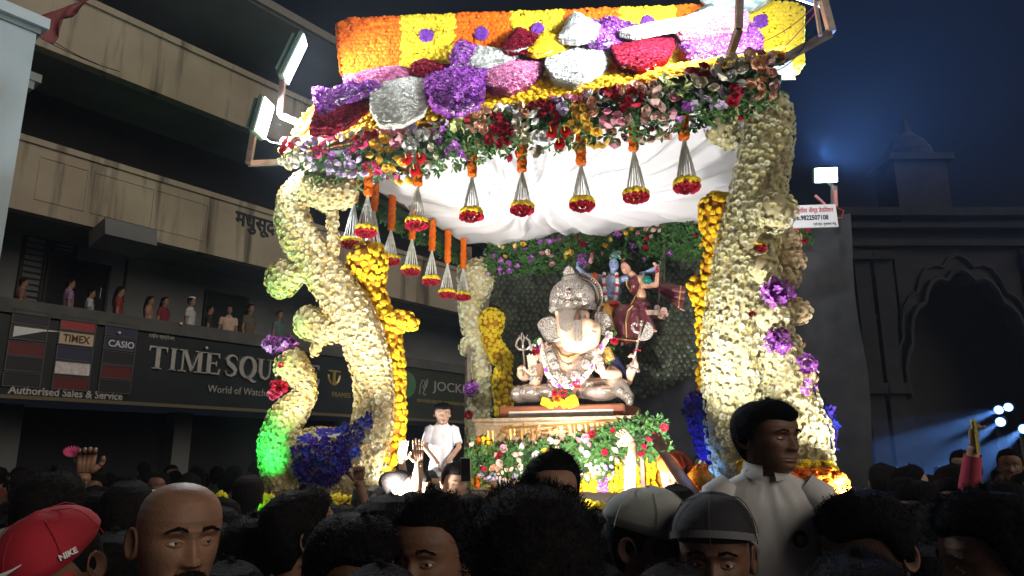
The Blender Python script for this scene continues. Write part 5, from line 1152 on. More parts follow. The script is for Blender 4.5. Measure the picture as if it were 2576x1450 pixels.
# body, head and arms: one continuous surface
body = [el(720, 1010, 150, 190, .26, .0), el(720, 1120, 190, 110, .26, .0), el(715, 860, 175, 90, .17, .02), el(715, 620, 120, 110, .17, -.05), el(655, 590, 62, 50, .12, -.10), el(790, 600, 66, 56, .12, -.10),
        (gc_(690, 640, -.20), 84*cm, gc_(688, 740, -.26), 78*cm), (gc_(688, 740, -.26), 78*cm, gc_(715, 812, -.29), 74*cm), (gc_(715, 812, -.29), 72*cm, gc_(790, 825, -.31), 70*cm), (gc_(790, 825, -.31), 68*cm, gc_(862, 785, -.33), 72*cm), (gc_(862, 785, -.33), 70*cm, gc_(868, 715, -.36), 74*cm), (gc_(868, 715, -.36), 72*cm, gc_(835, 690, -.42), 64*cm),
        (gc_(560, 850, .04), 62*cm, gc_(430, 960, .02), 50*cm), (gc_(560, 850, .08), 60*cm, gc_(380, 1080, .02), 44*cm), (gc_(380, 1085, .02), 44*cm, gc_(340, 1050, -.08), 40*cm),
        (gc_(470, 1000, .02), 48*cm, gc_(450, 1110, -.16), 42*cm), (gc_(450, 1110, -.16), 40*cm, gc_(440, 1070, -.24), 36*cm),
        (gc_(860, 850, .04), 62*cm, gc_(1040, 960, .04), 50*cm), (gc_(1040, 960, .04), 50*cm, gc_(1140, 1100, .0), 42*cm), (gc_(1140, 1100, .0), 40*cm, gc_(1190, 990, -.08), 34*cm),
        (gc_(980, 980, .02), 48*cm, gc_(1060, 1060, -.12), 44*cm), (gc_(1060, 1060, -.12), 42*cm, gc_(975, 1050, -.22), 36*cm)]
body += hand_caps(gc_(432, 1062, -.25), ZG+XG*-.12, -EY, 175*cm, .06, -1, .1)
body += hand_caps(gc_(330, 1060, -.10), ZG*.8-EY*.5, XG, 130*cm, 1.25, 1)
body += hand_caps(gc_(955, 1052, -.24), ZG*.9-EY*.5+XG*-.1, EY+ZG*.2, 140*cm, .55, 1)
body += hand_caps(gc_(1205, 985, -.09), ZG*.9-EY*.35, -XG, 150*cm, 1.25, -1)
dark = lambda Cn: np.zeros(len(Cn))
def gmat(Cn):
    X = (Cn-gq)@EX/cm; Z = (Cn-gq)[:, 2]/cm; x0 = float((gc_(1000, 900, .0)-gq)@EX/cm); x1 = float((gc_(1150, 1000, .0)-gq)@EX/cm); z0 = float((gc_(1000, 880, 0)-gq)[2]/cm); z1 = float((gc_(1000, 1130, 0)-gq)[2]/cm)
    xl = float((gc_(400, 1000, 0)-gq)@EX/cm); Yd = (Cn-gq)@EY
    return (((X > x0) & (X < x1) & (Z < z0) & (Z > z1) & (Yd > -.10)) | ((X < x0*0+float((gc_(480, 1000, 0)-gq)@EX/cm)) & (Yd > -.03) & (Z < float((gc_(0, 900, 0)-gq)[2]/cm)))).astype(int)
blob('body', body, .0085, [M_isk, mat('navy_satin', (.02, .02, .08), (.03, .03, .1), .3, nscale=8)], gan, 2, matfn=gmat)
# folded legs in silver cloth
legs = [el(430, 1195, 150, 72, .20, -.08), el(330, 1205, 62, 72, .18, -.10), el(560, 1190, 110, 70, .22, -.10), el(690, 1180, 150, 80, .2, .02)]
lg_ = blob('left_leg', legs, .010, [M_sil], gan, 3)
legs = [(gc_(820, 1160, -.08), 82*cm, gc_(1080, 1150, -.12), 74*cm), el(940, 1195, 140, 60, .20, -.16), (gc_(1085, 1150, -.14), 70*cm, gc_(1150, 1225, -.20), 44*cm), (gc_(1150, 1225, -.20), 42*cm, gc_(1160, 1262, -.26), 30*cm)]
blob('right_leg', legs, .010, [M_sil], gan, 3)
for x, y, o in ((350, 1190, -.28), (447, 1198, -.28), (930, 1170, -.33), (1090, 1180, -.27), (1135, 1215, -.27), (1160, 1250, -.28), (860, 1125, -.25), (420, 1120, -.2)):
    mb = MB()
    for k in range(6): a = PI*k/3; mb.ball(gc_(x+16*math.cos(a), y+12*math.sin(a), o), 9*cm, 5)
    mb.ball(gc_(x, y, o-.01), 9*cm, 5); mb.build('rosette', M_fil, gan, smooth=True)
mb = MB(); V = []      # hem band on the left leg
for i in range(12):
    for j in range(3): V.append(gc_(540+20*j-3*i*.2, 1125+12*i, -.29+.03*abs(i-5)/5))
mb.grid(V, 12, 3); mb.build('hem_band', M_fil, gan)
# crown
cr0 = gc_(728, 560, -.06); cw = 182*cm
mb = MB(); prof = [(cw*.96, -.02), (cw*1.02, .0), (cw*1.03, .03), (cw*.98, .045), (cw*.99, .10), (cw*.93, .16), (cw*.80, .215), (cw*.60, .255), (cw*.42, .275), (cw*.40, .30), (cw*.30, .315), (cw*.16, .33), (0, .335)]
mb.lathe(prof, cr0, 40, R=RFl@rotx(.10), sy=.86); mb.build('crown', M_fil, gan, smooth=True)
for x, y, r_ in ((690, 450, 34), (690, 395, 22), (620, 430, 24), (780, 440, 26), (590, 490, 22), (820, 500, 24), (690, 515, 26), (640, 500, 18), (750, 505, 18)):
    q = gc_(x, y, -.30 if y > 420 else -.24); mb = MB(); mb.lathe([(0, .018), (r_*cm*.3, .016), (r_*cm*.45, .005), (r_*cm*.7, .014), (r_*cm, .0)], q, 16, R=RFl@rotx(PI/2)); mb.build('crown_boss', M_fil, gan, smooth=True)
    mb = MB(); mb.ball(q-EY*.018, 5*cm, 5); mb.build('ruby', mat('ruby', (.35, .01, .03), rough=.15), gan) if r_ > 23 else None
q = gc_(700, 282, -.10); mb = MB(); V = []
for i in range(21):      # leaf shaped finial
    a = 2*PI*i/20; x = math.sin(a)*(1-.35*max(0, math.cos(a))); z = math.cos(a)*(1.25 if math.cos(a) > 0 else .8)
    for s_ in (1, .78, .7, 0): V.append(q+XG*x*46*cm*s_+ZG*z*44*cm*s_-EY*(.012+.02*(1-s_)))
mb.grid(V, 21, 4); mb.add([np.array(V[i*4])+EY*.03 for i in range(20)], [tuple(range(20))]); mb.add([V[i*4] for i in range(20)]+[np.array(V[i*4])+EY*.042 for i in range(20)], [(i, (i+1) % 20, 20+(i+1) % 20, 20+i) for i in range(20)]); mb.build('finial', M_fil, gan)
# ribbed halo
hc = gc_(765, 480, .04)
for k in range(44):
    a = math.radians(-60+300*k/43); r0, r1 = 168*cm, 205*cm; p0 = hc+XG*math.cos(a)*r0+ZG*math.sin(a)*r0*.98; p1 = hc+XG*math.cos(a)*r1+ZG*math.sin(a)*r1*.98-EY*.02
    mb = MB(); mb.tube([p0, p1], [.0055, .0075], 6); mb.build('halo_rib', M_sil, gan, smooth=True)
mb = MB(); mb.tube([hc+XG*math.cos(a)*206*cm+ZG*math.sin(a)*202*cm-EY*.02 for a in np.linspace(-1.05, 4.2, 40)], .008, 6); mb.tube([hc+XG*math.cos(a)*166*cm+ZG*math.sin(a)*163*cm for a in np.linspace(-1.05, 4.2, 40)], .012, 6); mb.build('halo_rim', M_sil, gan, smooth=True)
mb = MB(); mb.lathe([(0, 0), (172*cm, 0), (172*cm, .01)], hc+EY*.02, 30, R=RFl@rotx(PI/2)); mb.build('halo_disc', M_fil, gan)
# ear plates
def plate(pts, o, name='ear', rim=True, m=None, depth=.02, tilt=0.):
    c = np.mean(pts, axis=0); n = len(pts); V = []
    dense = []
    for i in range(n):
        for t in np.linspace(0, 1, 5)[:-1]: dense.append(np.array(pts[i])*(1-t)+np.array(pts[(i+1) % n])*t)
    for _ in range(2): dense = [(dense[i-1]+dense[i]*2+dense[(i+1) % len(dense)])/4 for i in range(len(dense))]
    k = len(dense); rings = (1, .92, .86, .5, 0); hh = (.0, -.022, -.012, -.025, -.03)
    for s_, h_ in zip(rings, hh):
        for p in dense: x, y = c+(p-c)*s_; V.append(gc_(x, y, o+h_+tilt*(x-c[0])*cm))
    mb = MB(); mb.grid(V, 5, k, 0, True); mb.add([np.array(q)+EY*depth for q in V[:k]], [tuple(range(k))]); mb.add(V[:k]+[np.array(q)+EY*depth for q in V[:k]], [(i, (i+1) % k, k+(i+1) % k, k+i) for i in range(k)])
    return mb.build(name, m or M_fil, gan)
plate([(450, 672), (500, 622), (590, 606), (616, 660), (634, 775), (540, 826), (490, 750)], -.06, tilt=-.5); plate([(892, 585), (940, 572), (1000, 590), (1030, 640), (1025, 700), (960, 770), (895, 700)], -.06, tilt=.5)
# forehead plate and trunk bands (follow the trunk)
def wrapband(path, wid, off, name, m, steps=10, curve=.5):
    mb = MB(); V = []
    for i in range(len(path)):
        (x, y, o, w) = path[i]
        for j in range(steps+1): t = -1+2*j/steps; V.append(gc_(x+w*t, y, o+off+curve*(1-math.sqrt(max(0, 1-(t*.85)**2)))*w*cm))
    mb.grid(V, len(path), steps+1); mb.build(name, m, gan, smooth=True)
wrapband([(705, 500, -.26, 105), (700, 530, -.27, 100), (690, 565, -.28, 78), (684, 620, -.42, 60), (680, 670, -.44, 56), (678, 700, -.45, 48), (678, 722, -.45, 30), (678, 732, -.45, 5)], 0, -.02, 'forehead_plate', M_filf, curve=.8)
wrapband([(772, 640, -.50, 30), (765, 690, -.53, 34), (765, 740, -.54, 34), (772, 790, -.54, 32), (785, 820, -.53, 24), (792, 838, -.52, 8)], 0, -.02, 'trunk_band', M_filf, curve=.6)
mb = MB(); mb.prism([gc_(x, y, -.30) for x, y in ((780, 632), (800, 574), (822, 628), (800, 636))], -EY*.03); mb.build('eye_plate', M_sil, gan)
mb = MB(); mb.ball(gc_(802, 612, -.27), (28*cm, .03, 22*cm), 10, R=RFl); mb.build('eye', M_sil, gan, smooth=True)
mb = MB(); mb.ball(gc_(892, 728, -.52), (20*cm, .03, 7*cm), 8, R=RFl@roty(.3)); mb.build('nostril', mat('nostril_shade', (.30, .14, .1), rough=.5), gan, smooth=True)
mb = MB(); mb.tube([gc_(650, 775, -.28), gc_(615, 790, -.34), gc_(585, 806, -.36)], [16*cm, 11*cm, 3*cm], 8); mb.build('tusk', mat('ivory', (.8, .72, .62), rough=.3), gan, smooth=True)
mb = MB(); mb.tube([gc_(880, 800, -.30), gc_(905, 815, -.34)], [12*cm, 4*cm], 8); mb.build('tusk', mat('gilt', (.7, .42, .12), rough=.25, metal=.8), gan, smooth=True)
# necklaces
def strand(pts, o, rad, name, m, n=26, beads=None):
    P3 = [gc_(x, y, o_) for x, y, o_ in pts]; 
    mb = MB(); mb.tube(P3, rad, 8, sq=.6); return mb.build(name, m, gan, smooth=True)
strand([(570, 830, -.14), (600, 880, -.2), (640, 950, -.25), (700, 985, -.27), (760, 960, -.27), (830, 880, -.22)], 0, .010, 'chain', M_fil)
strand([(590, 830, -.16), (640, 905, -.24), (700, 930, -.26), (770, 905, -.25), (830, 850, -.2)], 0, .012, 'collar', M_gd)
nk = [(530, 850, -.20), (555, 910, -.25), (590, 985, -.30), (605, 1060, -.33), (655, 1110, -.36), (750, 1070, -.36), (825, 975, -.32), (890, 880, -.26)]
for (x0, y0, o0), (x1, y1, o1) in zip(nk[:-1], nk[1:]):
    a, b = gc_(x0, y0, o0), gc_(x1, y1, o1); d = b-a; L_ = np.linalg.norm(d); d /= L_
    sx = np.cross(d, -EY); k = max(3, int(L_/.022))
    for i in range(k): q = a+d*L_*(i+.5)/k; mb = MB(); mb.box(q, (.017, .105*(1 if i % 2 else .94), .02), np.array([d, sx, np.cross(d, sx)]).T, bev=.004); mb.build('necklace_link', M_filf, gan)
for (x, y, o), r_ in zip(nk[1:], (26, 32, 30, 46, 38, 34, 28)):
    q = gc_(x, y, o-.02); mb = MB(); R_ = r_*cm; mb.lathe([(0, .028), (R_*.15, .026), (R_*.25, .012), (R_*.4, .020), (R_*.5, .008), (R_*.68, .016), (R_*.78, .004), (R_*.95, .008), (R_, -.01)], q, 24, R=RFl@rotx(PI/2)); mb.build('pendant', M_fil, gan, smooth=True)
    mb = MB(); mb.ball(q-EY*.03, R_*.16, 6); mb.build('gem', mat('gem', (.4, .06, .08), rough=.2), gan)
# white flower garland on the idol
fgn = thing('idol_garland', 'white jasmine garland with purple dots hanging round the neck of the elephant idol', 'garland', gc_(700, 1150, -.35))
gp = [(478, 800, -.12), (500, 880, -.2), (515, 960, -.28), (540, 1050, -.34), (590, 1120, -.38), (650, 1152, -.40), (720, 1145, -.40), (800, 1095, -.38), (870, 1010, -.34), (920, 910, -.28), (965, 820, -.22), (1010, 755, -.12)]
pts3 = [gc_(*p) for p in gp]; sph = chain([(q, 15*cm) for q in pts3], 6); A, B = skin_points(sph, .0135, None, 1); core(fgn, sph, M_whi, f=.8); blossoms(fgn, 'jasmine', A, B, .0105, TM[:2], [ROSE['cream']], 120)
for i in range(26): 
    k = rnd.randrange(len(sph)); c = sph[k][0]-EY*15*cm+XG*rnd.uniform(-8, 8)*cm; blossoms(fgn, 'purple_bloom', [c], [-EY], .014, TM, [M_pur], 1)
for x, y, o, cc in ((468, 800, -.1, 'g'), (425, 850, -.1, 'w'), (450, 880, -.12, 'r'), (1030, 735, -.1, 'g'), (1005, 755, -.14, 'w'), (1045, 800, -.12, 'r'), (1020, 840, -.12, 'g'), (640, 1180, -.42, 'g'), (690, 1190, -.42, 'g'), (600, 1195, -.42, 'r'), (655, 1195, -.44, 'r'), (760, 1130, -.4, 'r'), (610, 1240, -.42, 'o'), (990, 960, -.14, 'g')):
    c = gc_(x, y, o); s_ = [(c, 20*cm)]; A, B = skin_points(s_, .016, None, 2)
    if cc == 'g': blossoms(fgn, 'green_tuft', A, B, .026, TL, [M_leaf], 8)
    else: blossoms(fgn, {'w': 'white', 'r': 'red', 'o': 'orange'}[cc]+'_bloom', A, B, .016, TR, [{'w': M_whi, 'r': ROSE['red'], 'o': M_ora}[cc]], 8)
mb = MB(); R_ = RFl@roty(-.35); mb.lathe([(0, 52*cm), (34*cm, 52*cm), (40*cm, 45*cm), (40*cm, -45*cm), (34*cm, -52*cm), (0, -52*cm)], gc_(995, 905, -.16), 20, R=R_); mb.build('gold_armlet', M_gd, gan, smooth=True)
# bangles, sweet, trident, axe
for x, y, o, r_, a in ((437, 1085, -.245, 38, 0), (1187, 1010, -.075, 40, .5), (440, 1078, -.25, 30, 0)):
    mb = MB(); q = gc_(x, y, o); R = RFl@roty(a); mb.tube([q+R@np.array([r_*cm*1.08*math.cos(t), r_*cm*1.0*math.sin(t), .004*math.sin(8*t)]) for t in np.linspace(0, 2*PI, 25)], .014, 7); mb.build('bangle', M_fil, gan, smooth=True)
mb = MB(); mb.lathe([(0, -30*cm), (24*cm, -22*cm), (30*cm, -4*cm), (20*cm, 14*cm), (6*cm, 30*cm), (0, 38*cm)], gc_(935, 935, -.32), 18, R=RFl); mb.build('silver_sweet', M_sil, gan, smooth=True)
q = gc_(425, 1020, -.30); mb = MB(); mb.lathe([(0, .006), (24*cm, .006), (30*cm, .0)], q, 20, R=RFl@rotx(PI/2)); mb.build('palm_medallion', M_fil, gan)
tri = thing('trident', 'silver trident held up in the rear hand of the elephant idol', 'trident', gc_(355, 950, -.12))
mb = MB(); mb.tube([gc_(352, 1070, -.14), gc_(360, 960, -.14), gc_(350, 860, -.14)], .009, 8); mb.build('shaft', M_sil, tri, smooth=True)
for pl in ([(350, 868), (315, 860), (296, 835), (305, 800), (325, 775), (318, 752)], [(350, 868), (390, 858), (407, 835), (398, 800), (375, 775), (386, 752)], [(350, 870), (350, 810), (335, 780), (340, 735)], [(350, 870), (350, 810), (362, 780), (342, 735)]):
    mb = MB(); mb.tube([gc_(x, y, -.14) for x, y in pl], [.010, .012, .013, .012, .009, .003][:len(pl)] if len(pl) == 6 else [.011, .010, .009, .003], 8); mb.build('prong', M_sil, tri, smooth=True)
axe = thing('ritual_axe', 'silver crescent axe raised in the rear hand of the elephant idol', 'axe', gc_(1200, 950, -.12))
mb = MB(); mb.tube([gc_(1180, 985, -.14), gc_(1215, 850, -.14), gc_(1250, 690, -.14)], .010, 8); mb.ball(gc_(1250, 675, -.14), .018, 6); mb.ball(gc_(1252, 650, -.14), .012, 6); mb.build('shaft', M_sil, axe, smooth=True)
c_ = (1262, 722); pl = [(c_[0]+78*math.cos(a), c_[1]+75*math.sin(a)) for a in np.linspace(-1.15, 2.1, 18)]+[(1250, 760), (1262, 722), (1275, 690)]
mb = MB(); mb.prism([gc_(x, y, -.15) for x, y in pl], EY*.02); mb.build('blade', M_fil, axe)
mb = MB(); mb.tube([gc_(x, y, -.14) for x, y in ((1232, 740), (1205, 730), (1182, 705), (1180, 680), (1198, 662), (1218, 672), (1215, 692))], [.012, .014, .014, .013, .011, .009, .006], 8); mb.build('curl', M_sil, axe, smooth=True)
for x, y, o in ((520, 1262, -.42), (605, 1275, -.42), (665, 1280, -.42), (725, 1262, -.46), (560, 1285, -.42), (640, 1265, -.4)):
    blossoms(fgn, 'marigold', [gc_(x, y, o)], [-EY], .034 if x < 700 else .05, TM, [M_yel], 1)
# raised face details and red nails
for x, y, o in ((470, 935, -.30), (1195, 880, -.17), (1210, 872, -.17), (1228, 868, -.17), (1243, 872, -.17), (905, 985, -.36), (922, 978, -.36), (945, 978, -.36), (962, 984, -.36)):
    mb = MB(); mb.ball(gc_(x, y, o), (5*cm, .006, 7*cm), 6, R=RFl); mb.build('red_nail', ROSE['red'], gan)

# ================= couple on the swing =================
KB = DP-.55
def kc(x, y, o=0.): return onf(1427+.2003*x, 606+.2003*y, KB+o)
km = mpp(kc(700, 600))*.2003
M_kb = mat('blue_skin', (.34, .46, .78), rough=.3, coat=.3); M_rs = mat('peach_skin', (.84, .46, .30), rough=.3, coat=.3); M_mar = mat('maroon_silk', (.14, .025, .035), (.10, .02, .03), .3, nscale=8, coat=.3); M_org = mat('orange_cloth', (.72, .14, .03), rough=.5); M_gy = mat('gold_cloth', (.66, .36, .06), (.55, .26, .04), .5, nscale=6)
M_hair = mat('black_hair', (.006, .006, .007), (.013, .011, .010), .75, nscale=60, spec=.04, bump=.5, bscale=140); M_gdp = mat('gold_paint', (.70, .48, .16), rough=.3, metal=.6); M_tl = mat('teal_cloth', (.01, .22, .20), rough=.35, coat=.3)
def kel(x, y, rx, ry, d, o=0., a=0.): return (kc(x, y, o), (rx*km, d, ry*km), RFl@roty(a))
def kcap(x0, y0, r0, x1, y1, r1, o0=0., o1=0.): return (kc(x0, y0, o0), r0*km, kc(x1, y1, o1), r1*km)
kr = thing('blue_figure', 'blue skinned painted statue seated on the swing wearing a red and white garland', 'statue', kc(560, 800))
blob('body', [kel(585, 305, 62, 86, .07, -.06), kel(583, 345, 46, 52, .06, -.08), kcap(575, 380, 38, 572, 450, 46), kel(560, 520, 120, 95, .10), kel(575, 640, 108, 110, .09), kel(570, 730, 100, 60, .09), kcap(440, 475, 48, 230, 430, 30, 0, -.04), kcap(230, 430, 30, 130, 335, 24, -.04, -.08), kcap(690, 480, 44, 980, 410, 30, .08, .08), kcap(980, 410, 30, 1150, 320, 24, .08, .04)]+hand_caps(kc(125, 330, -.08), [0, 0, 1.]+EX*.05, EX, 110*km, .9, 1)+hand_caps(kc(1160, 315, .04), [0, 0, 1.]+EX*.3, -EX, 100*km, .9, -1), .0065, [M_kb], kr, 2)
mb = MB(); mb.ball(kc(590, 262, .0), (78*km, .075, 62*km), 10, R=RFl)
for k in range(14): a = -.3+3.7*k/13; mb.ball(kc(590+66*math.cos(a), 262-52*math.sin(a)+8, -.05), 14*km, 5)
mb.build('hair', M_hair, kr, smooth=True)
mb = MB(); mb.lathe([(66*km, -.01), (72*km, .0), (70*km, .03), (60*km, .05), (30*km, .075), (0, .08)], kc(600, 225, -.02), 20, R=RFl@roty(.15)); mb.build('crown', M_tl, kr, smooth=True)
for dx, dy in ((-40, -5), (0, -14), (40, 0), (-70, 25), (60, 30)): mb = MB(); mb.ball(kc(610+dx, 195+dy, -.1), 13*km, 5); mb.build('crown_jewel', M_gdp if dx else ROSE['red'], kr)
def face(root, x, y, s, a=0., skinm=None):
    ca, sa = math.cos(a), math.sin(a)
    def f(dx, dy, o=-.13): return kc(x+(dx*ca-dy*sa)*s, y+(dx*sa+dy*ca)*s, o)
    for sx in (-1, 1):
        mb = MB(); mb.ball(f(25*sx, -8, -.125), (13*km*s, .006, 6*km*s), 6, R=RFl@roty(a)); mb.build('eye', M_whi, root)
        mb = MB(); mb.ball(f(25*sx, -8, -.133), 5.5*km*s, 5); mb.build('pupil', M_black, root)
        mb = MB(); mb.tube([f(10*sx, -26), f(25*sx, -33), f(43*sx, -24, -.12)], .0022, 4); mb.build('brow', M_black, root)
    mb = MB(); mb.tube([f(0, -10, -.13), f(0, 8, -.142), f(0, 18, -.15)], [4*km, 6*km, 9*km], 6); mb.build('nose', skinm, root, smooth=True)
    mb = MB(); mb.tube([f(-15, 38, -.133), f(-5, 36, -.14), f(5, 36, -.14), f(15, 38, -.133)], [2*km, 6*km, 6*km, 2*km], 6); mb.build('lips', ROSE['red'], root, smooth=True)
face(kr, 580, 300, 1.0, .03, M_kb)
sleeve = blob('shawl', [kel(350, 470, 55, 75, .07, -.02), kcap(350, 450, 40, 420, 500, 50, -.02, .02)], .010, [M_org], kr, 2)
blob('dhoti', [kel(560, 810, 130, 60, .12), kcap(520, 850, 62, 500, 920, 60, -.1, -.25), kcap(500, 920, 58, 560, 1090, 38, -.25, -.22)], .010, [M_gy], kr, 2)
for si, (x0, x1) in enumerate(((462, 492), (622, 602))):
    for k in range(10): t = k/9.; mb = MB(); mb.ball(kc(x0+(x1-x0)*t+14*math.sin(PI*t)*(1 if si == 0 else -1)*-1, 415+36*k, -.13-.02*math.sin(PI*t)), (24*km, .022, 22*km), 7, R=RFl); mb.build('garland_bead', ROSE['red'] if k % 3 == 1 else M_whi, kr, smooth=True)
mb = MB(); mb.ball(kc(585, 795, -.16), (60*km, .03, 30*km), 8, R=RFl); mb.build('sash_knot', ROSE['red'], kr, smooth=True)
mb = MB(); mb.tube([kc(x, y, -.125) for x, y in ((515, 430), (500, 530), (515, 610), (550, 600), (575, 520), (600, 440))], .004, 5); mb.tube([kc(x, y, -.10) for x, y in ((510, 400), (540, 450), (600, 440), (625, 400))], .004, 5); mb.build('necklace', M_gdp, kr)
bunchp = kc(190, 230, -.08); A, B = skin_points([(bunchp, 45*km), (kc(205, 290, -.08), 30*km)], .03, None, 1); blossoms(kr, 'orchid', A, B, .03, TO, [M_pur, M_purw], 20)
ra = thing('sari_figure', 'painted statue of a woman in a maroon sari leaning her head on the blue figure', 'statue', kc(850, 800))
blob('body', [kel(735, 340, 58, 80, .065, -.10, -.35), kel(725, 372, 40, 48, .06, -.13, -.35), kcap(775, 390, 34, 830, 440, 44, -.06, 0), kel(900, 530, 90, 100, .09), kel(930, 680, 62, 90, .075), kcap(1000, 560, 44, 1120, 555, 34, -.02, -.08), kcap(1120, 555, 32, 1135, 380, 22, -.08, -.1)]+hand_caps(kc(1138, 350, -.1), np.array([0, 0, .8])-EX*.5, -EY, 110*km, .35, 1), .0065, [M_rs], ra, 2)
blob('foot', [kcap(710, 1240, 22, 685, 1305, 18, -.2, -.28)], .006, [M_rs], ra, 2); blob('foot', [kcap(1060, 1120, 22, 1110, 1135, 16, -.1, -.14)], .006, [M_rs], ra, 2)
blob('sari', [kel(850, 560, 95, 120, .10, -.02, .2), kel(900, 820, 150, 90, .15), kel(800, 900, 150, 110, .17, -.10), kcap(720, 920, 120, 700, 1020, 110, -.22, -.24), kcap(700, 1020, 110, 740, 1220, 95, -.24, -.22), kcap(820, 1000, 110, 900, 1230, 80, -.18, -.18), kcap(950, 900, 80, 1060, 1120, 55, -.1, -.1), kel(780, 1245, 130, 26, .14, -.2)], .010, [M_mar], ra, 2)
blob('blouse', [kel(1000, 500, 62, 60, .07, -.02), kcap(980, 480, 50, 1050, 530, 42, -.02, -.05)], .008, [M_tl], ra, 2)
mb = MB(); mb.ball(kc(768, 305, -.055), (72*km, .085, 78*km), 10, R=RFl); mb.tube([kc(820, 340, 0), kc(870, 390, .02), kc(900, 450, .06), kc(720, 560, .05)], [40*km, 34*km, 26*km, 10*km], 8); mb.build('hair', M_hair, ra, smooth=True)
face(ra, 722, 340, .85, -.35, M_rs)
mb = MB()
for pts in ([(960, 410), (940, 470), (900, 620), (800, 800)], [(820, 820), (760, 880), (735, 1000), (745, 1220)], [(640, 1235), (740, 1245), (860, 1260), (1000, 1210)], [(740, 480), (745, 560), (800, 640), (815, 560)]): mb.tube([kc(x, y, -.14 if y < 700 else (-.14-.22*min(1, max(0, (y-700)/150)))) for x, y in pts], .006, 5)
mb.build('gold_border', M_gdp, ra)
mb = MB(); V = []
for i in range(26):
    for j in range(9): t = i/25; s_ = j/8; top = np.array([1060+430*t, 490+85*t]); bot = np.array([1080+370*t, 590+300*t]); x, y = top*(1-s_)+bot*s_; V.append(kc(x, y, .0+.05*math.sin(s_*9+t*3)+.03*t))
mb.grid(V, 26, 9); sh = mb.build('flying_shawl', M_mar, ra, smooth=True); mb = MB(); mb.grid([np.array(V[i*9+j])-EY*.008 for i in (21, 22) for j in range(9)], 2, 9); mb.build('shawl_border', M_gdp, ra)
blossoms(ra, 'bracelet_rose', [kc(1125, 378, -.15)], [-EY], .03, TR, [ROSE['magenta']], 1); A, B = skin_points([(kc(1170, 350, -.08), 40*km), (kc(1165, 410, -.08), 30*km)], .03, None, 1); blossoms(ra, 'bracelet_leaf', A, B, .035, TL, [M_leaf], 12)
sw = thing('swing_seat', 'wooden swing seat hung on chains under the painted couple', 'swing', kc(900, 930))
mb = MB(); a, b = kc(470, 905, .05), kc(1180, 930, .05); mb.beam(a-EY*.0, b, .34, .03); mb.build('board', mat('swing_wood', (.28, .12, .07), rough=.5), sw)
mb = MB(); mb.beam(kc(970, 905, -.14), kc(1130, 900, -.14), .02, .05); mb.beam(kc(1130, 900, -.12), kc(1215, 960, .16), .02, .05); mb.build('edge_board', mat('pale_wood', (.5, .36, .28), rough=.5), sw)
def chainlinks(a, b, root):
    L_ = np.linalg.norm(b-a); n = int(L_/.035); d = (b-a)/L_
    for i in range(n):
        q = a+(b-a)*(i+.5)/n; x = EX if i % 2 else EY; mb = MB(); mb.tube([q+d*.02*math.cos(t)+x*.008*math.sin(t) for t in np.linspace(0, 2*PI, 9)], .003, 4, cap=False); mb.build('chain_link', M_metal, root)
chainlinks(kc(1215, 40, .05), kc(1140, 830, -.06), sw); chainlinks(kc(1225, 40, .1), kc(1210, 860, .1), sw); chainlinks(kc(30, 20, .1), kc(110, 330, .0), sw)
for x, y, o in ((1135, 845, -.12), (1215, 880, .0), (1230, 930, .0), (1180, 940, .0)): blossoms(sw, 'white_rose', [kc(x, y, o)], [-EY], .03, TR, [ROSE['blush']], 1)
# ================= people =================
HH = .225; CHZ = 1.745-.238     # head height, chin height of the 1.745 m figure
_prof = [(-.42, .062, .052, .085), (-.30, .058, .050, .080), (-.15, .056, .046, .074), (-.06, .056, .050, .072), (-.01, .050, .070, .070), (.03, .050, .083, .068), (.10, .055, .088, .070), (.18, .060, .089, .074), (.27, .065, .089, .080), (.36, .070, .089, .088), (.45, .0745, .088, .096), (.54, .0765, .087, .101), (.62, .0775, .092, .103), (.70, .077, .093, .103), (.78, .074, .088, .099), (.85, .067, .078, .090), (.91, .056, .063, .074), (.955, .042, .047, .054), (.985, .025, .028, .032), (1.0, .001, .001, .001)]
_pz = np.array([p[0] for p in _prof]); _pw, _pf, _pb = [np.array([p[k] for p in _prof]) for k in (1, 2, 3)]
def rad_head(zf, th, fem=0):
    w, f, b = np.interp(zf, _pz, _pw), np.interp(zf, _pz, _pf), np.interp(zf, _pz, _pb)
    c, s = np.cos(th), np.sin(th); y = np.where(c > 0, f, b); n = 2.25
    return ((np.abs(s)/w)**n+(np.abs(c)/y)**n)**(-1/n)
def face_dy(x, zf, c):
    z = zf*HH; g = lambda cx, cz, sx, sz, a: a*np.exp(-((np.abs(x)-cx)/sx)**2-((z-cz*HH)/sz)**2)
    g0 = lambda cz, sx, sz, a: a*np.exp(-(x/sx)**2-((z-cz*HH)/sz)**2)
    t = np.clip((.57-zf)/.20, 0, 1); ridge = np.where((zf < .58) & (zf > .29), (.003+.020*t)*np.clip((zf-.30)/.035, 0, 1), 0)*np.exp(-(x/(.0075+.0045*t))**2)
    d = ridge+g(.0135, .345, .0065, .007, .009)+g(.031, .52, .017, .012, -.010)+g(.031, .515, .0125, .0065, .006)+g(.030, .605, .022, .006, .0045)+g0(.60, .012, .008, .002)
    d += g(.046, .39, .017, .018, .004)+g0(.205, .024, .0048, .0055)+g0(.160, .021, .0055, .007)+g0(.184, .025, .0018, -.0045)+g0(.115, .02, .006, -.003)+g0(.055, .016, .012, .006)+g(.026, .27, .006, .014, -.0022)
    return d*np.clip(c*1.6, 0, 1)
_hl = (np.radians([0, 25, 45, 60, 72, 82, 90, 100, 115, 135, 180]), np.array([.865, .86, .83, .76, .66, .50, .46, .50, .34, .16, .08]))
def hairline(th, k=0): a = np.abs((th+PI) % (2*PI)-PI); return np.interp(a, *_hl)+k*np.clip(1-a/1.2, 0, 1)
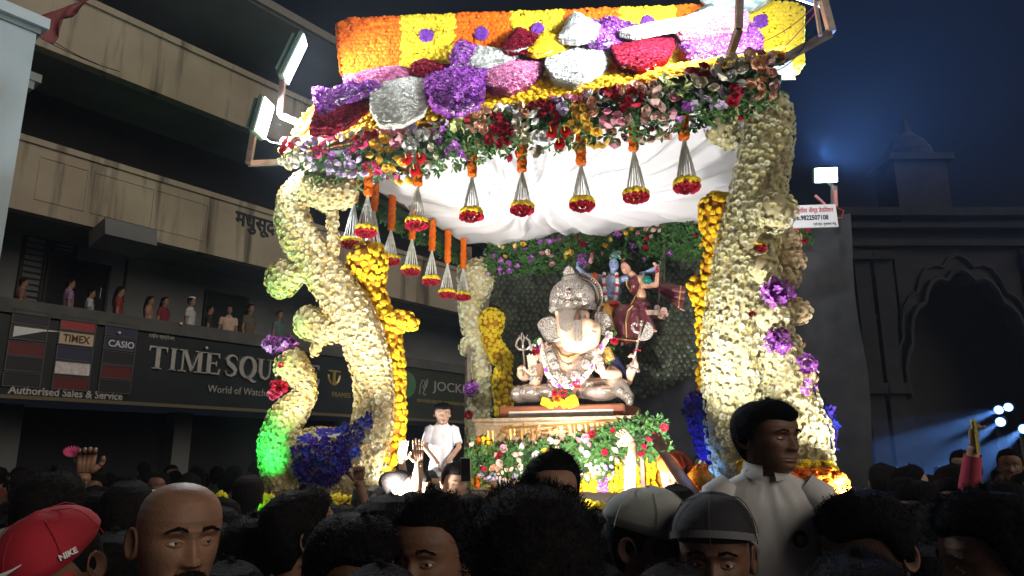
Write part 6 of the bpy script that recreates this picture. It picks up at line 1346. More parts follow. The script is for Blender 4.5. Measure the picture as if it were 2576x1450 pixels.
def thetas(n, front=.35): u = np.linspace(-PI, PI, n, endpoint=False); return u-front*np.sin(u)
_tors = [(-.060, .060, .050, .082), (-.085, .078, .052, .088), (-.105, .115, .056, .092), (-.125, .155, .062, .098), (-.15, .186, .072, .104), (-.19, .205, .086, .112), (-.25, .198, .100, .118), (-.35, .178, .108, .112), (-.48, .160, .110, .100), (-.58, .158, .108, .102), (-.68, .172, .108, .118), (-.78, .178, .10, .12), (-.86, .165, .09, .10)]
def loft(zs, th, rfun, wrapcap=True):
    V = []
    for z in zs:
        r = rfun(z, th); V.append(np.stack([np.sin(th)*r, -np.cos(th)*r, np.full_like(th, z)], 1))
    return np.concatenate(V)
def gridF(nu, nv):
    i, j = np.meshgrid(np.arange(nu-1), np.arange(nv), indexing='ij'); j2 = (j+1) % nv
    return np.stack([i*nv+j, (i+1)*nv+j, (i+1)*nv+j2, i*nv+j2], -1).reshape(-1, 4)[:, ::-1]
def posefn(yaw, pitch, roll=0, hs=1.):
    kid = np.array([1.15, 1.04, .92]) if hs != 1 else 1.; sink = np.array([0, 0, .072 if hs != 1 else 0])
    R = rotz(yaw)@rotx(pitch)@roty(roll)
    def f(V):
        V = np.asarray(V, float).copy(); k = np.clip((V[:, 2]-CHZ+.10)/.085, 0, 1)[:, None]; piv = np.array([0, .02, CHZ-.03]); return V*(1-k)+((V-piv)*kid@R.T*hs+piv-sink)*k
    return f
M_skin = {}
def skin(k):
    if k not in M_skin:
        c = {'dark': (.17, .085, .05), 'mid': (.27, .145, .09), 'light': (.42, .26, .18)}[k]; m = mat('skin_'+k, c, tuple(x*.72 for x in c), .58, nscale=22, bump=.15, bscale=160); m.node_tree.nodes['Principled BSDF'].inputs['Subsurface Weight'].default_value = .08; m.node_tree.nodes['Principled BSDF'].inputs['Subsurface Radius'].default_value = (.01, .004, .002); M_skin[k] = m
    return M_skin[k]
M_lip = mat('lips', (.20, .07, .06), rough=.4); M_eyew = mat('eye_white', (.6, .58, .55), rough=.2, coat=.5); M_iris = mat('iris', (.02, .012, .01), rough=.1, coat=1)
def arms_mesh(mb, poses, nseg=8, hands=True, hs=.17):
    for side, (sh, elb, wr, hd, pn, curl) in poses.items():
        sgn = 1 if side == 'l' else -1; sh, elb, wr = [np.array(p, float) for p in (sh, elb, wr)]
        pts = [sh+(sh-elb)*.1, sh, sh*.5+elb*.5, elb, elb*.55+wr*.45, wr]; mb.tube(pts, [.045, .056, .048, .040, .036, .026], 10)
        if hands:
            for c in hand_caps(wr, hd, pn, hs, curl, sgn): mb.tube([c[0], (c[0]+c[2])/2, c[2]], [c[1], (c[1]+c[3])/2*1.03, c[3]*.8], 7)
ARMD = {'l': ((.185, .01, CHZ-.17), (.235, .03, CHZ-.46), (.225, -.04, CHZ-.72), (0, -.1, -1), (-1, 0, 0), .3), 'r': ((-.185, .01, CHZ-.17), (-.235, .03, CHZ-.46), (-.225, -.04, CHZ-.72), (0, -.1, -1), (1, 0, 0), .3)}
def body_mesh(res, pose, skinm, arms=None, legs='stand', hs=.17, narrow=1.0):
    nt, nz = {3: (104, 92), 2: (64, 52), 1: (36, 30), 0: (24, 20)}[res]; th = thetas(nt)
    zf = np.concatenate([np.linspace(-.42, .0, 7 if res else 4)[:-1], np.linspace(0, .9, nz), np.linspace(.9, 1.0, 9 if res else 5)[1:]])
    V = []
    for z in zf:
        r = rad_head(z, th); x = np.sin(th)*r; y = -np.cos(th)*r; y = y-face_dy(x, z, np.cos(th)); V.append(np.stack([x, y, np.full_like(th, CHZ+z*HH)], 1))
    tz = np.array([t[0] for t in _tors]); zz = np.linspace(-.86, -.11, 16 if res else 9)
    T = []
    for z in zz:
        w, f, b = [np.interp(-z, -tz, [t[k] for t in _tors]) for k in (1, 2, 3)]; w *= narrow if z < -.12 else 1
        c, s = np.cos(th), np.sin(th); yy = np.where(c > 0, f, b); r = ((np.abs(s)/w)**2.4+(np.abs(c)/yy)**2.4)**(-1/2.4); T.append(np.stack([s*r, -c*r+.01, np.full_like(th, CHZ+z)], 1))
    allV = np.concatenate([np.concatenate(T), np.concatenate(V)]); nr = len(T)+len(V); F = gridF(nr, nt)
    cz = allV[F].mean(1); hx = cz[:, 0]; hz = (cz[:, 2]-CHZ)/HH; mi = ((hx/.024)**2+((hz-.182)/.034)**2 < 1) & (cz[:, 1] < -.05)
    mb = MB(); mb.V = [tuple(v) for v in allV.tolist()]; mb.F = [tuple(f) for f in F.tolist()]; mb.M = mi.astype(int).tolist(); mb.F.append(tuple(range(nt))); mb.M.append(0)
    wx = float(np.interp(.48, _pz, _pw))
    for sg in (-1, 1):     # ears
        c = np.array([sg*(wx-.004), .012, CHZ+.475*HH]); K = 14; Vv = []
        ex, ey, ez = np.array([sg*.9, .35, 0]), np.array([sg*-.25, .95, -.12]), np.array([0, .12, 1.])
        for s_, o in ((0, -.002), (.35, -.001), (.62, .004), (.8, .011), (.92, .013), (1., .009), (.96, .003), (.8, -.004)):
            for k in range(K): a = 2*PI*k/K; wd = .019*(1-.22*max(0, -math.sin(a))); Vv.append(c+ey*(wd*math.cos(a)*s_+.008)+ez*.032*math.sin(a)*s_+ex*(o*(1+.4*math.cos(a))+.006*s_*(1+math.cos(a))))
        mb.grid(Vv, 8, K, 0, True)
    mb.V = [tuple(v) for v in pose(np.array(mb.V)).tolist()]
    arms_mesh(mb, arms or ARMD, hands=True, hs=hs)
    if legs == 'stand':
        for sg in (-1, 1): mb.tube([(sg*.09, .01, CHZ-.80), (sg*.095, .0, CHZ-1.0), (sg*.10, .0, .48), (sg*.10, .01, .10), (sg*.10, .0, .05)], [.088, .085, .058, .042, .04], 10); mb.tube([(sg*.10, .05, .035), (sg*.10, -.04, .04), (sg*.11, -.17, .02)], [.036, .042, .028], 8)
    else:
        for sg in (-1, 1): mb.tube([(sg*.08, .02, CHZ-.80), (sg*.24, -.18, CHZ-.80), (sg*.30, -.30, CHZ-.82)], [.088, .075, .056], 10); mb.tube([(sg*.30, -.30, CHZ-.84), (sg*.12, -.36, CHZ-.86), (-sg*.06, -.34, CHZ-.87)], [.056, .045, .035], 10)
    for sg in (-1, 1): pass
    return mb.mesh('body', [skinm, M_lip], smooth=True)
def shell(zlo, zhi, th, n, thick, nzs=0., edge=.12, seed=0, base=0.0, wob=25):
    """cap over the skull between zlo(theta) and the crown"""
    V = []
    for i in range(n+1):
        s = i/n; zf = zlo+(zhi-zlo)*(s**.9); zq = np.minimum(zf, 1.0); r = rad_head(zq, th); k = min(1, s/edge)
        tk = thick(s, th)*math.sqrt(k*(2-k))+base; x, y, z = np.sin(th)*r, -np.cos(th)*r, CHZ+zq*HH
        dx, dy, dz = x, y*.9, (z-CHZ-.10)*1.15; dl = np.sqrt(dx*dx+dy*dy+dz*dz)+1e-6; x, y, z = x+dx/dl*tk, y+dy/dl*tk, z+dz/dl*tk
        if nzs: nn = np.array([noise.noise(Vector((float(a)*wob, float(b)*wob, float(c_)*wob+seed))) for a, b, c_ in zip(x, y, z)]); x, y, z = x*(1+nn*nzs*6), y*(1+nn*nzs*6), z+nn*nzs*.5*s
        V.append(np.stack([x, y, z], 1))
    return np.concatenate(V), n+1
def hair_mesh(style, res, pose, seed=0):
    nt = {3: 72, 2: 48, 1: 28, 0: 20}[res]; th = thetas(nt, .0); n = {3: 22, 2: 16, 1: 10, 0: 7}[res]; r_ = np.random.default_rng(seed)
    if style == 'short': thick = lambda s, t: .010+.012*s+.004*np.cos(t)*s; a = (0, .0035)
    elif style == 'side': thick = lambda s, t: .010+.018*s*(1+.5*np.sin(t))+.010*np.clip(np.cos(t), 0, 1)*s; a = (-.02, .004)
    elif style == 'frizz': thick = lambda s, t: .014+.014*min(1, s*2); a = (-.03, .006)
    elif style == 'buzz': thick = lambda s, t: .003+0*t; a = (0, .0008)
    elif style == 'boy': thick = lambda s, t: .013+.016*s+.006*np.clip(np.cos(t), 0, 1); a = (-.10, .005)
    elif style == 'long': thick = lambda s, t: .016+.010*s; a = (-.02, .004)
    zl = hairline(th, a[0]); V, k = shell(zl, 1.0, th, n, thick, a[1], seed=seed*7.3)
    mb = MB(); mb.V = [tuple(v) for v in V.tolist()]; F = gridF(k, nt); mb.F = [tuple(f) for f in F.tolist()]; mb.M = [0]*len(F)
    if style == 'long': mb.tube([(0, .075, CHZ+.13), (0, .105, CHZ+.02), (0, .125, CHZ-.10), (.01, .125, CHZ-.26), (.01, .12, CHZ-.34)], [.062, .058, .05, .04, .012], 12, sq=.8)
    # strands
    ns = {3: 9000, 2: 3000, 1: 260, 0: 0}[res]*(0 if style == 'buzz' else 1)
    if ns:
        idx = r_.integers(nt*2, len(V), ns); ln = {'frizz': .016}.get(style, .012); c = np.array([0, 0, CHZ+.10]); P0 = V[idx]+r_.normal(0, .004, (ns, 3)); N = P0-c; N /= np.linalg.norm(N, axis=1, keepdims=True)
        if style == 'frizz': D = N*.45+r_.normal(0, .75, (ns, 3))
        else: D = N*.22+r_.normal(0, .25, (ns, 3))+np.array([0, -.35, -.55])*np.clip(1.2-N[:, 2:3], .1, 1)+np.clip((N[:, 2:3]-.3)/.6, 0, 1)*np.array([[.35, -.5, 0]])
        D /= np.linalg.norm(D, axis=1, keepdims=True); S_ = np.cross(D, N); S_ /= np.linalg.norm(S_, axis=1, keepdims=True)+1e-9; L_ = r_.uniform(.6, 1.3, (ns, 1))*ln; w = .0005 if res == 3 else .0011
        A = P0-S_*w; B = P0+S_*w; M1 = P0+D*L_*.55+N*ln*.15; A2 = M1-S_*w*.8; B2 = M1+S_*w*.8; T_ = P0+D*L_+N*ln*.05
        VV = np.stack([A, B, B2, A2, T_], 1).reshape(-1, 3); o = len(mb.V); mb.V += [tuple(v) for v in VV.tolist()]
        for i in range(ns): q = o+i*5; mb.F += [(q, q+1, q+2, q+3), (q+3, q+2, q+4)]; mb.M += [0, 0]
    mb.V = [tuple(v) for v in pose(np.array(mb.V)).tolist()]
    return mb.mesh('hair', [M_hair], smooth=(ns == 0))
def shirt_mesh(res, m, arms=None, collar=True, sleeve=.55, narrow=1.0, trim=None, open_=0.):
    nt = 64 if res >= 2 else 28; th = thetas(nt, 0); tz = np.array([t[0] for t in _tors]); V = []
    zz = np.concatenate([[-.068, -.075], np.linspace(-.085, -.20, 9 if res >= 2 else 5), np.linspace(-.23, -.80, 16 if res >= 2 else 7)])[::-1]
    for z in zz:
        w, f, b = [np.interp(-z, -tz, [t[k] for t in _tors])+(.013 if k == 1 else .012) for k in (1, 2, 3)]; w *= narrow if z < -.12 else 1
        if z > -.078: w, f, b = w+.004, f+.005, b+.004
        c, s = np.cos(th), np.sin(th); yy = np.where(c > 0, f, b); r = ((np.abs(s)/w)**2.4+(np.abs(c)/yy)**2.4)**(-1/2.4)
        if res >= 2 and z < -.12: r = r+np.array([.006*noise.noise(Vector((math.sin(t)*3, math.cos(t)*3, z*6)))+.004*noise.noise(Vector((math.sin(t)*9, math.cos(t)*9, z*14))) for t in th])
        dip = open_*np.clip(c, 0, 1)**3*(1 if z > -.12 else 0); V.append(np.stack([s*r, -c*r+.01, np.full_like(th, CHZ+z)-dip*max(0, (z+.12)/.05)], 1))
    mb = MB(); Vc = np.concatenate(V); mb.V = [tuple(v) for v in Vc.tolist()]; F = gridF(len(V), nt); mb.F = [tuple(f) for f in F.tolist()]; mb.M = [0]*len(F)
    if collar:   # folded collar with a front gap
        Vv = []; K = 40 if res >= 2 else 20
        for i in range(K+1):
            a = -PI+.25+(2*PI-.5)*i/K; a2 = a+PI   # gap at the front
            c, s = math.cos(a2), math.sin(a2); fr = max(0, c)
            for rr, z in ((.070, -.075), (.069, -.040), (.076, -.036), (.088+.014*fr, -.074-.020*fr)):
                Vv.append((s*rr*.96, -c*rr*(1.0 if c > 0 else 1.12)+.012, CHZ+z-(.018*fr)))
        mb.grid(Vv, K+1, 4, 1 if trim else 0)
    for side, (sh, elb, wr, *_r) in (arms or ARMD).items():
        sh, elb = np.array(sh, float), np.array(elb, float); e = sh+(elb-sh)*sleeve if sleeve <= 1 else elb
        pts = [sh+(sh-elb)*.16+np.array([-.03*np.sign(sh[0]), 0, .0]), sh, sh*.6+e*.4, e]
        rs = [.058, .078, .070, .068]
        if sleeve > 1: w_ = np.array(wr, float); pts += [elb*.5+w_*.5, elb*.1+w_*.9]; rs = [.058, .074, .062, .054, .046, .038]
        mb.tube(pts, rs, 16 if res >= 2 else 8, cap=False)
    return mb.mesh('shirt', [m, trim or m], smooth=True)
def trouser_mesh(m, legs):
    mb = MB()
    for sg in (-1, 1):
        if legs == 'stand': mb.tube([(sg*.085, .01, CHZ-.74), (sg*.095, .01, CHZ-.95), (sg*.10, .0, .5), (sg*.10, .01, .07)], [.105, .102, .082, .07], 12)
        else: mb.tube([(sg*.08, .02, CHZ-.80), (sg*.22, -.16, CHZ-.80), (sg*.28, -.28, CHZ-.82)], [.10, .09, .075], 10)
    return mb.mesh('trousers', [m], smooth=True)
def cap_mesh(pose, m, m2=None, brim=True, back=False, res=2, under=None):
    th = thetas(48, 0); zl = np.full(48, .66)-.06*np.cos(th+(PI if not back else 0))*-1; V, k = shell(zl, 1.0, th, 14, lambda s, t: .016+.010*s+.006*np.clip(np.cos(t+(PI if back else 0)), 0, 1)*s, .0008, edge=.05, base=.003)
    mb = MB(); mb.V = [tuple(v) for v in V.tolist()]; F = gridF(k, 48); mb.F = [tuple(f) for f in F.tolist()]; mb.M = [0]*len(F)
    mb.ball((0, .003, CHZ+HH+.028), .006, 6)
    for a in np.linspace(0, PI, 4)[:-1]:      # seams
        for sg in (0, PI):
            pts = []
            for s in np.linspace(.1, .97, 10): t = a+sg; zf = .66+(.34)*s**.9; r = rad_head(np.array([min(zf, 1)]), np.array([t]))[0]+.0275*min(1, ((1-s)*6))**.5; pts.append((math.sin(t)*r, -math.cos(t)*r, CHZ+zf*HH+.027*max(0, min(1, (s-.45)/.45))))
            mb.tube(pts, .0012, 4)
    if brim:
        Vv = []; s0 = -1 if not back else 1
        for i in range(21):
            a = -1.15+2.3*i/20; r0 = rad_head(np.array([.66]), np.array([a]))[0]+.017
            for q in (0, .35, .7, 1.0): L_ = .072*math.cos(a*1.02)**.6*q if abs(a) < 1.15 else 0; Vv.append((math.sin(a)*(r0+L_*.25), s0*math.cos(a)*(r0)+s0*L_, CHZ+.60*HH+.012+.002-.030*q*q*.5-.022*abs(math.sin(a))**2*(1+q*.5)))
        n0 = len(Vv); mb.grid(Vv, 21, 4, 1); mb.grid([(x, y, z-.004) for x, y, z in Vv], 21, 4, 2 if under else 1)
    mb.V = [tuple(v) for v in pose(np.array(mb.V)).tolist()]
    return mb.mesh('cap', [m, m2 or m]+([under] if under else []), smooth=True)
def facial(root, pose, res, moustache=False, brows=True, eyes=True, look=(0, 0), beard=False, thickm=1.0):
    def fp_(x, zf, o=0.):
        r = rad_head(zf, np.array([0.]))[0]; 
        t = np.arcsin(np.clip(x/ max(.001, rad_head(zf, np.array([math.asin(min(.95, abs(x)/.09))]))[0]), -1, 1)); rr = rad_head(zf, np.array([t]))[0]; y = -math.cos(t)*rr; y -= face_dy(np.array([x]), zf, math.cos(t))[0]; return np.array([x, y-o, CHZ+zf*HH])
    def put(mb, nm, mats):
        mb.V = [tuple(v) for v in pose(np.array(mb.V)).tolist()]; me = mb.mesh(nm, mats, smooth=True); link(nm, me, root)
    if eyes:
        for sg in (-1, 1):
            mb = MB(); c = fp_(sg*.031, .515, -.0108); mb.ball(c, .0115, 12, 0); 
            d = np.array([look[0], -1., look[1]], float); d /= np.linalg.norm(d); mb.ball(c+d*.0075, .0058, 10, 1); put(mb, 'eye', [M_eyew, M_iris])
            mb = MB(); 
            for up, z0 in ((1, .546), (-1, .490)):   # lids
                V = []
                for i in range(9):
                    x = -.0155+.031*i/8; bow = 1-(x/.0155)**2
                    for q in (0, 1, 2): zz = (.518+up*.0285*bow*(1.0 if q == 0 else .0)) if False else .515+up*(.013*bow+.003+(.012 if q == 1 else .03 if q == 2 else 0)*(bow*.6+.4)); V.append(fp_(sg*.031+x, zz, [.0042*bow+.0005, .0040*bow+.0006, -.001][q]))
                mb.grid(V, 9, 3)
            put(mb, 'eyelid', [root_skin[0]])
    r_ = np.random.default_rng(3)
    def hairpatch(nm, fn, n, ln, w):
        mb = MB()
        for _ in range(n):
            p, d = fn(r_); d = d/np.linalg.norm(d); s = np.cross(d, [0, -1, 0.]); s /= np.linalg.norm(s)+1e-6; q = p+d*ln*r_.uniform(.6, 1.2)+np.array([0, -.0012, 0]); o = len(mb.V); mb.V += [tuple(p-s*w), tuple(p+s*w), tuple(q)]; mb.F.append((o, o+1, o+2)); mb.M.append(0)
        put(mb, nm, [M_hair])
    if brows and res >= 2:
        for sg in (-1, 1):
            def bf(r): t = r.random(); x = .012+.037*t; zf = .612+.035*math.sin(PI*min(1, t*.9+.1))*.9+r.normal(0, .011)*(1-.6*t); return fp_(sg*x, zf, .0018), np.array([sg*(1+.5*t), -.1, .5-1.1*t])
            hairpatch('eyebrow', bf, int(230*thickm), .0075, .00045)
    elif brows:
        for sg in (-1, 1): mb = MB(); mb.tube([fp_(sg*.013, .612, .001), fp_(sg*.03, .64, .001), fp_(sg*.047, .62, .0)], [.002, .0028, .0012], 5); put(mb, 'eyebrow', [M_hair])
    if moustache:
        if res >= 2:
            def mf(r): x = r.uniform(-.033, .033); return fp_(x, .262-.05*(abs(x)/.033)**2+r.normal(0, .015), .0045), np.array([x*22, -.25, -1.])
            hairpatch('moustache', mf, 1500, .009, .0008)
        else: mb = MB(); mb.tube([fp_(-.03, .20, .002), fp_(-.012, .245, .004), fp_(.012, .245, .004), fp_(.03, .20, .002)], [.002, .0055, .0055, .002], 6); put(mb, 'moustache', [M_hair])
root_skin = [None]
_cache = {}
def memo(k, f):
    if k not in _cache: _cache[k] = f()
    return _cache[k]
def cloth(name, c, c2=None, ns=10): return memo(('m', name), lambda: mat(name, c, c2 or tuple(x*.8 for x in c), .85, nscale=ns, bump=.12, bscale=260))
def person(label, u, vtop, Y, rz=0, hy=0, hp=0, hr=0, res=1, sk='dark', hair='short', shirt=('shirt_dark', (.03, .035, .05)), height=None, arms=None, legs='stand', stache=False, look=(0, 0), hat=None, group=None, collar=True, sleeve=.55, eyes=None, seed=0, narrow=1., trim=None, full=True, hs=1., bright=False):
    top = P(u, vtop, Y); hk = 1.750 if hair in (None, 'buzz') and not hat else 1.768; sc = (height/1.745) if height else top[2]/hk; hk = CHZ-.03+(hk-CHZ+.03)*hs*(.92 if hs != 1 else 1)-(.072 if hs != 1 else 0); sc = sc if height else top[2]/hk; rz = rz-math.degrees(math.atan2(top[0], top[1]))
    t = thing('person', label, 'person', (top[0], top[1], top[2]-hk*sc), group, math.radians(rz)); t.scale = (sc, sc, sc)
    ky = (round(hy), round(hp), round(hr), hs); pose = posefn(math.radians(hy), math.radians(hp), math.radians(hr), hs); ak = repr(arms) if arms else None
    root_skin[0] = skin(sk)
    link('body', memo(('b', res, ky, sk, ak, legs, narrow), lambda: body_mesh(res, pose, skin(sk), arms, legs, narrow=narrow)), t)
    if hair: link('hair', memo(('h', hair, res, ky, seed % 4), lambda: hair_mesh(hair, res, pose, seed % 4)), t)
    sm = cloth(*shirt); tm = cloth(*trim) if trim else None
    link('shirt', memo(('s', res >= 2, shirt[0], ak, collar, sleeve, narrow, trim and trim[0]), lambda: shirt_mesh(res, sm, arms, collar, sleeve, narrow, tm)), t)
    if full: link('trousers', memo(('t', legs), lambda: trouser_mesh(cloth('trouser_cloth', (.025, .028, .04)), legs)), t)
    if eyes if eyes is not None else (res >= 1 and abs((rz+hy+180) % 360-180) < 115): facial(t, pose, res, stache, True, True, look)
    if hat: hat(t, pose)
    return t, sc, pose
def reach(u, vtop, Y, rz, pt, height=None, hs=1., hk=1.768):
    """a place in the world as seen from a person set at (u, vtop, Y, rz)"""
    top = P(u, vtop, Y); hk = CHZ-.03+(hk-CHZ+.03)*hs; sc = height/1.745 if height else top[2]/hk; a = math.radians(rz)-math.atan2(top[0], top[1])
    return rotz(-a)@(np.asarray(pt)-np.array([top[0], top[1], top[2]-hk*sc]))/sc
def arm_to(side, w, hd=(0, -.1, 1), pn=(0, -1, 0), curl=.3, bend=-.05):
    sg = 1 if side == 'l' else -1; s = np.array([sg*.185, 0, CHZ-.15]); w = np.asarray(w, float); d = w-s; L_ = np.linalg.norm(d); up = .29; half = L_/2; h = math.sqrt(max(.0004, up*up-half*half)) if half < up else .02
    side_ = np.cross(d/L_, [0, 1., 0]); e_ = s+d/2+np.array([sg*.7, -.3, -.65])/1.0*h*.8; return {side: (tuple(s), tuple(e_), tuple(w), hd, pn, curl), ('r' if side == 'l' else 'l'): ARMD['r' if side == 'l' else 'l']}
def local(t, sc, p):     # world point -> the person's own frame
    M = t.matrix_basis.copy() if False else (Matrix.Translation(t.location)@t.rotation_euler.to_matrix().to_4x4()@Matrix.Diagonal((*t.scale, 1)))
    return np.array(M.inverted()@Vector([float(c) for c in p]))
GR = ('shirt_grey', (.20, .20, .20)); WH = ('shirt_white', (.62, .62, .64)); TE = ('shirt_teal', (.03, .14, .15)); BK = ('shirt_black', (.02, .02, .024)); NV = ('shirt_navy', (.025, .03, .07)); MR = ('shirt_maroon', (.16, .03, .03)); OG = ('shirt_orange', (.72, .12, .02)); PK = ('shirt_pink', (.45, .12, .2)); CR = ('shirt_cream', (.5, .42, .34)); BL = ('shirt_blue', (.10, .14, .26))
# ---- near people, one by one ----
person('bald man with a thick black moustache looking over the camera, dark collar', 458, 1190, 1.60, 10, 8, 3, 0, 3, 'mid', 'buzz' if False else None, BK, stache=True, look=(.35, .12))
def redcap(t, pose):
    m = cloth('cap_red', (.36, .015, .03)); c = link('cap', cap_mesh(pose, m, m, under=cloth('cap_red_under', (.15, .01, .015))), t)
    mb = MB()
    def cs(a, zf, o=.0265): r = rad_head(np.array([zf]), np.array([a]))[0]+o; return np.array([math.sin(a)*r, -math.cos(a)*r, CHZ+zf*HH+.004])
    sw = [(-.30, .80, .0015), (-.22, .765, .006), (-.10, .755, .0068), (.08, .775, .005), (.25, .80, .0025), (.38, .82, .0006)]
    mb.tube([cs(a, z) for a, z, _ in sw], [w for _, _, w in sw], 6, sq=1); mb.tube([cs(-.30, .80), cs(-.26, .84), cs(-.2, .87)], [.0018, .0015, .0005], 5)
    mb.V = [tuple(v) for v in pose(np.array(mb.V)).tolist()]; link('swoosh', mb.mesh('swoosh', [M_white], True), c)
    a = 1.15; q = cs(a, .72, .0275); ux = np.array([math.cos(a), math.sin(a), 0]); n_ = np.array([math.sin(a), -math.cos(a), .3]); n_ /= np.linalg.norm(n_)
    o = text(None, 'lettering', 'NIKE', q-ux*.018, ux, np.cross(n_, ux), .036, .013, M_white, .0012, n_, bold=.04); me = o.data; V = np.empty(len(me.vertices)*3); me.vertices.foreach_get('co', V); V = pose(V.reshape(-1, 3)); me.vertices.foreach_set('co', V.ravel()); o.parent = c
person('man in a red cap with white emblem bending his head, pale collar, face in shadow', 238, 1236, 1.72, -38, -4, 24, -8, 2, 'dark', 'buzz', GR, hat=redcap, stache=False)
person('man seen from behind with yellow light on his cropped hair and an orange rimmed ear', 138, 1168, 2.25, 152, 0, 0, 0, 2, 'mid', 'short', ('shirt_ochre', (.45, .35, .08)), seed=1)
ww = reach(262, 1222, 2.9, 180, P(212, 1198, 2.84)); person('dark haired man from behind lifting a red flower on its stem over the heads', 262, 1222, 2.9, 180, 0, 0, 0, 1, 'mid', 'short', ('shirt_plum', (.10, .03, .05)), arms=arm_to('l', ww, (0, -.1, 1), (0, 1, 0), 1.0))
rf = thing('red_flower', 'single red gerbera on a green stem held up at the far left', 'flower', P(184, 1150, 2.85)); q = P(184, 1146, 2.85)
mb = MB(); mb.tube([P(200, 1185, 2.86), P(190, 1165, 2.85), q], .004, 5); mb.build('stem', M_leaf, rf)
V = []; mb = MB()
for k in range(18):
    a = 2*PI*k/18; d = np.array([math.cos(a), -.35, .45+.6*math.sin(a)]); mb.tube([q, q+d*.018, q+d*.034], [.003, .006, .002], 5)
mb.build('petals', ROSE['magenta'], rf)
def scarf(t, pose):
    th = thetas(48, 0); a = np.abs((th+PI) % (2*PI)-PI); zl = np.interp(a, [0, .7, 1.2, PI], [.80, .55, -.1, -.35]); V, k = shell(zl, 1., th, 18, lambda s, tt: .024+.01*s, .006, edge=.02, base=.008)
    mb = MB(); mb.V = [tuple(v) for v in V.tolist()]; F = gridF(k, 48); mb.F = [tuple(f) for f in F.tolist()]; mb.M = [0]*len(F); mb.V = [tuple(v) for v in pose(np.array(mb.V)).tolist()]; link('head_scarf', mb.mesh('scarf', [cloth('scarf_grey', (.27, .26, .24), (.20, .19, .17), 25)], True), t)
person('person under a creased grey head scarf in the bottom corner of the crowd', 62, 1322, 1.75, 160, 0, 0, 0, 2, 'dark', None, GR, hat=scarf)
person('man from behind with yellow glints on black hair beside the bald man', 328, 1196, 2.75, 170, 0, 0, 0, 1, 'dark', 'short', BK, seed=2)
def topi(t, pose, c=('cap_white', (.62, .60, .56))):
    mb = MB(); mb.lathe([(.074, .0), (.078, .01), (.077, .05), (.070, .062), (.0, .058)], (0, .008, CHZ+.80*HH), 28, sy=1.2); mb.V = [tuple(v) for v in pose(np.array(mb.V)).tolist()]; link('white_cap', mb.mesh('cap', [cloth(*c)], True), t)
person('man in a pale grey cap showing just behind the bald head', 416, 1221, 2.9, 30, 0, 0, 0, 1, 'mid', 'short', CR, hat=topi)
person('dark haired head touched by green light beside the peacock float', 628, 1186, 4.3, 175, 0, 0, 0, 1, 'dark', 'short', BK, seed=3)
person('black curly head before the yellow deck flowers, small bright ear rim', 640, 1284, 2.25, 165, 0, 0, 0, 2, 'dark', 'short', MR, seed=1)
person('neat dark haired man in a teal shirt facing the float, warm light on one ear', 768, 1214, 2.1, 118, 0, -2, 0, 2, 'mid', 'short', TE, seed=2)
person('tousled dark head low in the crowd in a blue green jacket', 868, 1266, 1.62, 40, -8, 16, 0, 2, 'dark', 'frizz' if False else 'boy', TE, seed=0)
person('moustached young man with a swept fringe and white collar, glancing aside', 1090, 1230, 1.66, -22, -4, 2, 0, 2, 'dark', 'side', WH, stache=True, seed=1)
person('dark head peeking between the tousled head and the young man', 985, 1236, 2.3, 170, 0, 0, 0, 1, 'dark', 'frizz', BK)
person('huge curly black head from behind in a pale grey shirt, centre front', 1338, 1204, 1.16, 184, 0, 0, 0, 3, 'dark', 'frizz', ('shirt_ash', (.42, .43, .46)), seed=2)
person('man with neat black hair whose forehead shows over the curly head', 1386, 1130, 2.42, 8, 6, -4, 0, 2, 'mid', 'side', BK, seed=3, look=(.4, .1))
person('small dark head between the curly head and the grey cap', 1500, 1272, 2.9, 180, 0, 0, 0, 1, 'dark', 'short', BK)
def greycap(t, pose): link('cap', cap_mesh(pose, cloth('cap_grey', (.34, .36, .33)), cloth('brim_black', (.03, .03, .035))), t)
person('man in a grey green baseball cap seen in profile, face dark', 1614, 1216, 1.88, 72, 0, 4, 0, 2, 'dark', 'buzz', GR, hat=greycap)
person('head with red light on its hair between the two caps', 1700, 1210, 3.1, 178, 0, 0, 0, 1, 'dark', 'short', MR)
def blackcap(t, pose): link('cap', cap_mesh(pose, cloth('cap_black', (.02, .02, .024)), cloth('band_grey', (.16, .16, .17)), back=True), t)
t, sc, ps_ = person('moustached man in a backward black cap facing the camera in shadow', 1790, 1229, 1.72, -4, 0, 6, 0, 2, 'dark', 'buzz', NV, stache=True, hat=blackcap)
mb = MB(); V = []
for i in range(25): a = -1.1+2.2*i/24; r = rad_head(np.array([.72]), np.array([a]))[0]+.022; z = CHZ+HH*(.70+.10*math.cos(a*1.3)); V += [(math.sin(a)*r, -math.cos(a)*r, z), (math.sin(a)*r, -math.cos(a)*r, z+.016)]
mb.grid(V, 25, 2); mb.V = [tuple(v) for v in ps_(np.array(mb.V)).tolist()]; link('cap_strap', mb.mesh('cap_strap', [cloth('band_grey', (.16, .16, .17))]), t)
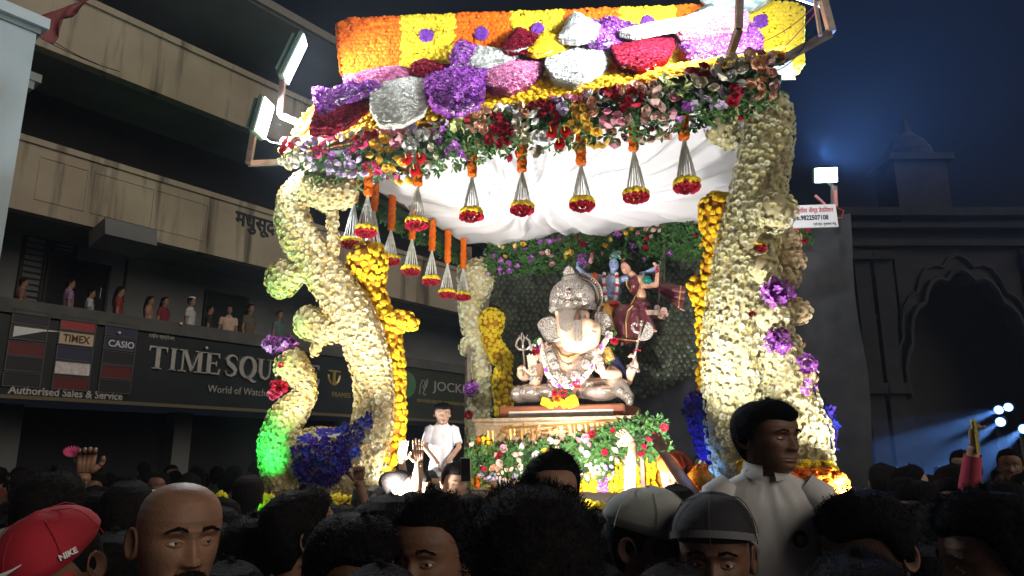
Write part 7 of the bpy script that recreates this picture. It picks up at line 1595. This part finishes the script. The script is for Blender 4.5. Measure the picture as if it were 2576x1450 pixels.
# boy carried above the crowd
B_ARM = {'l': ((.17, .0, CHZ-.17), (.25, -.02, CHZ-.42), (.20, -.16, CHZ-.60), (-.2, -.6, -.6), (-1, 0, 0), .4), 'r': ((-.17, .0, CHZ-.17), (-.24, -.04, CHZ-.42), (-.16, -.20, CHZ-.58), (.2, -.6, -.6), (1, 0, 0), .4)}
t, sc, ps_ = person('boy in a white polo shirt with a round badge lifted above the crowd, looking aside', 1912, 1001, 1.82, 8, 42, 2, 0, 3, 'dark', 'boy', ('polo_white', (.62, .62, .61)), height=1.10, hs=1.14, arms=B_ARM, legs='sit', look=(.5, 0), sleeve=.8, trim=('polo_collar', (.52, .52, .50)), narrow=.93)
mb = MB(); c = np.array([.085, -.112, CHZ-.31]); mb.lathe([(0, .004), (.028, .004), (.030, .0)], c, 20, R=rotz(.35)@rotx(PI/2)); b_ = link('badge', mb.mesh('badge', [cloth('badge_black', (.02, .02, .02))], True), t)
mb = MB(); mb.lathe([(0, .007), (.017, .007), (.018, .003)], c+np.array([.002, 0, -.004]), 14, R=rotz(.35)@rotx(PI/2)); link('badge_print', mb.mesh('badge_print', [cloth('badge_red', (.30, .08, .05), (.45, .25, .15), 90)], True), b_)
for sg in (1, -1):
    mb = MB(); A1, A2 = np.array(B_ARM['l' if sg > 0 else 'r'][0]), np.array(B_ARM['l' if sg > 0 else 'r'][1]); d = A2-A1; d /= np.linalg.norm(d); e = A1+(A2-A1)*.76
    x = np.cross(d, [0, 1, 0]); x /= np.linalg.norm(x); y = np.cross(d, x)
    for k_, (o_, cm_) in enumerate(((0, 'line_red'), (.008, 'line_black'))): mb = MB(); mb.tube([e-d*o_+.070*(x*math.cos(a)+y*math.sin(a)) for a in np.linspace(0, 2*PI, 22)], .0018, 4); link('sleeve_stripe', mb.mesh('stripe', [cloth(cm_, (.3, .03, .03) if k_ == 0 else (.02, .02, .02))]), t)
person('smooth dark head under the arm of the boy in white', 1932, 1340, 1.95, 178, 0, 0, 0, 2, 'dark', 'short', BK, seed=2)
person('man with tousled hair and lowered face beside the boy in white', 2196, 1207, 1.72, -28, -6, 18, 0, 2, 'dark', 'boy', BK, seed=3)
person('big dark head with rough hair from behind along the bottom edge', 2155, 1372, 1.22, 176, 0, 0, 0, 3, 'dark', 'short', BK, seed=1)
person('man from behind with thin lit hair and ears, hazy light around him', 2216, 1160, 5.2, 178, 0, 0, 0, 1, 'mid', 'short', BL, seed=1)
person('man with white glare on the side of his hair and cheek', 2286, 1163, 4.6, 110, 0, 0, 0, 1, 'light', 'short', CR, seed=2)
person('dark haired man looking down, warm brow, before the glare lit man', 2326, 1188, 3.3, -35, -5, 22, 0, 2, 'mid', 'short', BK, seed=3)
person('head with gold light along its hair near the raised phone', 2394, 1160, 4.1, 150, 0, 0, 0, 1, 'mid', 'short', BK, seed=0)
person('face with one bright eye half hidden by dark heads near the phone', 2376, 1192, 3.6, 10, 8, 6, 0, 1, 'mid', 'short', BK, seed=1)
person('long haired woman facing the camera beneath the small red sign', 2418, 1127, 6.4, -12, 0, 4, 0, 1, 'light', 'long', NV)
person('dim figure of a man at the right edge near the pink shop lights', 2535, 1124, 6.2, 0, 0, 0, 0, 1, 'dark', 'short', BK)
person('dark head low beside the cupped hand, holding something thin and white', 2362, 1256, 2.3, -150, 0, 0, 0, 2, 'dark', 'frizz', BK, seed=3)
# man in profile with his hand at his mouth
HM = {'r': ((-.185, .0, CHZ-.17), (-.25, -.12, CHZ-.34), (-.10, -.17, CHZ-.10), (.35, .10, .9), (.45, .85, 0), .35), 'l': ARMD['l']}
person('large man in profile pressing his fingers to his cheek and mouth at the right edge', 2500, 1222, 1.42, -62, -6, 4, 0, 3, 'mid', 'boy', BK, arms=HM, seed=2)
# arm with the phone
PA_ = {'r': ((-.19, 0, CHZ-.15), (-.16, -.10, CHZ+.10), (.02, -.14, CHZ+.33), (.1, -.05, 1), (1, 0, 0), .9), 'l': ARMD['l']}
ww = reach(2530, 1205, 3.45, 176, P(2449, 1128, 3.42)); person('woman in a red net sleeve raising a yellow lit phone over the crowd', 2530, 1205, 3.45, 176, 0, 0, 0, 2, 'light', 'long', ('net_red', (.42, .05, .09)), arms=arm_to('l', ww, (0, 0, 1), (-1, 0, 0), .95), sleeve=1.2)
def phone(label, q, rz, lit=None, tilt=0, cc=(.05, .05, .06), s=1.0):
    t = thing('phone', label, 'phone', q); R = rotz(rz)@rotx(tilt); mb = MB(); mb.box(q, (.072*s, .009, .15*s), R, bev=.003); mb.build('case', mat('phone_case', cc, rough=.3), t)
    mb = MB(); mb.box(np.asarray(q)+R@np.array([0, -.0052, 0]), (.066*s, .001, .14*s), R); mb.build('screen', emis('phone_screen', lit, 1.2) if lit else mat('phone_glass', (.02, .02, .025), rough=.1), t)
    mb = MB(); mb.box(np.asarray(q)+R@np.array([-.018*s, .006, .05*s]), (.026*s, .004, .034*s), R, bev=.0015); mb.build('camera_bump', M_black, t); return t
phone('phone with a gold lit edge held upright in the raised hand', P(2453, 1098, 3.40), 1.25, None, 0, (.5, .42, .08))
# ---- people around the float ----
SITA = {'l': ((.17, 0, CHZ-.17), (.24, -.08, CHZ-.40), (.06, -.26, CHZ-.62), (-.2, -.4, -.8), (-1, 0, 0), .4), 'r': ((-.17, 0, CHZ-.17), (-.24, -.08, CHZ-.40), (-.06, -.26, CHZ-.62), (.2, -.4, -.8), (1, 0, 0), .4)}
person('boy in a white shirt perched on the deck beside the rear pillar', 1113, 1012, 6.5, 4, 4, 6, 0, 2, 'light', 'boy', ('shirt_bright', (.78, .78, .84)), height=1.08, hs=1.22, arms=SITA, legs='sit', narrow=.92, sleeve=.8)
person('boy with cropped hair in profile, washed by white light', 1000, 1175, 5.0, 100, 0, 0, 0, 1, 'light', 'buzz', WH, hs=1.1)
t, sc, _ = person('girl with a fringe and a yellow hair clip turned aside', 1054, 1180, 5.1, 32, 0, 0, 0, 1, 'light', 'boy', BL, look=(.5, .1))
W1 = {'r': ((-.18, 0, CHZ-.15), (-.27, -.08, CHZ+.02), (-.26, -.12, CHZ+.24), (-.1, 0, 1), (0, -1, 0), .15), 'l': ((.18, 0, CHZ-.15), (.27, -.12, CHZ-.22), (.20, -.28, CHZ+.02), (0, -.1, 1), (-.6, .6, 0), .8)}
person('boy in a dark leafy shirt waving one hand and holding a phone', 1145, 1158, 5.0, 12, 0, 4, 0, 1, 'light', 'boy', ('leafy_navy', (.02, .03, .07), (.3, .3, .3), 60), arms=W1, look=(.3, -.2))
phone('pale phone held before the boy in the dark leafy shirt', P(1172, 1182, 4.75), -.4, None, .1, (.45, .36, .30))
ww = reach(975, 1222, 5.2, 0, P(1010, 1160, 5.1)); person('figure waving a lit open hand beside the cropped boy', 975, 1222, 5.2, 0, 0, 0, 0, 1, 'light', 'short', BK, arms=arm_to('l', ww, (.1, 0, 1), (0, -1, 0), .15))
ww = reach(868, 1262, 4.1, 184, P(902, 1215, 4.05)); person('man raising a green lit fist before the peacock pillar foot', 868, 1262, 4.1, 184, 0, 0, 0, 1, 'dark', 'short', BK, arms=arm_to('r', ww, (0, 0, 1), (0, 1, 0), 1.3))
OA = arm_to('r', reach(1692, 1134, 5.0, -12, P(1592, 1118, 4.8)), (-.6, -.2, .7), (0, -1, 0), .8); OA['l'] = arm_to('l', reach(1692, 1134, 5.0, -12, P(1668, 1140, 4.72)), (-.3, -.1, .9), (0, -1, 0), .5)['l']
def ocap(t, pose):
    mb = MB(); V = []
    for i in range(21): a = -1.6+3.2*i/20; V += [(math.sin(a)*.095, .03-math.cos(a)*.02+.03, CHZ+HH*.55+.10*math.cos(a)), (math.sin(a)*.12, .075, CHZ+HH*.55+.135*math.cos(a))]
    mb.grid(V, 21, 2); mb.V = [tuple(v) for v in pose(np.array(mb.V)).tolist()]; link('raised_brim', mb.mesh('b', [cloth(*OG)], True), t); link('cap', cap_mesh(pose, cloth(*OG), brim=False), t)
person('man in orange shirt and cap flinging both arms up in glaring light', 1692, 1134, 5.0, -12, -6, 4, 0, 2, 'light', 'short', OG, arms=OA, hat=ocap, sleeve=.5)
person('person in a creased white shirt turned away under the blue flower wing', 1776, 1132, 5.5, 150, 0, 0, 0, 1, 'light', 'short', WH)
# ---- balcony spectators ----
zb = fz(828)-.35
def onbal(label, u, vtop, dep_=-.45, **kw):
    q = fac(u, vtop, dep_); h = q[2]-(rb-.35); t, sc, p = person(label, u, vtop, q[1], height=max(.9, h), **kw); t.location = (q[0], q[1], rb-.35); return t
BALC = [('blurred figure in brown stooping at the balcony end by the pale wall', 62, 700, 60, 'short', ('b_brown', (.20, .10, .08))), ('person in a lilac patterned blouse leaning on the balcony rail', 180, 702, 70, 'short', ('b_lilac', (.30, .20, .30), (.14, .08, .16), 30)), ('person in pale grey holding up a glowing phone on the balcony', 232, 728, 60, 'short', ('b_pale', (.36, .40, .42))),
        ('woman in maroon with a long ponytail on the balcony', 305, 722, 60, 'long', ('b_maroon', (.20, .03, .03))), ('woman in a red checked top beside the ponytailed woman', 380, 746, 50, 'long', ('b_red', (.28, .04, .03), (.35, .28, .2), 26)), ('smaller woman in dark red standing close to her in the balcony row', 417, 748, 30, 'long', ('b_dred', (.18, .02, .03))),
        ('old man in white cap and white shirt at the balcony rail', 484, 748, 40, 'short', ('b_white', (.45, .50, .48))), ('person in black next to the man in the white cap', 530, 770, 60, 'short', BK), ('person in cream with a hand to the face on the balcony', 578, 770, -20, 'long', ('b_cream', (.50, .36, .28))), ('woman with loose dark hair leaning forward on the rail', 632, 766, 20, 'long', ('b_olive', (.10, .09, .06))), ('faint figure in a teal dotted shirt near the peacock pillar', 704, 782, 30, 'short', ('b_teal', (.04, .10, .10), (.12, .16, .15), 40))]
for lab, u, v, rz, hs_, sh_ in BALC: onbal(lab, u, v, rz=rz+30, sk='mid', hair=hs_, shirt=sh_, res=1, hat=topi if 'white cap and' in lab else None)
phone('small glowing phone screen held up on the balcony', fac(249, 738, -.2), 2.6+PI*0, (.75, .82, .95), 0, s=1.25)
# ---- the rest of the crowd ----
styles = ['short', 'short', 'side', 'boy', 'frizz', 'short']; shirts = [BK, NV, MR, GR, BL, CR, WH, TE, ('shirt_brown', (.12, .07, .05)), ('shirt_red', (.30, .03, .03))]
MARKS = [(15, 'the pale wall'), (140, 'the yellow head'), (212, 'the red cap'), (330, 'the column'), (460, 'the bald man'), (640, 'the green glow'), (770, 'the man in teal'), (910, 'the raised fist'), (1090, 'the fringed man'), (1338, 'the curly head'), (1500, 'the white shirt'), (1614, 'the grey cap'), (1790, 'the black cap'), (1912, 'the lifted boy'), (2100, 'the marigold base'), (2196, 'the tousled man'), (2330, 'the red sign'), (2452, 'the raised phone'), (2560, 'the pink lights')]
def filler(u, vtop, Y, grp, lab, rz=None):
    k = rnd.randrange(len(styles)); s = rnd.choice(shirts); rz = rnd.choice([180, 175, 160, 200, 150, 20, -30, 60, -150, 170]) if rz is None else rz
    mk = min(MARKS, key=lambda m: abs(m[0]-u)); side = 'left' if u < mk[0] else 'right'; fc_ = 'facing away' if abs(rz) > 120 else 'facing here'
    hw = {'short': 'short', 'side': 'swept', 'boy': 'tousled', 'frizz': 'curly'}[styles[k]]; row = 'front row' if Y < 3 else 'near rows' if Y < 4.4 else 'middle rows' if Y < 7 else 'far rows'
    lab = f"{hw} haired onlooker in {s[0].split('_')[1]}, {fc_}, {row}, {side} of {mk[1]}"
    person(lab, u, vtop, Y, rz, 0, 0, 0, 0 if Y > 5.5 else 1, rnd.choice(['dark', 'mid', 'dark']), styles[k], s, group=grp, seed=k, eyes=False if Y > 5 else None)
g1, l1 = 'onlookers packed below the arcade on the left', 'onlooker standing in the dim crowd below the shop sign'
for Y in np.arange(4.6, 11.4, .62):
    x = -.78*Y
    while x < (-2.35 if Y < 9.2 else -1.3)-.12*(Y-6):
        xx = x+rnd.uniform(-.12, .12); u = CX+FPX*xx/(Y*1.025); z = rnd.uniform(1.52, 1.74)
        vt = 1149+(1.8-z)*FPX/Y*.98
        if u > -60: filler(u, vt, Y, g1, l1)
        x += .52+.02*Y
g2, l2 = 'dark heads filling the middle rows before the float', 'dark head in the packed middle rows before the float'
for Y, v0, us in ((2.7, 1296, [545, 905, 1150, 1230, 1560, 1845, 2010, 2060]), (3.3, 1262, [30, 440, 505, 560, 690, 830, 930, 1030, 1120, 1195, 1580, 1760, 1850, 2110, 2250]), (3.9, 1236, [90, 180, 395, 470, 550, 800, 960, 1045, 1110, 1180, 2170, 2240])):
    for u in us: filler(u+rnd.uniform(-12, 12), v0+rnd.uniform(-8, 12), Y+rnd.uniform(-.15, .15), g2, l2)
g3, l3 = 'people crowding the street beyond the float on the right', 'person in the dark street crowd under the far shop lights'
for Y in np.arange(4.4, 15, .85):
    x = 2.35+.12*(Y-4)
    while x < .74*Y:
        xx = x+rnd.uniform(-.15, .15); u = CX+FPX*xx/(Y*1.025); z = rnd.uniform(1.5, 1.73)
        if u > 2150+0*Y: filler(u, 1149+(1.8-z)*FPX/Y*.98, Y, g3, l3)
        x += .55+.05*Y
g4, l4 = 'shadowed heads along the bottom of the crowd', 'shadowed head at the bottom edge among bigger heads'
for u, v, Y in ((300, 1330, 2.0), (585, 1395, 1.7), (1240, 1420, 1.9), (1500, 1400, 1.75), (1690, 1400, 1.5), (2030, 1330, 2.2), (2330, 1350, 1.75), (15, 1290, 2.4), (960, 1400, 1.4)): filler(u, v, Y, g4, l4, 180)
# ================= night haze and the blue beams =================
hm = bpy.data.materials.new('haze_air'); hm.use_nodes = True; nt = hm.node_tree; nt.nodes.remove(nt.nodes['Principled BSDF'])
pv = nt.nodes.new('ShaderNodeVolumePrincipled'); pv.inputs['Color'].default_value = (.75, .85, 1, 1); pv.inputs['Density'].default_value = .0019; pv.inputs['Anisotropy'].default_value = .35
nt.links.new(pv.outputs[0], nt.nodes['Material Output'].inputs['Volume'])
mb = MB(); mb.box((0, 30, 7.5), (100, 80, 17)); o = mb.build('haze', hm); o['kind'] = 'stuff'
def beam_lamp(label, c, aim, power, cone, col=(.18, .42, 1), est=6):
    c = np.asarray(c, float); d = np.asarray(aim, float)-c; d /= np.linalg.norm(d); x = np.cross(d, [0, 0, 1.]); x /= np.linalg.norm(x); y = np.cross(x, d); R = np.array([x, y, d]).T
    t = thing('beam_lamp', label, 'stage lamp', c); mb = MB(); mb.lathe([(0, -.3), (.14, -.28), (.16, -.1), (.13, -.004), (.12, -.03)], c, 16, R=R); mb.build('head', M_can, t)
    mb = MB(); mb.lathe([(0, -.02), (.12, -.03)], c, 16, R=R); mb.build('lens', emis('beam_lens', col, est), t)
    mb = MB(); mb.beam((c[0], c[1]+.2, 0), (c[0], c[1]+.2, c[2]-.1), .08); mb.beam((c[0], c[1]+.2, c[2]-.12), c-d*.15, .05); mb.build('stand', M_black, t)
    l = bpy.data.lights.new('beam', 'SPOT'); l.energy = power; l.color = col; l.spot_size = math.radians(cone); l.spot_blend = .35; l.shadow_soft_size = .05
    o = bpy.data.objects.new('beam', l); C.objects.link(o); o.parent = t; o.matrix_local = Matrix(np.block([[np.array([x, -y, -d]).T, (d*.02)[:, None]], [np.zeros((1, 3)), np.ones((1, 1))]]).tolist())
q = P(2512, 1032, 22); beam_lamp('upper blue beam lamp on a stand far down the right side of the street', q, P(2150, 1180, 14), 85500, 5)
beam_lamp('second blue beam lamp beside the upper one, pointing level across the street', q+np.array([.5, .3, .1]), P(2240, 1095, 16), 57000, 5)
q = P(2575, 1080, 20); beam_lamp('lower blue beam lamp at the very edge of the street, pointing down', q, P(2440, 1180, 15), 76000, 6)
beam_lamp('blue beam lamp at the street edge throwing its light low behind the raised phone', q+np.array([-.4, .3, .2]), P(2260, 1230, 13), 76000, 5)
l = bpy.data.lights.new('street_flood', 'SPOT'); l.energy = 2100; l.color = (.16, .38, 1); l.spot_size = math.radians(150); l.spot_blend = 1; l.shadow_soft_size = .1
for ob in bpy.data.objects:
    if ob.name.startswith('flood_light') and 'toward the crowd' in ob.get('label', ''):
        o = bpy.data.objects.new('street_flood', l); C.objects.link(o); o.parent = ob; o.location = (-.01, -.08, -.02); o.rotation_euler = Vector((.2, -.8, .5)).to_track_quat('-Z', 'Y').to_euler()
